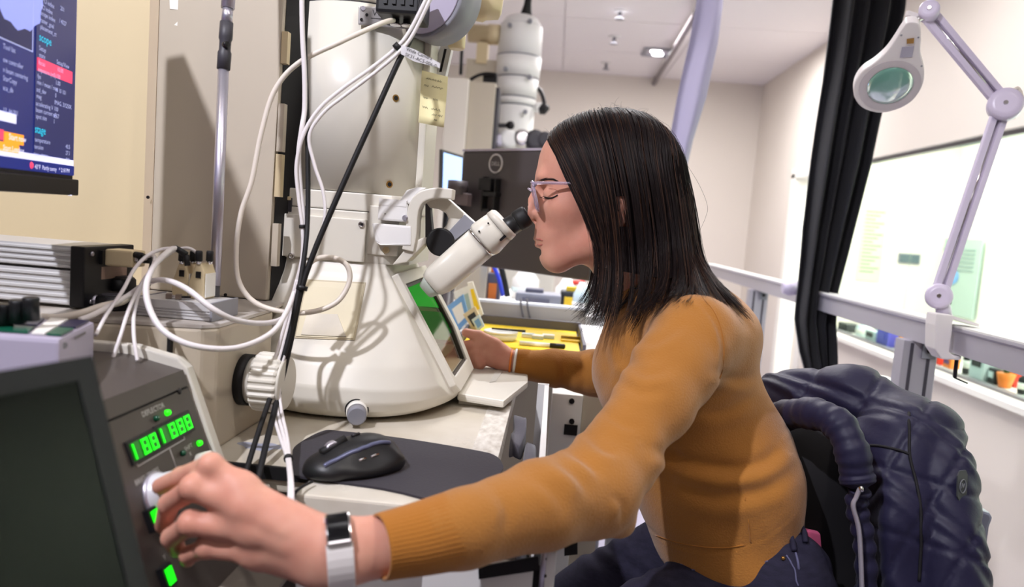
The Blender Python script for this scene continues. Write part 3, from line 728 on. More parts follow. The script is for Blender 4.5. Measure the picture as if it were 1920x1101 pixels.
# display: two groups of seven-segment digits behind green filter
def digits(p0, p1, hgt, n, m='digit_green'):
    """row of digits from p0 to p1 (lower edge px), height along panel in metres"""
    a, b = cp(*p0), cp(*p1); L = b[1] - a[1]; sa, sb_ = np.dot(a - A, S), np.dot(b - A, S); s1 = (sa + sb_) / 2; s0 = s1 - hgt
    onp(a[1] - .003, b[1] + .003, s0 - .003, s1 + .003, 'black_plastic', 'display_bezel', .0045)
    w = L / n
    for i in range(n):
        d = onp(a[1] + w * i + w * .04, a[1] + w * (i + 1) - w * .04, s0, s1, 'digit_off', 'digit', .0012, .0047)
        y0, y1 = a[1] + w * i + w * .16, a[1] + w * (i + 1) - w * .16; t = .0016; g = G()
        seg = [(y0, y1, s0 + .001, s0 + .001 + t), (y0, y1, (s0 + s1 - t) / 2, (s0 + s1 + t) / 2), (y0, y1, s1 - .001 - t, s1 - .001), (y0, y0 + t, s0 + .001, s1 - .001), (y1 - t, y1, s0 + .001, s1 - .001)]
        for q in (seg if i else seg[3:4]):
            o = A * (1, 0, 1) + S * q[2] + N * .0059 + (0, q[0], 0); g2 = obox(o, (0, q[1] - q[0], 0), S * (q[3] - q[2]), N * .0006); g.add(g2.v, g2.f)
        place('segments', g, MATS[m], d)
digits((243, 867), (292, 843), .0165, 3); digits((296, 836), (355, 806), .0165, 4)
g = G()
def pline(p, q, g): tube([cp(*p, .0024), cp(*q, .0024)], .0007, 4, g)
pline((254, 876), (342, 825), g); pline((254, 876), (252, 870), g); pline((342, 825), (340, 818), g); pline((314, 843), (326, 878), g)
place('bracket_line', g, MATS['silver_print'], con)
kc = cp(292, 930, .002)
kn2 = place('brightness_knob', lathe(kc, N, [(0, .0205), (.004, .0205), (.006, .019), (.019, .0185), (.021, .017)], 40), mat('knob_white', (212, 210, 216), .3), con)
place('knob_ring', lathe(kc, N, [(.0002, .0235), (.003, .0225)], 40), MATS['steel'], kn2)
# small lit push buttons
for px, py, h in ((277, 976, .015), (303, 1084, .015)):
    c = cp(px, py); y, s = c[1], np.dot(c - A, S)
    onp(y - .0075, y + .0075, s - h / 2 - .003, s + h / 2 + .003, 'black_plastic', 'button_housing', .008)
    onp(y - .005, y + .005, s - h / 2, s + h / 2, 'digit_green', 'lit_button', .0012, .0084)
c = cp(300, 1001); place('toggle', tube([c + N * .002, c + N * .014 + S * .004], .0025, 10), MATS['chrome'], con)
# second, pale knob half hidden behind the index finger
c = cp(372, 876, .002)
place('shift_knob', lathe(c, N, [(0, .014), (.014, .0135), (.016, .012)], 32), MATS['cream_paint'], con)

# ================================================================== dark laptop screen (closest to the lens)
C = P(171, 668, .46)
d1 = np.array([.28, .96, 0]); d1 /= np.linalg.norm(d1)                  # towards the far end
dn = np.array([.96, -.28, 0]); dn /= np.linalg.norm(dn)
q = P(312, 1101, .46)
# lower far corner lies further out along dn
dwn = -Z * math.cos(math.radians(20)) + dn * math.sin(math.radians(20)); fn = np.cross(d1, dwn); fn /= np.linalg.norm(fn)
if fn[0] < 0: fn = -fn
WL, HL = .30, .215
lap = thing('laptop', C + dwn * HL, 'open laptop with a blank dark screen in the near left corner', 'laptop')
mat('lap_black', (34, 34, 37), .5, spec=.3); mat('lap_screen', (10, 12, 11), .28, spec=.16)
place('lid', obox(C - fn * .008, -d1 * WL, dwn * HL, fn * .0075), MATS['lap_black'], lap, bevel=.003)
b = .014
g = G()
for (a, w, h0, h1) in ((0, WL, 0, b), (0, WL, HL - b * 1.4, HL), (0, b, b, HL - b * 1.4), (WL - b, WL, b, HL - b * 1.4)):
    o = obox(C - d1 * a + dwn * h0 - fn * .0004, -d1 * (w - a), dwn * (h1 - h0), fn * .0016); g.add(o.v, o.f)
place('bezel', g, MATS['lap_black'], lap)
place('screen', obox(C - d1 * b + dwn * b - fn * .0004, -d1 * (WL - 2 * b), dwn * (HL - 2.4 * b), fn * .0006), MATS['lap_screen'], lap)
hb = C + dwn * HL
place('base', obox(hb - fn * .004 + (0, 0, -.018), -d1 * WL, dn * .2, (0, 0, .016)), MATS['lap_black'], lap, bevel=.003)
kb = place('keyboard', obox(hb - d1 * .02 + dn * .03 + (0, 0, -.0019), -d1 * (WL - .04), dn * .09, (0, 0, .0014)), MATS['black_plastic'], lap)
for k in (.06, .24): place('hinge', tube([hb - d1 * k - fn * .003, hb - d1 * (k + .03) - fn * .003], .0055, 10), MATS['lap_black'], lap)

# ================================================================== work table
tb = thing('work_table', (-.3, 1.2, ZF), 'cream enamelled work table with worn paint under the microscope', 'table')
XT0, XT1, YT0, YT1, ZTB = -1.3, -.05, .745, 2.0, .75
mat('worn_table', (222, 216, 204), .3, var=.22, vscale=7, rgb2=(190, 180, 160), rvar=.1)
# top: main plate starts right of the front cut-out where the cables drop
xc0, xc1 = P(440, 880, .80)[0], P(553, 930, .745)[0]
g = prism([(XT0, .82, ZTB - .03), (xc1, .82, ZTB - .03), (xc1, YT0, ZTB - .03), (XT1, YT0, ZTB - .03), (XT1, YT1, ZTB - .03), (XT0, YT1, ZTB - .03)], (0, 0, .03))
place('table_top', g, MATS['worn_table'], tb, bevel=.003)
mat('front_grey', (150, 143, 140), .5)
place('front_panel', box((xc1 + .002, YT0 + .012, .10), (XT1 + .035, YT0 + .03, ZTB - .031)), MATS['front_grey'], tb)
place('inner_panel', box((XT0, .84, .10), (xc1, .86, ZTB - .031)), mat('inner_grey', (120, 112, 104), .6), tb)
place('cable_tray', box((XT0 + .2, .70, .655), (xc1 - .004, .835, .66)), MATS['inner_grey'], tb)
for x, y in ((XT0 + .05, 1.9), (XT1 - .1, 1.9), (XT0 + .05, .9), (XT1 - .1, .9)): place('leg', box((x - .02, y - .02, ZF), (x + .02, y + .02, .1)), MATS['dark_metal'], tb)
# dark rubber edge of the cut-out
place('edge_strip', box((XT0, .8145, ZTB - .014), (xc1 - .001, .8195, ZTB + .001)), MATS['black_rubber'], tb)
# worn white strip along the right edge
place('edge_plate', prism([(XT1 - .036, .86, ZTB), (XT1, .86, ZTB), (XT1, 1.20, ZTB), (XT1 - .036, 1.20, ZTB)], (0, 0, .0012)), mat('chipped_white', (232, 228, 220), .4, var=.35, vscale=90, rgb2=(188, 180, 168), stretch=(1, .5, 1)), tb)
stn = PZ(490, 838, ZTB)
place('paint_stain', prism([stn + (.028 * math.cos(a) * (1 + .3 * math.sin(3 * a)), .014 * math.sin(a) * (1 + .25 * math.cos(5 * a)), .0001) for a in np.linspace(0, 6.283, 28, endpoint=False)], (0, 0, .0003)), mat('stain_blue', (168, 172, 190), .4), tb)
# right hand cabinet door standing open edge-on, with hinge
dx = .006
dr = thing('cabinet_door', (dx, 1.0, ZF), 'white steel cabinet door standing open beside the table, seen edge on', 'door')
place('door_leaf', box((dx - .004, .80, ZF + .08), (dx + .004, 1.33, .765)), MATS['white_paint'], dr, bevel=.001)
place('door_rim', box((dx - .016, 1.325, ZF + .08), (dx + .004, 1.335, .765)), MATS['white_paint'], dr)
pn = thing('white_cabinet', (-.03, .9, ZF), 'low white steel cabinet with hinge and drilled holes below the forearm', 'cabinet')
fx0, fx1 = P(792, 1080, .735)[0], P(1040, 1080, .735)[0]
place('front_panel', box((fx0, .735, ZF), (fx1 - .022, .75, .70)), MATS['white_paint'], pn, bevel=.001)
place('side_frame', box((fx1 - .010, .735, ZF), (fx1, .79, .72)), MATS['white_paint'], pn, bevel=.001)
place('dark_gap', box((fx1 - .0225, .745, ZF), (fx1 - .0095, .785, .70)), MATS['black_rubber'], pn)
hq = P(1034, 1062, .735); place('hinge', lathe((fx1 - .0125, .737, hq[2] - .028), (0, 0, 1), [(0, .0032), (.056, .0032)], 12), MATS['steel'], pn)
for py in (1048, 1080): place('screw_hole', lathe(P(1022, py, .735), (0, -1, 0), [(0, .0018), (.0006, .0018)], 8), MATS['black_rubber'], pn)
a, b, c, d = P(897, 1062, .733), P(1009, 1042, .733), P(1011, 1068, .733), P(898, 1085, .733)
tag(place('black_tape', prism([a, b, c, d], (0, -.002, 0)), MATS['black_rubber']), 'strip of matt black tape stuck on the white cabinet below the forearm', 'tape')
a = P(1058, 1016, .80); b = P(1082, 1040, .80)
tag(place('black_flap', prism([P(1058, 1014, .82), P(1083, 1008, .82), P(1083, 1040, .82), P(1058, 1043, .82)], (0, .006, 0)), MATS['black_rubber']), 'small black rubber flap hanging beside the white cabinet', 'flap')
# grey padded covers in the gap
mat('grey_cloth', (76, 73, 82), .85, bump=.25, bscale=40, sheen=.2)
def cushion(name, o, ax, ay, az, puff, label):
    """soft slab: subdivided box with bulging faces"""
    o, ax, ay, az = (np.array(t, float) for t in (o, ax, ay, az)); F = Field((o + np.minimum(0, ax) + np.minimum(0, ay) + np.minimum(0, az)) - .05, (o + np.maximum(0, ax) + np.maximum(0, ay) + np.maximum(0, az)) + .05, .006)
    n = 22; secs = []
    for i in range(n):
        t = i / (n - 1); e = math.sin(math.pi * min(max(t, .02), .98)) ** .35; sec = []
        for k in range(24):
            a = 2 * math.pi * k / 24; ca, sa = math.cos(a), math.sin(a)
            x = np.sign(ca) * abs(ca) ** .35; y = np.sign(sa) * abs(sa) ** .35
            w = 1 + puff * (math.sin(9 * t + 2 * a) * .3)
            sec.append(o + ax * t + ay * (.5 + .5 * x * e * w) + az * (.5 + .5 * y * e * w))
        secs.append(sec)
    return tag(place(name, loft(secs), MATS['grey_cloth']), label, 'cover')
cushion('padded_cover', (-.042, .80, .712), (0, .26, 0), (.026, 0, 0), (.001, 0, -.16), .25, 'grey padded cloth cover hanging beside the table edge, the nearer one')
cushion('padded_cover', (-.022, .82, .716), (0, .46, 0), (.022, 0, 0), (0, 0, -.2), .2, 'grey smooth cloth cover hanging between table edge and white open door')
cushion('padded_cover', (-.044, 1.09, .735), (0, .16, 0), (.022, 0, 0), (0, 0, -.05), .8, 'crumpled grey cloth end of the cover at the back of the gap')
wp = thing('rear_cabinet', (.1, 1.55, ZF), 'white steel pedestal with two bolts standing behind the open cabinet door', 'cabinet')
place('body', box((.02, 1.55, ZF + .05), (.085, 1.62, .70)), MATS['white_paint'], wp, bevel=.002)
place('side_panel', box((.086, 1.56, ZF + .05), (.14, 1.62, .70)), MATS['beige_panel'], wp)
for py in (752, 790): q = P(1072, py, 1.55); place('bolt', lathe((q[0], 1.55, q[2]), (0, -1, 0), [(0, .006), (.004, .006)], 8), MATS['dark_metal'], wp)
q = P(1070, 805, 1.55); place('dark_port', box((q[0] - .014, 1.546, q[2] - .012), (q[0] + .014, 1.5495, q[2] + .010)), MATS['black_rubber'], wp); place('base', box((.02, 1.55, ZF), (.14, 1.62, ZF + .05)), MATS['dark_grey'], wp)

# ================================================================== electron microscope
tem = thing('electron_microscope', (-.325, 1.25, ZTB), 'cream electron microscope with tall column, flared viewing chamber and binocular eyepiece', 'microscope')
CX, CY = P(668, 300, 1.25)[0], 1.25
zc = lambda py: 1.05 - (py - 396) / 1400 * 1.13            # heights on the near face of the column
RC = .119
def ring(z, r, n=64): return [(CX + r * math.cos(2 * math.pi * k / n), CY + r * math.sin(2 * math.pi * k / n), z) for k in range(n)]
z_b0, z_b1, z_top = zc(495), zc(362), zc(12)
place('column_tube', lathe((CX, CY, z_b1), (0, 0, 1), [(0, RC), (z_top - z_b1 - .001, RC)], 64), MATS['cream_paint'], tem)
place('upper_collar', lathe((CX, CY, z_top), (0, 0, 1), [(0.001, RC * 1.0), (.004, RC * 1.01), (.16, RC * 1.01)], 64), MATS['cream_paint'], tem)
place('column_seam', lathe((CX, CY, z_top - .001), (0, 0, 1), [(0, RC * .994), (.002, RC * .994)], 64), MATS['dark_grey'], tem)
# flat back spine right of the column and light strip
place('side_strip', box((CX + RC * .93, CY - .045, z_b1), (CX + RC * 1.03, CY + .06, z_top - .02)), MATS['cream_paint'], tem, bevel=.003)
def on_col(px, py, r=RC, out=0.0):
    """point on the column surface seen at a pixel"""
    d = MC @ np.array([(px - IW / 2) / FPX, (IH / 2 - py) / FPX, 1.0]); a = d[0] ** 2 + d[1] ** 2; b = -2 * (d[0] * CX + d[1] * CY); c = CX ** 2 + CY ** 2 - r * r
    t = (-b - math.sqrt(max(b * b - 4 * a * c, 0))) / (2 * a); q = CAM + d * t; nn = np.array([q[0] - CX, q[1] - CY, 0]) / r
    return q + nn * out, nn
for px, py in ((742, 184), (730, 346), (549, 176), (537, 331)):
    q, nn = on_col(px, py); h = place('plug_hole', lathe(q - nn * .002, nn, [(0, .0055), (.0028, .0055)], 18), MATS['brass'], tem)
    place('bore', lathe(q, nn, [(.0006, .0035), (.0012, .0035)], 14), MATS['black_rubber'], h)
# octagonal lower block
def plan(z, a, b, ch): return [(CX + x, CY + y, z) for x, y in ((-a, -b + ch), (-a + ch, -b), (a - ch, -b), (a, -b + ch), (a, b - ch), (a - ch, b), (-a + ch, b), (-a, b - ch))]
zm1 = zc(398)
place('upper_block', loft([plan(zm1 + .001, .122, .122, .03), plan(z_b1 - .001, .122, .122, .03)], smooth=False), MATS['cream_paint'], tem, bevel=.002)
place('lower_block', loft([plan(z_b0, .118, .123, .034), plan(zm1, .118, .123, .034)], smooth=False), MATS['cream_paint'], tem, bevel=.002)
YFc = CY - .123
place('block_seam', box((CX - .1, CY - .1, zm1 - .001), (CX + .1, CY + .1, zm1 + .002)), MATS['dark_grey'], tem)
def fp(px, py): return P(px, py, YFc)
def facing(name, px0, py0, px1, py1, th, m, y=YFc, par=None, bevel=.0015):
    a, b = P(px0, py0, y), P(px1, py1, y); zz = sorted((a[2], b[2])); return place(name, box((a[0], y - th, zz[0]), (b[0], y + .002, zz[1])), MATS[m], par or tem, bevel=bevel)
pp = facing('access_plate', 533, 400, 684, 492, .007, 'cream_paint')
for px, py in ((678, 421), (547, 480)): place('socket_screw', lathe(P(px, py, YFc - .007), (0, -1, 0), [(0, .0045), (.003, .0045), (.0032, .003), (.001, .002)], 16), MATS['chrome'], pp)
place('socket_hole', lathe(P(678, 421, YFc - .0103), (0, -1, 0), [(0, .002), (.0004, .002)], 6), MATS['dark_metal'], pp)
facing('recess', 534, 370, 547, 398, .0008, 'dark_grey'); facing('clip', 537, 368, 546, 376, .003, 'gold_cream')
rp = facing('hinge_plate', 694, 385, 745, 481, .004, 'cream_paint')
place('socket_screw', lathe(P(724, 469, YFc - .004), (0, -1, 0), [(0, .0052), (.003, .0052), (.0032, .0034), (.0012, .003)], 18), MATS['gold_cream'], rp)
hb = facing('upper_hinge_block', 716, 379, 768, 417, .022, 'white_paint', bevel=.003)
place('cap', box(tuple(P(717, 383, YFc)[i] + (0, -.0225, -.0015)[i] for i in range(3)), tuple(P(768, 378, YFc)[i] + (0, .002, .001)[i] for i in range(3))), MATS['white_paint'], hb)
place('thumb_screw', lathe(P(760, 409, YFc - .022), (0, -1, 0), [(0, .0045), (.002, .0045), (.0022, .003), (.008, .003)], 14), MATS['steel'], hb)
place('pin_hole', lathe(P(722, 401, YFc - .0222), (0, -1, 0), [(0, .0009), (.0003, .0009)], 8), MATS['dark_metal'], hb)
a, b = P(697, 460, YFc), P(771, 419, YFc)
g = prism([P(697, 418, YFc - .02), P(771, 424, YFc - .026), P(771, 461, YFc - .026), P(712, 460, YFc - .024), P(703, 453, YFc - .018)], (0, .03, 0))
place('lower_hinge_block', g, MATS['white_paint'], tem, bevel=.003)
# curved carrying bracket: an arch bent over from the hinge towards the eyepiece
yb0 = YFc - .024
ctr = [(764, 470), (770, 440), (772, 410), (776, 388), (786, 372), (803, 364), (825, 362), (848, 364)]
ctr = crom([P(x, y, yb0) for x, y in ctr], 6); hw = np.linspace(.011, .0095, len(ctr)); secs = []
for i, c in enumerate(ctr):
    t = ctr[min(i + 1, len(ctr) - 1)] - ctr[max(i - 1, 0)]; t /= np.linalg.norm(t); nn = np.cross(t, (0, 1., 0)); nn /= np.linalg.norm(nn); w = hw[i] * .8
    secs.append([c + nn * w, c + nn * w + (0, .034, 0), c - nn * w + (0, .034, 0), c - nn * w])
place('bracket_arch', loft(secs, smooth=False), MATS['cream_paint'], tem, bevel=.002)
g = prism([P(x, y, yb0 + .004) for x, y in ((748, 378), (762, 356), (782, 351), (800, 352), (782, 366), (770, 384))], (0, .024, 0)); place('bracket_cover', g, MATS['white_paint'], tem, bevel=.003)
# lower gusset under the bracket
g = prism([P(x, y, yb0 + .006) for x, y in ((770, 455), (795, 445), (795, 458), (762, 492), (735, 497))], (0, .05, 0)); place('gusset', g, MATS['cream_paint'], tem, bevel=.002)
# swing arm plate with its curved hole (outer outline, hole built as a gap between two legs)
ya = 1.135
out = [(792, 366), (838, 372), (862, 398), (890, 420), (884, 430), (858, 452), (846, 446), (858, 432), (868, 420)]
leg1 = [(792, 366), (838, 371), (866, 396), (891, 419), (886, 428), (862, 412), (838, 396), (822, 386), (810, 386)]
leg2 = [(800, 386), (812, 386), (836, 404), (840, 412), (832, 424), (820, 434), (822, 428), (832, 416), (828, 406)]
place('swing_arm', prism([P(x, y, ya) for x, y in [(795, 366), (838, 371), (868, 398), (892, 420), (846, 452), (834, 440), (822, 436), (836, 424), (841, 410), (836, 400), (822, 392), (806, 390), (797, 378)]], (0, .03, 0)), MATS['cream_paint'], tem, bevel=.002)
place('grey_band', prism([P(x, y, ya - .002) for x, y in ((871, 402), (892, 420), (852, 451), (842, 433))], (0, .036, 0)), MATS['grey_plastic'], tem, bevel=.001)
for k, yy in enumerate((ya - .012, ya + .05)):
    q = P(825, 454, yy); place('focus_knob', lathe(q + (0, .022, 0), (0, -1, 0), [(0, .0205), (.019, .0215), (.0215, .0205), (.022, .019)], 40), mat('knob_black' + 'ab'[k], (14, 13, 15), .55), tem)
g = prism([P(x, y, ya + .01) for x, y in ((797, 378), (806, 382), (812, 450), (797, 458))], (0, .02, 0)); place('dark_post', g, MATS['dark_grey'], tem, bevel=.002)
# binocular tube
ax0, ax1 = P(822, 526, 1.15), P(904, 454, 1.15); ad = ax1 - ax0; AL = np.linalg.norm(ad); ad /= AL
up = np.cross((0, 1., 0), ad); up /= np.linalg.norm(up); side = np.array([0, 1., 0])
if up[2] < 0: up = -up
def sect(o, a, b, n=32, e=.5): return [o + up * (np.sign(math.cos(t)) * abs(math.cos(t)) ** e * a) + side * (np.sign(math.sin(t)) * abs(math.sin(t)) ** e * b) for t in np.linspace(0, 2 * math.pi, n, endpoint=False)]
def axp(t): return ax0 + ad * t
place('binocular_body', loft([sect(axp(-.006), .0215, .048), sect(axp(.004), .025, .05), sect(axp(AL), .0262, .05)]), MATS['cream_paint'], tem)
place('body_foot', loft([sect(axp(-.022), .014, .034), sect(axp(-.004), .020, .045)]), mat('foot_grey', (176, 184, 172), .4), tem)
place('metal_ring', loft([sect(axp(AL + .0002), .0275, .052), sect(axp(AL + .0035), .0275, .052)]), MATS['chrome'], tem)
place('binocular_head', loft([sect(axp(AL + .004), .0285, .054, e=.6), sect(axp(AL + .008), .0295, .055, e=.6), sect(axp(AL + .036), .0262, .055, e=.6)]), MATS['cream_paint'], tem)
place('end_flange', loft([sect(axp(AL + .0366), .0272, .0565, e=.6), sect(axp(AL + .045), .0262, .0565, e=.6), sect(axp(AL + .047), .024, .053, e=.6)]), MATS['cream_paint'], tem)
q = axp(AL + .026) - up * .02 - side * .0515; place('slot_window', obox(q, ad * .011, up * .004, side * .004), MATS['dark_metal'], tem)
for k in (.012, .03): q = axp(AL + k) + up * .012 - side * .0555; place('grub_screw', lathe(q, -side, [(0, .0014), (.0012, .0014)], 8), MATS['dark_metal'], tem)
eo = P(945, 431, 1.145); ed = P(995, 399, 1.145) - eo; EL = np.linalg.norm(ed); ed /= EL
for k, dy in enumerate((0.0, .062)):
    o = eo + (0, dy, 0) - ed * .006
    e = place('eyepiece', lathe(o, ed, [(0, .0158), (.01, .0158), (.011, .0148), (.028, .0142), (.029, .0155)], 36), MATS['black_plastic'], tem)
    place('eye_cup', lathe(o, ed, [(.0292, .0158), (.036, .0162), (.046, .0158), (.049, .0142), (.0475, .0115)], 36), MATS['black_rubber'], e)
    place('clip_ring', lathe(o, ed, [(.0105, .0163), (.0125, .0163)], 36), MATS['steel'], e)
# flared viewing chamber with a real window recess
secs = []
XW = lambda z: -.239 + (.947 - z) / .155 * .096              # plane of the window
prof = [(.752, .130, .210, -.310, 2.4), (.757, .155, .225, -.306, 2.5), (.766, .170, .234, -.304, 2.6), (.782, .181, .240, -.303, 2.6), (.80, .184, .239, -.304, 2.6), (.83, .181, .224, -.308, 2.6), (.855, .176, .206, -.312, 2.6), (.88, .165, .183, -.319, 2.7), (.905, .153, .162, -.324, 2.9), (.93, .140, .144, -.327, 3.2), (.95, .131, .132, -.328, 3.6), (.966, .126, .126, -.328, 4.2), (z_b0 + .001, .122, .124, -.328, 5)]
pz_ = np.array(prof); zz = np.concatenate([np.linspace(.752, .79, 14), np.linspace(.79, z_b0 + .001, 56)[1:]])
NS = 220; y0w, y1w, z0w, z1w = 1.150, 1.345, .803, .937
for z in zz:
    a, b, cx, e = (np.interp(z, pz_[:, 0], pz_[:, i]) for i in (1, 2, 3, 4)); sec = []
    for k in range(NS):
        t = 2 * math.pi * k / NS; x = cx + np.sign(math.cos(t)) * abs(math.cos(t)) ** (2 / e) * a; y = CY + np.sign(math.sin(t)) * abs(math.sin(t)) ** (2 / e) * b
        lim = XW(z)
        if x > lim - .004:
            x = lim - .004 + (x - lim + .004) * .06
            if y0w < y < y1w and z0w < z < z1w: x = lim - .075
        sec.append((x, y, z))
    secs.append(sec)
place('viewing_chamber', loft(secs), MATS['cream_paint'], tem)
wdir = np.array([XW(.80) - XW(.93), 0, -.13]); wdir /= np.linalg.norm(wdir); wn = np.array([-wdir[2], 0, wdir[0]])
def wp(y, z, out=0.0): return np.array([XW(z), y, z]) + wn * out
def wring(y0, y1, z0, z1, c0, c1): return [(y0, z1), (y1, z1), (y1, z0 + c1 * 1.3), (y1 - c1, z0), (y0 + c0, z0), (y0, z0 + c0 * 1.2)]
fo = wring(1.132, 1.378, .778, .955, .010, .05); fi = wring(1.150, 1.350, .797, .938, .006, .040)
g = G()
n = 6; v = [wp(*p, -.006) for p in fo] + [wp(*p, .008) for p in fo] + [wp(*p, .008) for p in fi] + [wp(*p, -.012) for p in fi]
f = []
for r in range(3):
    for k in range(n): f.append((r * n + k, r * n + (k + 1) % n, (r + 1) * n + (k + 1) % n, (r + 1) * n + k))
for k in range(n): f.append((3 * n + k, 3 * n + (k + 1) % n, (k + 1) % n, k))
g.add(v, f); place('window_frame', g, MATS['cream_paint'], tem, bevel=.002)
fj = wring(1.155, 1.345, .801, .933, .005, .038); g = G(); v = [wp(*p, .0045) for p in fi] + [wp(*p, .0045) for p in fj] + [wp(*p, -.010) for p in fj] + [wp(*p, -.010) for p in fi]
g.add(v, f); place('window_seal', g, mat('seal_brown', (58, 50, 42), .5), tem)
mat('lead_glass', (250, 246, 225), .03, trans=1.0, ior=1.22)
place('observation_window', prism([wp(*p, -.004) for p in fj], wn * .005), MATS['lead_glass'], tem)
g = G()
y0, y1, za, zb_ = y0w - .002, y1w + .002, z0w - .002, z1w + .002
v = [wp(y0, za, -.006), wp(y1, za, -.006), wp(y1, zb_, -.006), wp(y0, zb_, -.006)] + [wp(y0, za) + (-.071, 0, 0), wp(y1, za) + (-.071, 0, 0), wp(y1, zb_) + (-.071, 0, 0), wp(y0, zb_) + (-.071, 0, 0)]
g.add(v, [(4, 5, 6, 7), (0, 1, 5, 4), (1, 2, 6, 5), (2, 3, 7, 6), (3, 0, 4, 7)]); place('chamber_liner', g, mat('liner_dark', (74, 80, 62), .35), tem)
mat('phosphor', (40, 190, 60), .4, emit=.75); mat('phosphor_glow', (24, 130, 46), .4, emit=.4)
def gpan(name, z0, z1, m):
    yf = y1w - .004; a, b = np.array([XW(z1), yf, z1]), np.array([XW(z0), yf, z0]); place(name, prism([a + (-.004, 0, 0), a + (-.070, 0, 0), b + (-.070, 0, 0), b + (-.004, 0, 0)], (0, -.002, 0)), MATS[m], tem)
gpan('phosphor_screen', .884, .934, 'phosphor'); gpan('lower_screen', .826, .876, 'phosphor_glow')
place('back_glow', prism([(XW(.93) - .0685, 1.165, .93), (XW(.93) - .0685, 1.33, .93), (XW(.83) - .0685, 1.33, .83), (XW(.83) - .0685, 1.165, .83)], (.0015, 0, 0)), MATS['phosphor_glow'], tem)  # glowing sheet stands in for phosphor light on the liner's back wall
g = prism([wp(1.17, .818) + (-.068, 0, 0), wp(1.17, .818) + (-.008, 0, 0), wp(1.33, .818) + (-.008, 0, 0), wp(1.33, .818) + (-.068, 0, 0)], (0, 0, .003)); place('floor_plate', g, MATS['liner_dark'], tem)
# inset cover panel on the chamber front
def ch_pt(px, py, out):
    """where the sight line of a pixel meets the chamber skin"""
    d = MC @ np.array([(px - IW / 2) / FPX, (IH / 2 - py) / FPX, 1.0])
    lo_, hi_ = .9 / d[1], 1.25 / d[1]
    for _ in range(40):
        t = (lo_ + hi_) / 2; q = CAM + d * t; a, b, cx, e = (np.interp(q[2], pz_[:, 0], pz_[:, i]) for i in (1, 2, 3, 4))
        if (abs((q[0] - cx) / a) ** e + abs((q[1] - CY) / b) ** e) < 1: hi_ = t
        else: lo_ = t
    q = CAM + d * hi_; return q + np.array([0, -1, .25]) * out
def patch(name, px_poly, n, m, out, th):
    """panel following the chamber skin: bilinear grid between 4 corners"""
    (a, b, c, d) = [np.array(p, float) for p in px_poly]; g = G(); v = []
    for j in range(n + 1):
        for i in range(n + 1):
            u_, w_ = i / n, j / n; q = (a * (1 - u_) + b * u_) * (1 - w_) + (d * (1 - u_) + c * u_) * w_
            v.append(ch_pt(q[0], q[1], out + th))
    m0 = len(v); v += [p + np.array([0, 1, -.25]) * (th + .004) for p in v]
    f = [(j * (n + 1) + i, j * (n + 1) + i + 1, (j + 1) * (n + 1) + i + 1, (j + 1) * (n + 1) + i) for j in range(n) for i in range(n)]
    bd = [i for i in range(n)] + [i * (n + 1) + n for i in range(n)] + [n * (n + 1) + i for i in range(n, 0, -1)] + [i * (n + 1) for i in range(n, 0, -1)]
    f += [(bd[k], bd[(k + 1) % len(bd)], bd[(k + 1) % len(bd)] + m0, bd[k] + m0) for k in range(len(bd))]
    g.add(v, f, False); o = place(name, g, MATS[m], tem); return o
mat('border_tan', (190, 178, 150), .5); mat('panel_yellowed', (216, 206, 178), .5)
patch('cover_border', ((574, 524), (686, 530), (666, 638), (552, 634)), 10, 'border_tan', .0, .0016)
patch('cover_panel', ((577, 527), (683, 533), (663, 635), (556, 631)), 10, 'panel_yellowed', .001, .0018)
patch('cover_plate', ((577, 588), (634, 590), (650, 632), (566, 628)), 8, 'worn_table', .0022, .0022)
# round knurled button low on the chamber
q = ch_pt(669, 768, .0); dk = np.array([.28, -1, -.12]); dk /= np.linalg.norm(dk)
place('button_well', lathe(q + dk * -.004, dk, [(0, .0165), (.0065, .0165)], 32), MATS['black_rubber'], tem)
place('shutter_button', lathe(q, dk, [(0, .0148), (.012, .0148), (.013, .0138)], 36), MATS['label_white'], tem)
place('button_cap', lathe(q, dk, [(.013, .0135), (.026, .0132), (.027, .0115)], 36), MATS['grey_plastic'], tem)
# nameplate on the column
pq, nn = on_col(700, 28, RC); tt = np.cross((0, 0, 1.), nn)
def npt(px, py, o=0.0):
    d = MC @ np.array([(px - IW / 2) / FPX, (IH / 2 - py) / FPX, 1.0]); t = np.dot(pq + nn * .004 - CAM, nn) / np.dot(d, nn); return CAM + d * t + nn * o
npl = place('name_plate', prism([npt(672, 12), npt(760, 16), npt(772, 56), npt(671, 47)], nn * .004), mat('plate_grey', (176, 172, 172), .35, .4), tem, bevel=.002)
text('plate_text', 'VOX', npt(697, 30, .0042), tt, Z, .0125, MATS['ink'], npl)
tube([npt(695, 34, .0042), npt(716, 36, .0042)], .0004, 4, G())
place('plate_rule', tube([npt(695, 35, .0043), npt(718, 37, .0043)], .0005, 4), MATS['ink'], npl)
for px, py, m in ((680, 17, 'steel'), (677, 38, 'dark_metal'), (687, 29, 'dark_metal')): place('screw', lathe(npt(px, py, .004), nn, [(0, .0038 if m == 'steel' else .0022), (.002, .0034 if m == 'steel' else .002)], 12), MATS[m], npl)
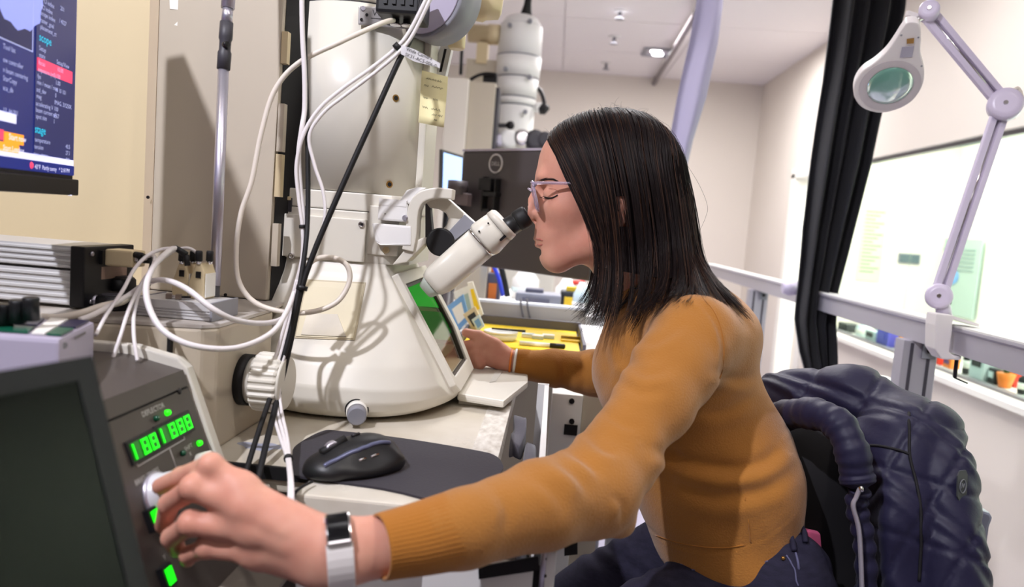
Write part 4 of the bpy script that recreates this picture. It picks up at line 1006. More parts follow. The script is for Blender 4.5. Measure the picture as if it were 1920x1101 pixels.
# black camera head with finned body and its big grey disc housing
q0, q1 = P(713, -40, 1.07), P(800, 36, 1.07)
bh = place('camera_head', box((q0[0], 1.05, q1[2]), (q1[0] - .006, 1.125, q0[2])), MATS['black_plastic'], tem, bevel=.005)
for k in range(5): x = q0[0] + .012 + k * .012; place('fin', box((x, 1.0475, q1[2] + .012), (x + .005, 1.052, q0[2])), MATS['black_plastic'], bh)
for px in (742, 763): q = P(px, 38, 1.08); place('cable_gland', lathe((q[0], 1.08, q1[2]), (0, 0, -1), [(0, .0055), (.006, .0055), (.0065, .0075), (.009, .0075)], 14), MATS['chrome'], bh)
dc = P(800, -14, 1.16); dd = np.array([-.42, -.9, .0])
dh = place('disc_housing', lathe(dc - dd * .05, dd / np.linalg.norm(dd), [(0, .068), (.05, .068), (.052, .066)], 48), MATS['grey_plastic'], tem)
place('disc_face', lathe(dc - dd * .05, dd / np.linalg.norm(dd), [(.0525, .062), (.0545, .061)], 48), MATS['lilac_white'], dh)
d0 = P(870, 0, 1.26)
place('side_port', lathe(d0, (1, .15, -.06), [(0, .028), (.035, .03), (.04, .026), (.06, .022), (.064, .012)], 28), MATS['gold_cream'], tem)
q = P(858, 60, 1.25); place('valve_body', lathe(q + (0, 0, .03), (0, 0, -1), [(0, .014), (.055, .014), (.058, .011)], 24), MATS['gold_cream'], tem)
place('valve_ring', lathe(q + (0, 0, .012), (0, 0, -1), [(0, .0148), (.003, .0148)], 24), MATS['black_rubber'], tem)
a, b = P(838, 70, 1.27), P(822, 142, 1.27); place('slotted_bar', obox(a + (-.008, 0, 0), (.020, 0, 0), (0, .02, 0), b - a), MATS['brushed_alu'], tem, bevel=.001)
place('bar_slot', obox(a + (b - a) * .3 + (0, -.0006, 0), (.004, 0, 0), (0, .001, 0), (b - a) * .6), MATS['dark_metal'], tem)

# ================================================================== things on and around the microscope
q = P(812, 185, 1.20)
sn = thing('sticky_note', P(812, 238, 1.2), 'pale yellow sticky note with handwriting stuck on the right edge of the column', 'note')
a, b, c, d = P(791, 132, 1.178), P(840, 144, 1.186), P(833, 240, 1.176), P(785, 230, 1.168)
secs = []
for t in np.linspace(0, 1, 8):
    l, r = a * (1 - t) + d * t, b * (1 - t) + c * t; bend = np.array([0, -.006, 0]) * t * t
    secs.append([l + bend * .4, r + bend, r + bend + (0, .0006, 0), l + bend * .4 + (0, .0006, 0)])
place('paper', loft(secs), mat('note_yellow', (236, 226, 176), .7), sn)
g = G()
rng2 = random.Random(3)
for row, (x0, L, n) in enumerate(((.2, .6, 3), (.12, .2, 1), (.42, .5, 1), (.12, .2, 1), (.5, .2, 1), (.12, .25, 1), (.45, .45, 1), (.5, .45, 2), (.6, .15, 1))):
    tt_ = (.12, .26, .25, .50, .49, .68, .68, .79, .88)[row]; x = x0
    for w in range(n):
        pts = []
        for k in range(int(10 * L / n) + 6):
            xx = x + L / n * .85 * k / (10 * L / n + 5); yy = tt_ + .022 * math.sin(k * 2.3 + row) + .01 * rng2.random()
            l, r = a * (1 - yy) + d * yy, b * (1 - yy) + c * yy; pts.append(l * (1 - xx) + r * xx + np.array([0, -.006, 0]) * yy * yy * (.4 + .6 * xx) + (0, -.0006, 0))
        tube(pts, .00028, 3, g); x += L / n
place('handwriting', g, MATS['ink'], sn)

# mouse pad, mouse
pts = [(548, 858), (556, 838), (604, 812), (640, 812), (760, 826), (892, 848), (928, 858), (942, 874), (938, 890), (886, 952), (720, 920), (560, 897), (548, 884)]
pad = [PZ(x, y, ZTB + .0003) for x, y in pts]
pad = crom(pad, 5, True)
tag(place('mouse_pad', prism(pad, (0, 0, .0026)), mat('pad_cloth', (40, 36, 46), .8, bump=.1, bscale=300, sheen=.15), None), 'dark violet-black cloth mouse pad on the front of the table', 'mouse pad')
ms = thing('computer_mouse', PZ(665, 880, ZTB), 'black contoured computer mouse with silver wheel on the dark pad', 'mouse')
zp = ZTB + .0033
mo = PZ(585, 905, zp); mb = PZ(745, 872, zp)
f_ = np.array([mo[0] - mb[0], mo[1] - mb[1], 0]); ML = np.linalg.norm(f_); f_ /= ML; s_ = np.array([-f_[1], f_[0], 0])      # s_: mouse's left or right
if s_[1] < 0: s_ = -s_
# local frame: along f_ (front), s_ (away from the camera)
mc = (mo + mb) / 2 + s_ * .014 - f_ * .006; K = .86
F = Field(mc - (.09, .09, .005), mc + (.09, .09, .06), .0013)
rot = np.array([f_, s_, [0, 0, 1.]]).T
def ml(a, b, h): return mc + f_ * a + s_ * b + np.array([0, 0, h])
F.ell(ml(-.012*K, .0, .006), (.058*K, .036*K, .034), .01, rot); F.ell(ml(.02*K, .002, .004), (.05*K, .032*K, .022), .016, rot); F.ell(ml(-.012*K, -.026*K, .008), (.05*K, .02*K, .016), .012, rot); F.ell(ml(.046*K, 0, .006), (.022*K, .030*K, .013), .012, rot)
F.ell(ml(.008*K, -.052*K, .034), (.055*K, .024*K, .022), .012, rot, sub=True)
F.plane((0, 0, zp), (0, 0, -1), .004)
V_, F_ = F.mesh(2); netobj('shell', V_, F_, MATS['black_plastic'], ms)
def on_mouse(a, b):
    rel = V_ - mc; d = (rel @ f_ - a) ** 2 + (rel @ s_ - b) ** 2; c = np.where(d < 2.5e-6)[0]
    if len(c) == 0: c = np.array([d.argmin()])
    return V_[c[V_[c, 2].argmax()]]
wc = on_mouse(.030, .003); place('scroll_wheel', lathe(wc + (0, 0, -.0045) - s_ * .004, s_, [(0, .009), (.001, .0105), (.007, .0105), (.008, .009)], 28), MATS['steel'], ms)
place('wheel_slot', tube([on_mouse(.044, .003) + (0, 0, .0002), on_mouse(.030, .003) + (0, 0, -.001), on_mouse(.014, .003) + (0, 0, .0002)], .0055, 8), MATS['black_rubber'], ms)
place('top_button', tube([on_mouse(.006, .003) + (0, 0, .0005), on_mouse(-.004, .003) + (0, 0, .0005)], .0022, 8), MATS['dark_metal'], ms)
trim = [on_mouse(a, -.0165 - .004 * math.cos((a - .005) * 30)) + (0, 0, .0004) for a in np.linspace(-.035, .05, 14)]
place('side_trim', tube(crom(trim, 3), .0027, 6), mat('trim_blue', (104, 108, 138), .3, .4), ms)
for a in (-.008, .008): place('thumb_button', tube([on_mouse(a - .005, -.028) + (0, 0, .0004), on_mouse(a + .005, -.028) + (0, 0, .0004)], .0018, 6), MATS['chrome'], ms)
# palm rest on the table right of the chamber
tag_ = thing('palm_rest', PZ(930, 730, ZTB), 'cream angular palm rest plate on the table in front of the viewing window', 'palm rest')
zr = .772
pp_ = [PZ(x, y, zr) for x, y in ((866, 690), (900, 683), (974, 690), (990, 702), (990, 716), (945, 752), (858, 738))]
place('plate', prism([p - (0, 0, .012) for p in pp_], (0, 0, .012)), MATS['cream_paint'], tag_, bevel=.004)
place('foot', box((min(p[0] for p in pp_) + .02, pp_[5][1] + .04, ZTB + .0005), (XT1 - .02, pp_[1][1] - .03, zr - .0125)), MATS['cream_paint'], tag_)
place('groove', prism([p + (0, 0, .0002) for p in (PZ(930, 694, zr), PZ(944, 695, zr), PZ(930, 715, zr), PZ(918, 718, zr))], (0, 0, .0006)), mat('groove_grey', (204, 200, 192), .5), tag_)

# ================================================================== the woman at the eyepiece
mat('skin', (220, 164, 142), .48, var=.10, vscale=22, rgb2=(206, 142, 122), sss=.12, spec=.35, bump=.06, bscale=700)
mat('sweater', (172, 114, 50), .85, var=.10, vscale=9, bump=.35, bscale=420, sheen=.25, spec=.2)
mat('sweater_rib', (166, 106, 40), .85, bump=.15, bscale=500, sheen=.2, spec=.2)
mat('denim', (44, 42, 62), .8, var=.35, vscale=60, bump=.3, bscale=500, spec=.25, stretch=(1, 1, 3))
mat('stitch', (96, 96, 128), .8)
mat('hair_dark', (27, 18, 18), .42, spec=.3); mat('hair_base', (16, 11, 11), .9, spec=.05); mat('hair_brown', (74, 50, 38), .42, spec=.3)
mat('lip', (180, 108, 96), .4); mat('lash', (30, 20, 18), .6); mat('clear_frame', (226, 216, 240), .08, trans=.75, ior=1.4, spec=.6)
mat('lens', (255, 255, 255), .01, trans=1.0, ior=1.03)
per = thing('person', P(1380, 1040, 1.13) * (1, 1, 0) + (0, 0, .45), 'seated woman with dark hair, glasses and mustard sweater looking into the eyepiece', 'person')
TH = 1.17
def H(px, py, dy=0.0): return P(px, py, TH + dy)
# --- head and neck
F = Field(H(975, 560) + (-.0, -.12, -.14), H(1300, 190) + (.02, .12, .02), .0017)
F.ell(H(1142, 318), (.103, .075, .082), .01); F.ell(H(1078, 306), (.0475, .058, .048), .03); F.ell(H(1074, 392), (.053, .054, .085), .03)
F.ell(H(1036, 443), (.026, .030, .032), .022); F.ell(H(1042, 484), (.0215, .024, .0195), .018)
for s in (-1, 1):
    F.cone(H(1046, 483, s * .014), H(1128, 452, s * .048), .018, .017, .02); F.cone(H(1128, 452, s * .048), H(1152, 400, s * .060), .017, .016, .02)
    F.ell(H(1060, 388, s * .036), (.028, .022, .022), .02)
F.cone(H(1021, 334, -.03), H(1021, 334, .03), .010, .010, .016)
for s in (-1, 1): F.ell(H(1014, 359, s * .031), (.013, .017, .011), .014, sub=True); F.ell(H(1035, 363, s * .031), (.0135, .014, .0125), .004)
F.cone(H(1012, 348), H(992, 396), .0075, .0098, .008); F.cone(H(992, 396), H(1005, 409), .0098, .008, .006)
for s in (-1, 1): F.ell(H(1012, 403, s * .0115), (.009, .007, .0075), .006); F.ell(H(1004, 414, s * .006), (.0035, .003, .003), .003, sub=True)
for s in (-1, 1): F.cone(H(1009, 448.5), H(1024, 453, s * .018), .0062, .003, .004); F.cone(H(1012, 458.5), H(1025, 455, s * .017), .0068, .003, .004)
for s in (-1, 1): F.cone(H(999, 453), H(1028, 455, s * .022), .0012, .0010, .003, sub=True)
F.ell(H(1011, 472), (.006, .016, .004), .008, sub=True)
F.cone(H(1150, 428), H(1222, 575), .055, .064, .03)
for s in (-1, 1):     # ears
    F.cone(H(1158, 378, s * .088), H(1160, 416, s * .082), .017, .010, .006, flat=((0, 1, 0), .4)); F.ell(H(1158, 392, s * .096), (.009, .006, .014), .004, sub=True)
HV, HF = F.mesh(2)
# --- right hand and forearm (gripping the knob)
def hand_field(lo, hi, h): return Field(lo, hi, h)
pts_ = [P(760, 1017, .625), P(296, 1060, .60)]
F = Field(np.minimum(*pts_) + (-.04, -.06, -.07), np.maximum(*pts_) + (.03, .09, .085), .0014)
vdir = np.array([0.02, -.93, .36])             # out of the back of the hand
F.cone(P(775, 1014, .632), P(640, 1036, .604), .026, .0275, .004, flat=(vdir, .76))
wr = [P(606, 1012, .602), P(606, 1028, .598), P(604, 1046, .599), P(602, 1062, .603)]
mcp = [P(452, 918, .604), P(462, 953, .597), P(476, 993, .597), P(482, 1034, .603)]
for a, b, ra, rb in zip(wr, mcp, (.0165, .018, .018, .0165), (.0118, .012, .0118, .0108)): F.cone(a, b, ra, rb, .012)
F.cone(P(640, 1036, .604), P(600, 1040, .602), .0272, .0255, .01, flat=(vdir, .78))
F.ell(P(545, 1018, .612), (.034, .017, .028), .015)
fing = [((396, 873, .603), (340, 894, .628), (301, 912, .641), (.0098, .0092, .0080, .0072)), ((362, 915, .594), (318, 945, .618), (307, 985, .640), (.0102, .0096, .0086, .0075)),
        ((358, 982, .593), (322, 1008, .615), (332, 1030, .636), (.0102, .0094, .0082, .0072)), ((388, 1027, .600), (354, 1041, .616), (352, 1050, .634), (.009, .0082, .0072, .0064))]
for m, (pp, dd_, tp_, r) in zip(mcp, fing):
    pp, dd_, tp_ = P(*pp), P(*dd_), P(*tp_)
    F.cone(m, pp, r[0] + .0016, r[1] + .0006, .010); F.cone(pp, dd_, r[1] + .0002, r[2] + .0005, .004); F.cone(dd_, tp_, r[2] + .0005, r[3] + .0004, .003)
    F.ell(pp + np.array([0, -.0015, .001]), r[1] * 1.03, .004); F.ell(m + vdir * .001, .0116, .012)
F.cone(P(590, 1010, .615), P(478, 945, .640), .0165, .0125, .012); F.cone(P(478, 945, .640), P(395, 925, .664), .0118, .0105, .005); F.cone(P(395, 925, .664), P(345, 925, .672), .0105, .0085, .004)
# tendons
for m, w in zip(mcp, wr): F.cone(w * .55 + m * .45 + vdir * .0125, m + vdir * .008, .0010, .0018, .010)
RV, RF = F.mesh(2)
# --- left hand behind the window frame
LY = 1.395
F = Field(P(850, 720, LY) + (-.0, -.06, -.03), P(1010, 600, LY) + (.03, .06, .03), .0019)
F.cone(P(1000, 684, LY), P(948, 676, LY), .024, .0205, .004, flat=((0, 1, 0), .85)); F.cone(P(948, 676, LY), P(935, 668, LY), .0205, .021, .01)
F.ell(P(918, 661, LY), (.036, .017, .026), .014)
for k, (m, q, t) in enumerate((((897, 646), (872, 648), (862, 664)), ((894, 660), (868, 664), (861, 678)), ((895, 673), (872, 679), (866, 690)), ((900, 683), (880, 690), (872, 697)))):
    m, q, t = P(*m, LY - .012), P(*q, LY - .012 + .006 * k), P(*t, LY + .01); F.cone(m, q, .011, .0088, .005); F.cone(q, t, .0086, .007, .003)
F.cone(P(925, 645, LY - .006), P(898, 630, LY - .012), .0125, .0105, .01); F.cone(P(898, 630, LY - .012), P(874, 624, LY - .012), .0102, .0085, .004)
LV, LF = F.mesh(2)
# --- hidden core: torso and arms, so the body is one figure under the clothes
RA = [((1300, 632, .99), .045), ((1228, 755, .895), .038), ((1152, 860, .83), .036), ((1108, 920, .785), .037), ((1010, 948, .72), .034), ((870, 989, .658), .028), ((765, 1016, .630), .023)]
LA = [((1262, 612, 1.30), .045), ((1215, 690, 1.36), .038), ((1182, 716, 1.385), .035), ((1110, 699, 1.395), .032), ((1010, 686, 1.395), .023)]
c0 = P(1300, 800, 1.13)
F = Field(c0 + (-.62, -.60, -.30), c0 + (.25, .45, .22), .006)
TORSO = [((1262, 700, 1.13), (.105, .135, .12)), ((1302, 615, 1.13), (.07, .14, .05)), ((1325, 860, 1.13), (.105, .13, .13)), ((1365, 975, 1.13), (.1, .13, .08)), ((1420, 1070, 1.13), (.1, .14, .08))]
for c, r in TORSO: F.ell(P(*c), r, .04)
for A_ in (RA, LA):
    for (a, ra), (b, rb) in zip(A_[:-1], A_[1:]): F.cone(P(*a), P(*b), ra, rb, .01)
F.cone(P(1222, 575, TH), P(1262, 640, 1.14), .055, .06, .03)
CV, CF = F.mesh(1)
BV = np.concatenate([HV, RV, LV, CV]); o1, o2, o3 = len(HV), len(HV) + len(RV), len(HV) + len(RV) + len(LV)
BFc = np.concatenate([HF, RF + o1, LF + o2, CF + o3])
body = netobj('body', BV, BFc, MATS['skin'], per)

# --- projecting helper: nearest mesh vertex under a pixel
def proj(V):
    q = (np.asarray(V) - CAM) @ MC; return np.stack([IW / 2 + FPX * q[:, 0] / q[:, 2], IH / 2 - FPX * q[:, 1] / q[:, 2]], 1)
def along(sk, pts, out, per=7):
    """lay a line on a surface: dense points of a projected polyline"""
    q = crom([(x, y, 0) for x, y in pts], per)[:, :2]; w = np.array([sk.at(x, y, out) for x, y in q])
    for _ in range(2): w[1:-1] = w[1:-1] * .5 + (w[:-2] + w[2:]) * .25
    return w
class Skin:
    def __init__(s, V, Fq): s.V = V; s.N = normals(V, Fq); s.p = proj(V)
    def at(s, px, py, out=0.0, r=4):
        d = np.hypot(s.p[:, 0] - px, s.p[:, 1] - py); rr = r
        while True:
            c = np.where(d < rr)[0]
            if len(c): break
            rr *= 1.6
        y = s.V[c, 1]; c = c[y < y.min() + .02]; w = 1 / (d[c] + .4) ** 2; w /= w.sum(); n = (s.N[c] * w[:, None]).sum(0); n /= np.linalg.norm(n) + 1e-9
        q = (s.V[c] * w[:, None]).sum(0); return q + n * out
hs = Skin(HV, HF)
# eyebrow, lashes, lips
g = G()
for i in range(60):
    t = i / 59; x = 1012 + 30 * t; y = 338 - 4 * math.sin(math.pi * t * .8) + 3 * t + random.uniform(-2.4, 2.4) * (1 - .5 * t)
    a = hs.at(x, y, .0004); b = hs.at(x + 6, y - 2.2 + 3 * t, .0010); tube([a, (a + b) / 2 + (0, -.0005, 0), b], [.00028, .00028, .0001], 3, g)
place('eyebrow', g, MATS['lash'], per)
lid = [hs.at(x, y, .0007) for x, y in ((1021, 368), (1025, 370.5), (1030, 372), (1035, 371.5), (1041, 369), (1046, 366))]
g = tube(crom(lid, 4), [.0012] * 15 + [.0010] * 6, 6)
for i in range(14):
    k = i / 13; a = crom(lid, 4)[int(k * 20)]; tube([a, a + (-.0045 + .0035 * k, -.0025, -.0022), a + (-.0075 + .006 * k, -.004, -.0018)], [.0003, .00025, .0001], 3, g)
place('eyelashes', g, MATS['lash'], per)
place('eyelid_crease', tube(crom([hs.at(x, y, .0001) for x, y in ((1022, 357), (1030, 354), (1040, 355), (1048, 360))], 4), .0004, 5), mat('crease', (170, 104, 86), .6), per)
for nm, lp in (('upper_lip', ((1006, 449), (1013, 449.5), (1020, 451.5), (1026, 454.5))), ('lower_lip', ((1008, 459), (1014, 459.5), (1020, 458), (1025, 456)))):
    place(nm, tube(crom([hs.at(x, y, -.0010) for x, y in lp], 4), [.0022, .0022, .0022, .0022, .0022, .0022, .0021, .0020, .0019, .0016, .0013, .0009, .0005], 8), MATS['lip'], per)
place('earring', tube(crom([H(1138, 418, -.088), H(1134, 427, -.09), H(1138, 436, -.09), H(1142, 427, -.088)], 5, True), .0009, 6, closed=True), MATS['brass'], per)

# --- sweater
F = Field(c0 + (-.66, -.64, -.34), c0 + (.27, .46, .26), .0042)
SW_ = [((1262, 692, 1.13), (.120, .150, .128)), ((1300, 612, 1.13), (.088, .150, .060)), ((1325, 860, 1.13), (.118, .145, .14)), ((1362, 975, 1.13), (.106, .142, .09))]
for c, r in SW_: F.ell(P(*c), r, .045)
F.ell(P(1372, 1022, 1.13), (.112, .150, .065), .03); F.ell(P(1404, 890, 1.13), (.058, .130, .060), .06)
SR = [((1300, 634, .985), .056), ((1262, 695, .94), .052), ((1226, 757, .895), .0475), ((1152, 862, .83), .0445), ((1110, 920, .785), .0485), ((1010, 948, .72), .0425), ((870, 990, .655), .0345), ((800, 1006, .630), .0312)]
SL_ = [((1262, 612, 1.30), .056), ((1215, 690, 1.36), .047), ((1182, 718, 1.385), .044), ((1110, 699, 1.395), .041), ((1040, 690, 1.395), .034), ((985, 684, 1.395), .028)]
for A_ in (SR, SL_):
    for i, ((a, ra), (b, rb)) in enumerate(zip(A_[:-1], A_[1:])): F.cone(P(*a), P(*b), ra, rb, .035 if i == 0 else .012)
F.cone(P(1215, 560, TH), P(1250, 600, 1.15), .066, .072, .03)
F.ell(P(1168, 985, .80), .012, .03)
tdir = P(1385, 1010, 1.13) - P(1300, 640, 1.13); F.plane(P(1362, 1046, 1.13), tdir + np.array([.02, 0, -.02]), .006)
SV, SF_ = F.mesh(2)
SN = normals(SV, SF_); sp = proj(SV)
def crease(pts, width, amp, facing=True):
    """press a fold along a projected line: groove with a soft lip beside it"""
    global SV
    p = crom([(x, y, 0) for x, y in pts], 8)[:, :2]; best = np.full(len(SV), 1e9); side_ = np.zeros(len(SV)); par = np.zeros(len(SV))
    for i in range(len(p) - 1):
        a, b = p[i], p[i + 1]; ba = b - a; L = ba @ ba; q = sp - a; t = np.clip((q @ ba) / L, 0, 1); e = q - t[:, None] * ba; d = np.hypot(e[:, 0], e[:, 1])
        m = d < best; best[m] = d[m]; side_[m] = np.sign(ba[0] * e[m, 1] - ba[1] * e[m, 0]); par[m] = (i + t[m]) / (len(p) - 1)
    x = best / width * side_; w = np.sin(np.pi * np.clip(par, 0.02, .98)) ** .6
    prof = -np.exp(-(x * 1.6) ** 2) + .9 * np.exp(-((x - 1.1) * 1.3) ** 2)
    near = SN[:, 1] < .35
    SV = SV + SN * (prof * w * amp * near * (best < width * 4))[:, None]
for pts, w, a in (
    ([(1215, 838), (1290, 868), (1380, 878), (1440, 862), (1460, 836)], 22, .0062), ([(1310, 775), (1360, 770), (1405, 745)], 18, .002), ([(1270, 905), (1340, 932), (1430, 918), (1484, 880)], 24, .0034),
    ([(1250, 800), (1262, 870), (1240, 940)], 26, .003), ([(1330, 690), (1380, 712), (1420, 705)], 16, .0022),
    ([(1056, 838), (1095, 862), (1125, 890)], 9, .004), ([(1085, 800), (1130, 840), (1160, 850)], 9, .003), ([(1040, 862), (1080, 895), (1100, 925)], 10, .003), ([(1120, 768), (1170, 795), (1200, 800)], 9, .002),
    ([(1168, 668), (1210, 700), (1260, 690)], 12, .003), ([(1150, 705), (1200, 735), (1250, 730)], 11, .0022), ([(1185, 640), (1230, 640), (1290, 600)], 10, .0022), ([(1000, 895), (1040, 925), (1060, 960)], 12, .002), ([(930, 920), (950, 960), (945, 1000)], 12, .0016),
    ([(1150, 930), (1168, 950), (1165, 980)], 8, .003), ([(1305, 560), (1340, 600), (1355, 660), (1350, 715)], 5, .0018), ([(1130, 640), (1140, 690), (1128, 740)], 12, .003), ([(1160, 640), (1165, 680)], 9, .002),
    ([(1212, 985), (1260, 1022), (1340, 1036), (1430, 1012), (1492, 962)], 4, .0012), ([(1050, 660), (1058, 700), (1050, 735)], 8, .003), ([(1085, 655), (1095, 700), (1090, 740)], 8, .003)):
    crease(pts, w * 1.6 if w <= 13 and a > .0015 else w, a * .85 if w <= 13 else a)
# fine cloth undulation
SV = SV + SN * ((np.sin(SV @ np.array([40, 25, 70]) + 2 * np.sin(SV @ np.array([17, 31, 12]))) + np.sin(SV @ np.array([-55, 60, 30]))) * .0006)[:, None]
sweater = netobj('sweater', SV, SF_, MATS['sweater'], per)
def cuff(pts, n=144, ribs=48, amp=.00055, name='cuff'):
    c = crom([P(*a) for a, r in pts], 8); r = crom([(x, 0, 0) for a, x in pts], 8)[:, 0]; secs = []
    t = np.gradient(c, axis=0); t /= np.linalg.norm(t, axis=1)[:, None]; _, u_, _ = basis(t[0])
    def rg(i, rr):
        uu = u_ - t[i] * np.dot(u_, t[i]); uu /= np.linalg.norm(uu); w = np.cross(t[i], uu)
        return [c[i] + (uu * math.cos(q) + w * math.sin(q)) * (rr + amp * math.sin(ribs * q)) for q in np.linspace(0, 2 * math.pi, n, endpoint=False)]
    for i in range(len(c)): secs.append(rg(i, r[i]))
    secs.append(rg(len(c) - 1, r[-1] - .0022)); secs += [rg(i, r[i] - .003) for i in range(len(c) - 2, max(len(c) - 12, 0), -1)]
    return place(name, loft(secs, caps=False), MATS['sweater_rib'], sweater)
cuff([((878, 988, .6590), .0338), ((868, 990, .6545), .0351), ((800, 1007, .630), .0318), ((750, 1018, .617), .0292), ((712, 1026, .607), .0276)])
cuff([((1000, 686, 1.395), .0275), ((985, 684, 1.395), .0285), ((965, 681, 1.395), .0255)])
ssk = Skin(SV, SF_)
g = tube(along(ssk, ((1396, 935), (1403, 975), (1408, 1020)), .0003), .0008, 5); place('side_seam', g, MATS['sweater_rib'], sweater)
g = tube(along(ssk, ((1300, 545), (1332, 575), (1350, 610), (1358, 660), (1352, 710)), .0004), .0008, 5); place('armhole_seam', g, MATS['sweater_rib'], sweater)

place('hem_seam', tube(along(ssk, ((1230, 1004), (1280, 1020), (1350, 1028), (1395, 1022)), .0004), .0010, 5), MATS['sweater_rib'], sweater)

# --- jeans
F = Field(P(1330, 1100, 1.13) + (-.34, -.32, -.32), P(1400, 1010, 1.13) + (.2, .36, .08), .005)
F.ell(P(1416, 1072, 1.13), (.106, .142, .085), .02); F.ell(P(1366, 1010, 1.13), (.096, .130, .06), .03); F.ell(P(1440, 1100, 1.05), (.09, .09, .10), .03)
F.cone(P(1372, 1128, 1.06), P(1120, 1240, .99), .086, .074, .03); F.cone(P(1335, 1012, 1.24), P(1085, 1140, 1.30), .080, .07, .03)
F.cone(P(1120, 1240, .99), P(1090, 1450, .95), .07, .05, .02); F.cone(P(1120, 1120, 1.30), P(1120, 1420, 1.28), .068, .05, .02)
JV, JF = F.mesh(2); JN = normals(JV, JF)
JV = JV + JN * ((np.sin(JV @ np.array([60, 20, 90]) + 3 * np.sin(JV @ np.array([20, 15, 33])))) * .0018)[:, None]
jeans = netobj('jeans', JV, JF, MATS['denim'], per); js = Skin(JV, JF)
def seam(name, pts, r, m='stitch'): return place(name, tube(along(js, pts, r * .3), r, 5), MATS[m], jeans)
seam('pocket_seam', ((1296, 1070), (1360, 1064), (1420, 1056), (1476, 1042)), .0012); seam('pocket_seam', ((1476, 1042), (1490, 1070), (1496, 1100)), .0012); seam('yoke_seam', ((1470, 1000), (1490, 1030), (1500, 1090)), .0016)
seam('waist_seam', ((1250, 1052), (1330, 1066), (1420, 1046), (1500, 1000)), .0012)
for x, y in ((1478, 1002), (1500, 985)): place('belt_loop', tube(crom([js.at(x, y, .003), js.at(x + 4, y + 16, .0045), js.at(x + 8, y + 34, .003)], 4), .004, 6), MATS['denim'], jeans)
place('rivet', ball(js.at(1470, 1046, .001), .003, 8), MATS['brass'], jeans)
q = js.at(1524, 1012, .002)
tag(place('pocket_wallet', obox(q + (-.008, -.004, -.03), (.028, .012, -.008), (-.002, .008, .002), (-.008, 0, .042)), mat('pink_leather', (198, 92, 128), .45), None, bevel=.002), 'pink edge of a wallet sticking out of the back jeans pocket', 'wallet')

# --- hair: guide strands (px, py, Y), interpolated into sheets and fine strands
GN = [[(1040, 262, 1.165), (1048, 290, 1.12), (1062, 330, 1.105), (1086, 375, 1.096), (1108, 420, 1.092), (1124, 470, 1.09), (1124, 520, 1.085), (1118, 560, 1.075), (1094, 596, 1.065)],
      [(1062, 236, 1.168), (1078, 275, 1.115), (1096, 330, 1.092), (1116, 390, 1.084), (1132, 450, 1.081), (1138, 510, 1.073), (1136, 560, 1.06), (1112, 606, 1.04)],
      [(1106, 214, 1.17), (1124, 265, 1.10), (1141, 330, 1.078), (1155, 400, 1.07), (1162, 460, 1.068), (1166, 520, 1.055), (1164, 570, 1.035), (1146, 614, 1.015)],
      [(1150, 206, 1.17), (1174, 260, 1.10), (1189, 330, 1.076), (1199, 400, 1.07), (1206, 470, 1.065), (1208, 530, 1.05), (1202, 580, 1.02), (1178, 614, 1.0)],
      [(1190, 209, 1.175), (1220, 262, 1.115), (1234, 330, 1.09), (1244, 400, 1.084), (1252, 470, 1.07), (1252, 530, 1.03), (1238, 566, .985), (1206, 588, .962)],
      [(1216, 219, 1.18), (1250, 275, 1.135), (1267, 340, 1.12), (1277, 410, 1.11), (1287, 480, 1.09), (1298, 525, 1.05), (1300, 548, 1.015), (1284, 560, .98)],
      [(1232, 231, 1.19), (1268, 285, 1.17), (1286, 345, 1.16), (1297, 410, 1.15), (1307, 480, 1.14), (1332, 532, 1.12), (1368, 562, 1.10), (1398, 604, 1.085)],
      [(1232, 233, 1.20), (1266, 285, 1.21), (1283, 345, 1.21), (1294, 410, 1.20), (1304, 480, 1.19), (1330, 535, 1.17), (1372, 570, 1.15), (1400, 606, 1.13)]]
GFAR = [[(1042, 262, 1.175), (1050, 292, 1.215), (1070, 335, 1.235), (1094, 390, 1.245), (1110, 450, 1.247), (1118, 510, 1.245), (1108, 560, 1.24), (1072, 584, 1.235)],
        [(1064, 236, 1.172), (1080, 275, 1.225), (1100, 330, 1.25), (1120, 400, 1.258), (1136, 470, 1.26), (1138, 530, 1.26), (1120, 580, 1.26), (1086, 600, 1.26)],
        [(1150, 206, 1.175), (1174, 262, 1.24), (1190, 330, 1.262), (1200, 400, 1.27), (1206, 470, 1.275), (1204, 530, 1.29), (1180, 590, 1.30), (1120, 610, 1.29)],
        [(1220, 224, 1.19), (1255, 285, 1.22), (1272, 345, 1.235), (1282, 410, 1.24), (1290, 480, 1.245), (1300, 530, 1.25), (1320, 560, 1.26), (1340, 580, 1.26)]]
def drape_(s):
    """let the lower hair lie on the sweater instead of passing through it"""
    q = proj(s); s = s.copy()
    for i in range(len(s)):
        if q[i, 1] < 505: continue
        d = np.hypot(ssk.p[:, 0] - q[i, 0], ssk.p[:, 1] - q[i, 1]); c = np.where(d < 6)[0]
        if len(c) == 0: continue
        y = ssk.V[c, 1].min() - .013
        if y < s[i, 1]: s[i] = CAM + (s[i] - CAM) * (y / s[i, 1])
    k = np.clip((q[1:-1, 1] - 470) / 50, 0, 1)[:, None]
    for _ in range(3): s[1:-1] = s[1:-1] * (1 - .5 * k) + (s[:-2] + s[2:]) * .25 * k
    return s
def dense(gs, m=18):
    out = []; hc = H(1144, 316); hr = np.array([.111, .084, .0885])
    for q in gs:
        w = crom([P(*a) for a in q], 10); L = np.concatenate([[0], np.cumsum(np.linalg.norm(np.diff(w, axis=0), axis=1))]); t = np.linspace(0, L[-1], m)
        s = np.stack([np.interp(t, L, w[:, i]) for i in range(3)], 1); k0 = np.sqrt((((s - hc) / hr) ** 2).sum(1)); s = hc + (s - hc) * np.maximum(1 / k0, 1)[:, None]
        out.append(drape_(s))
    return np.array(out)
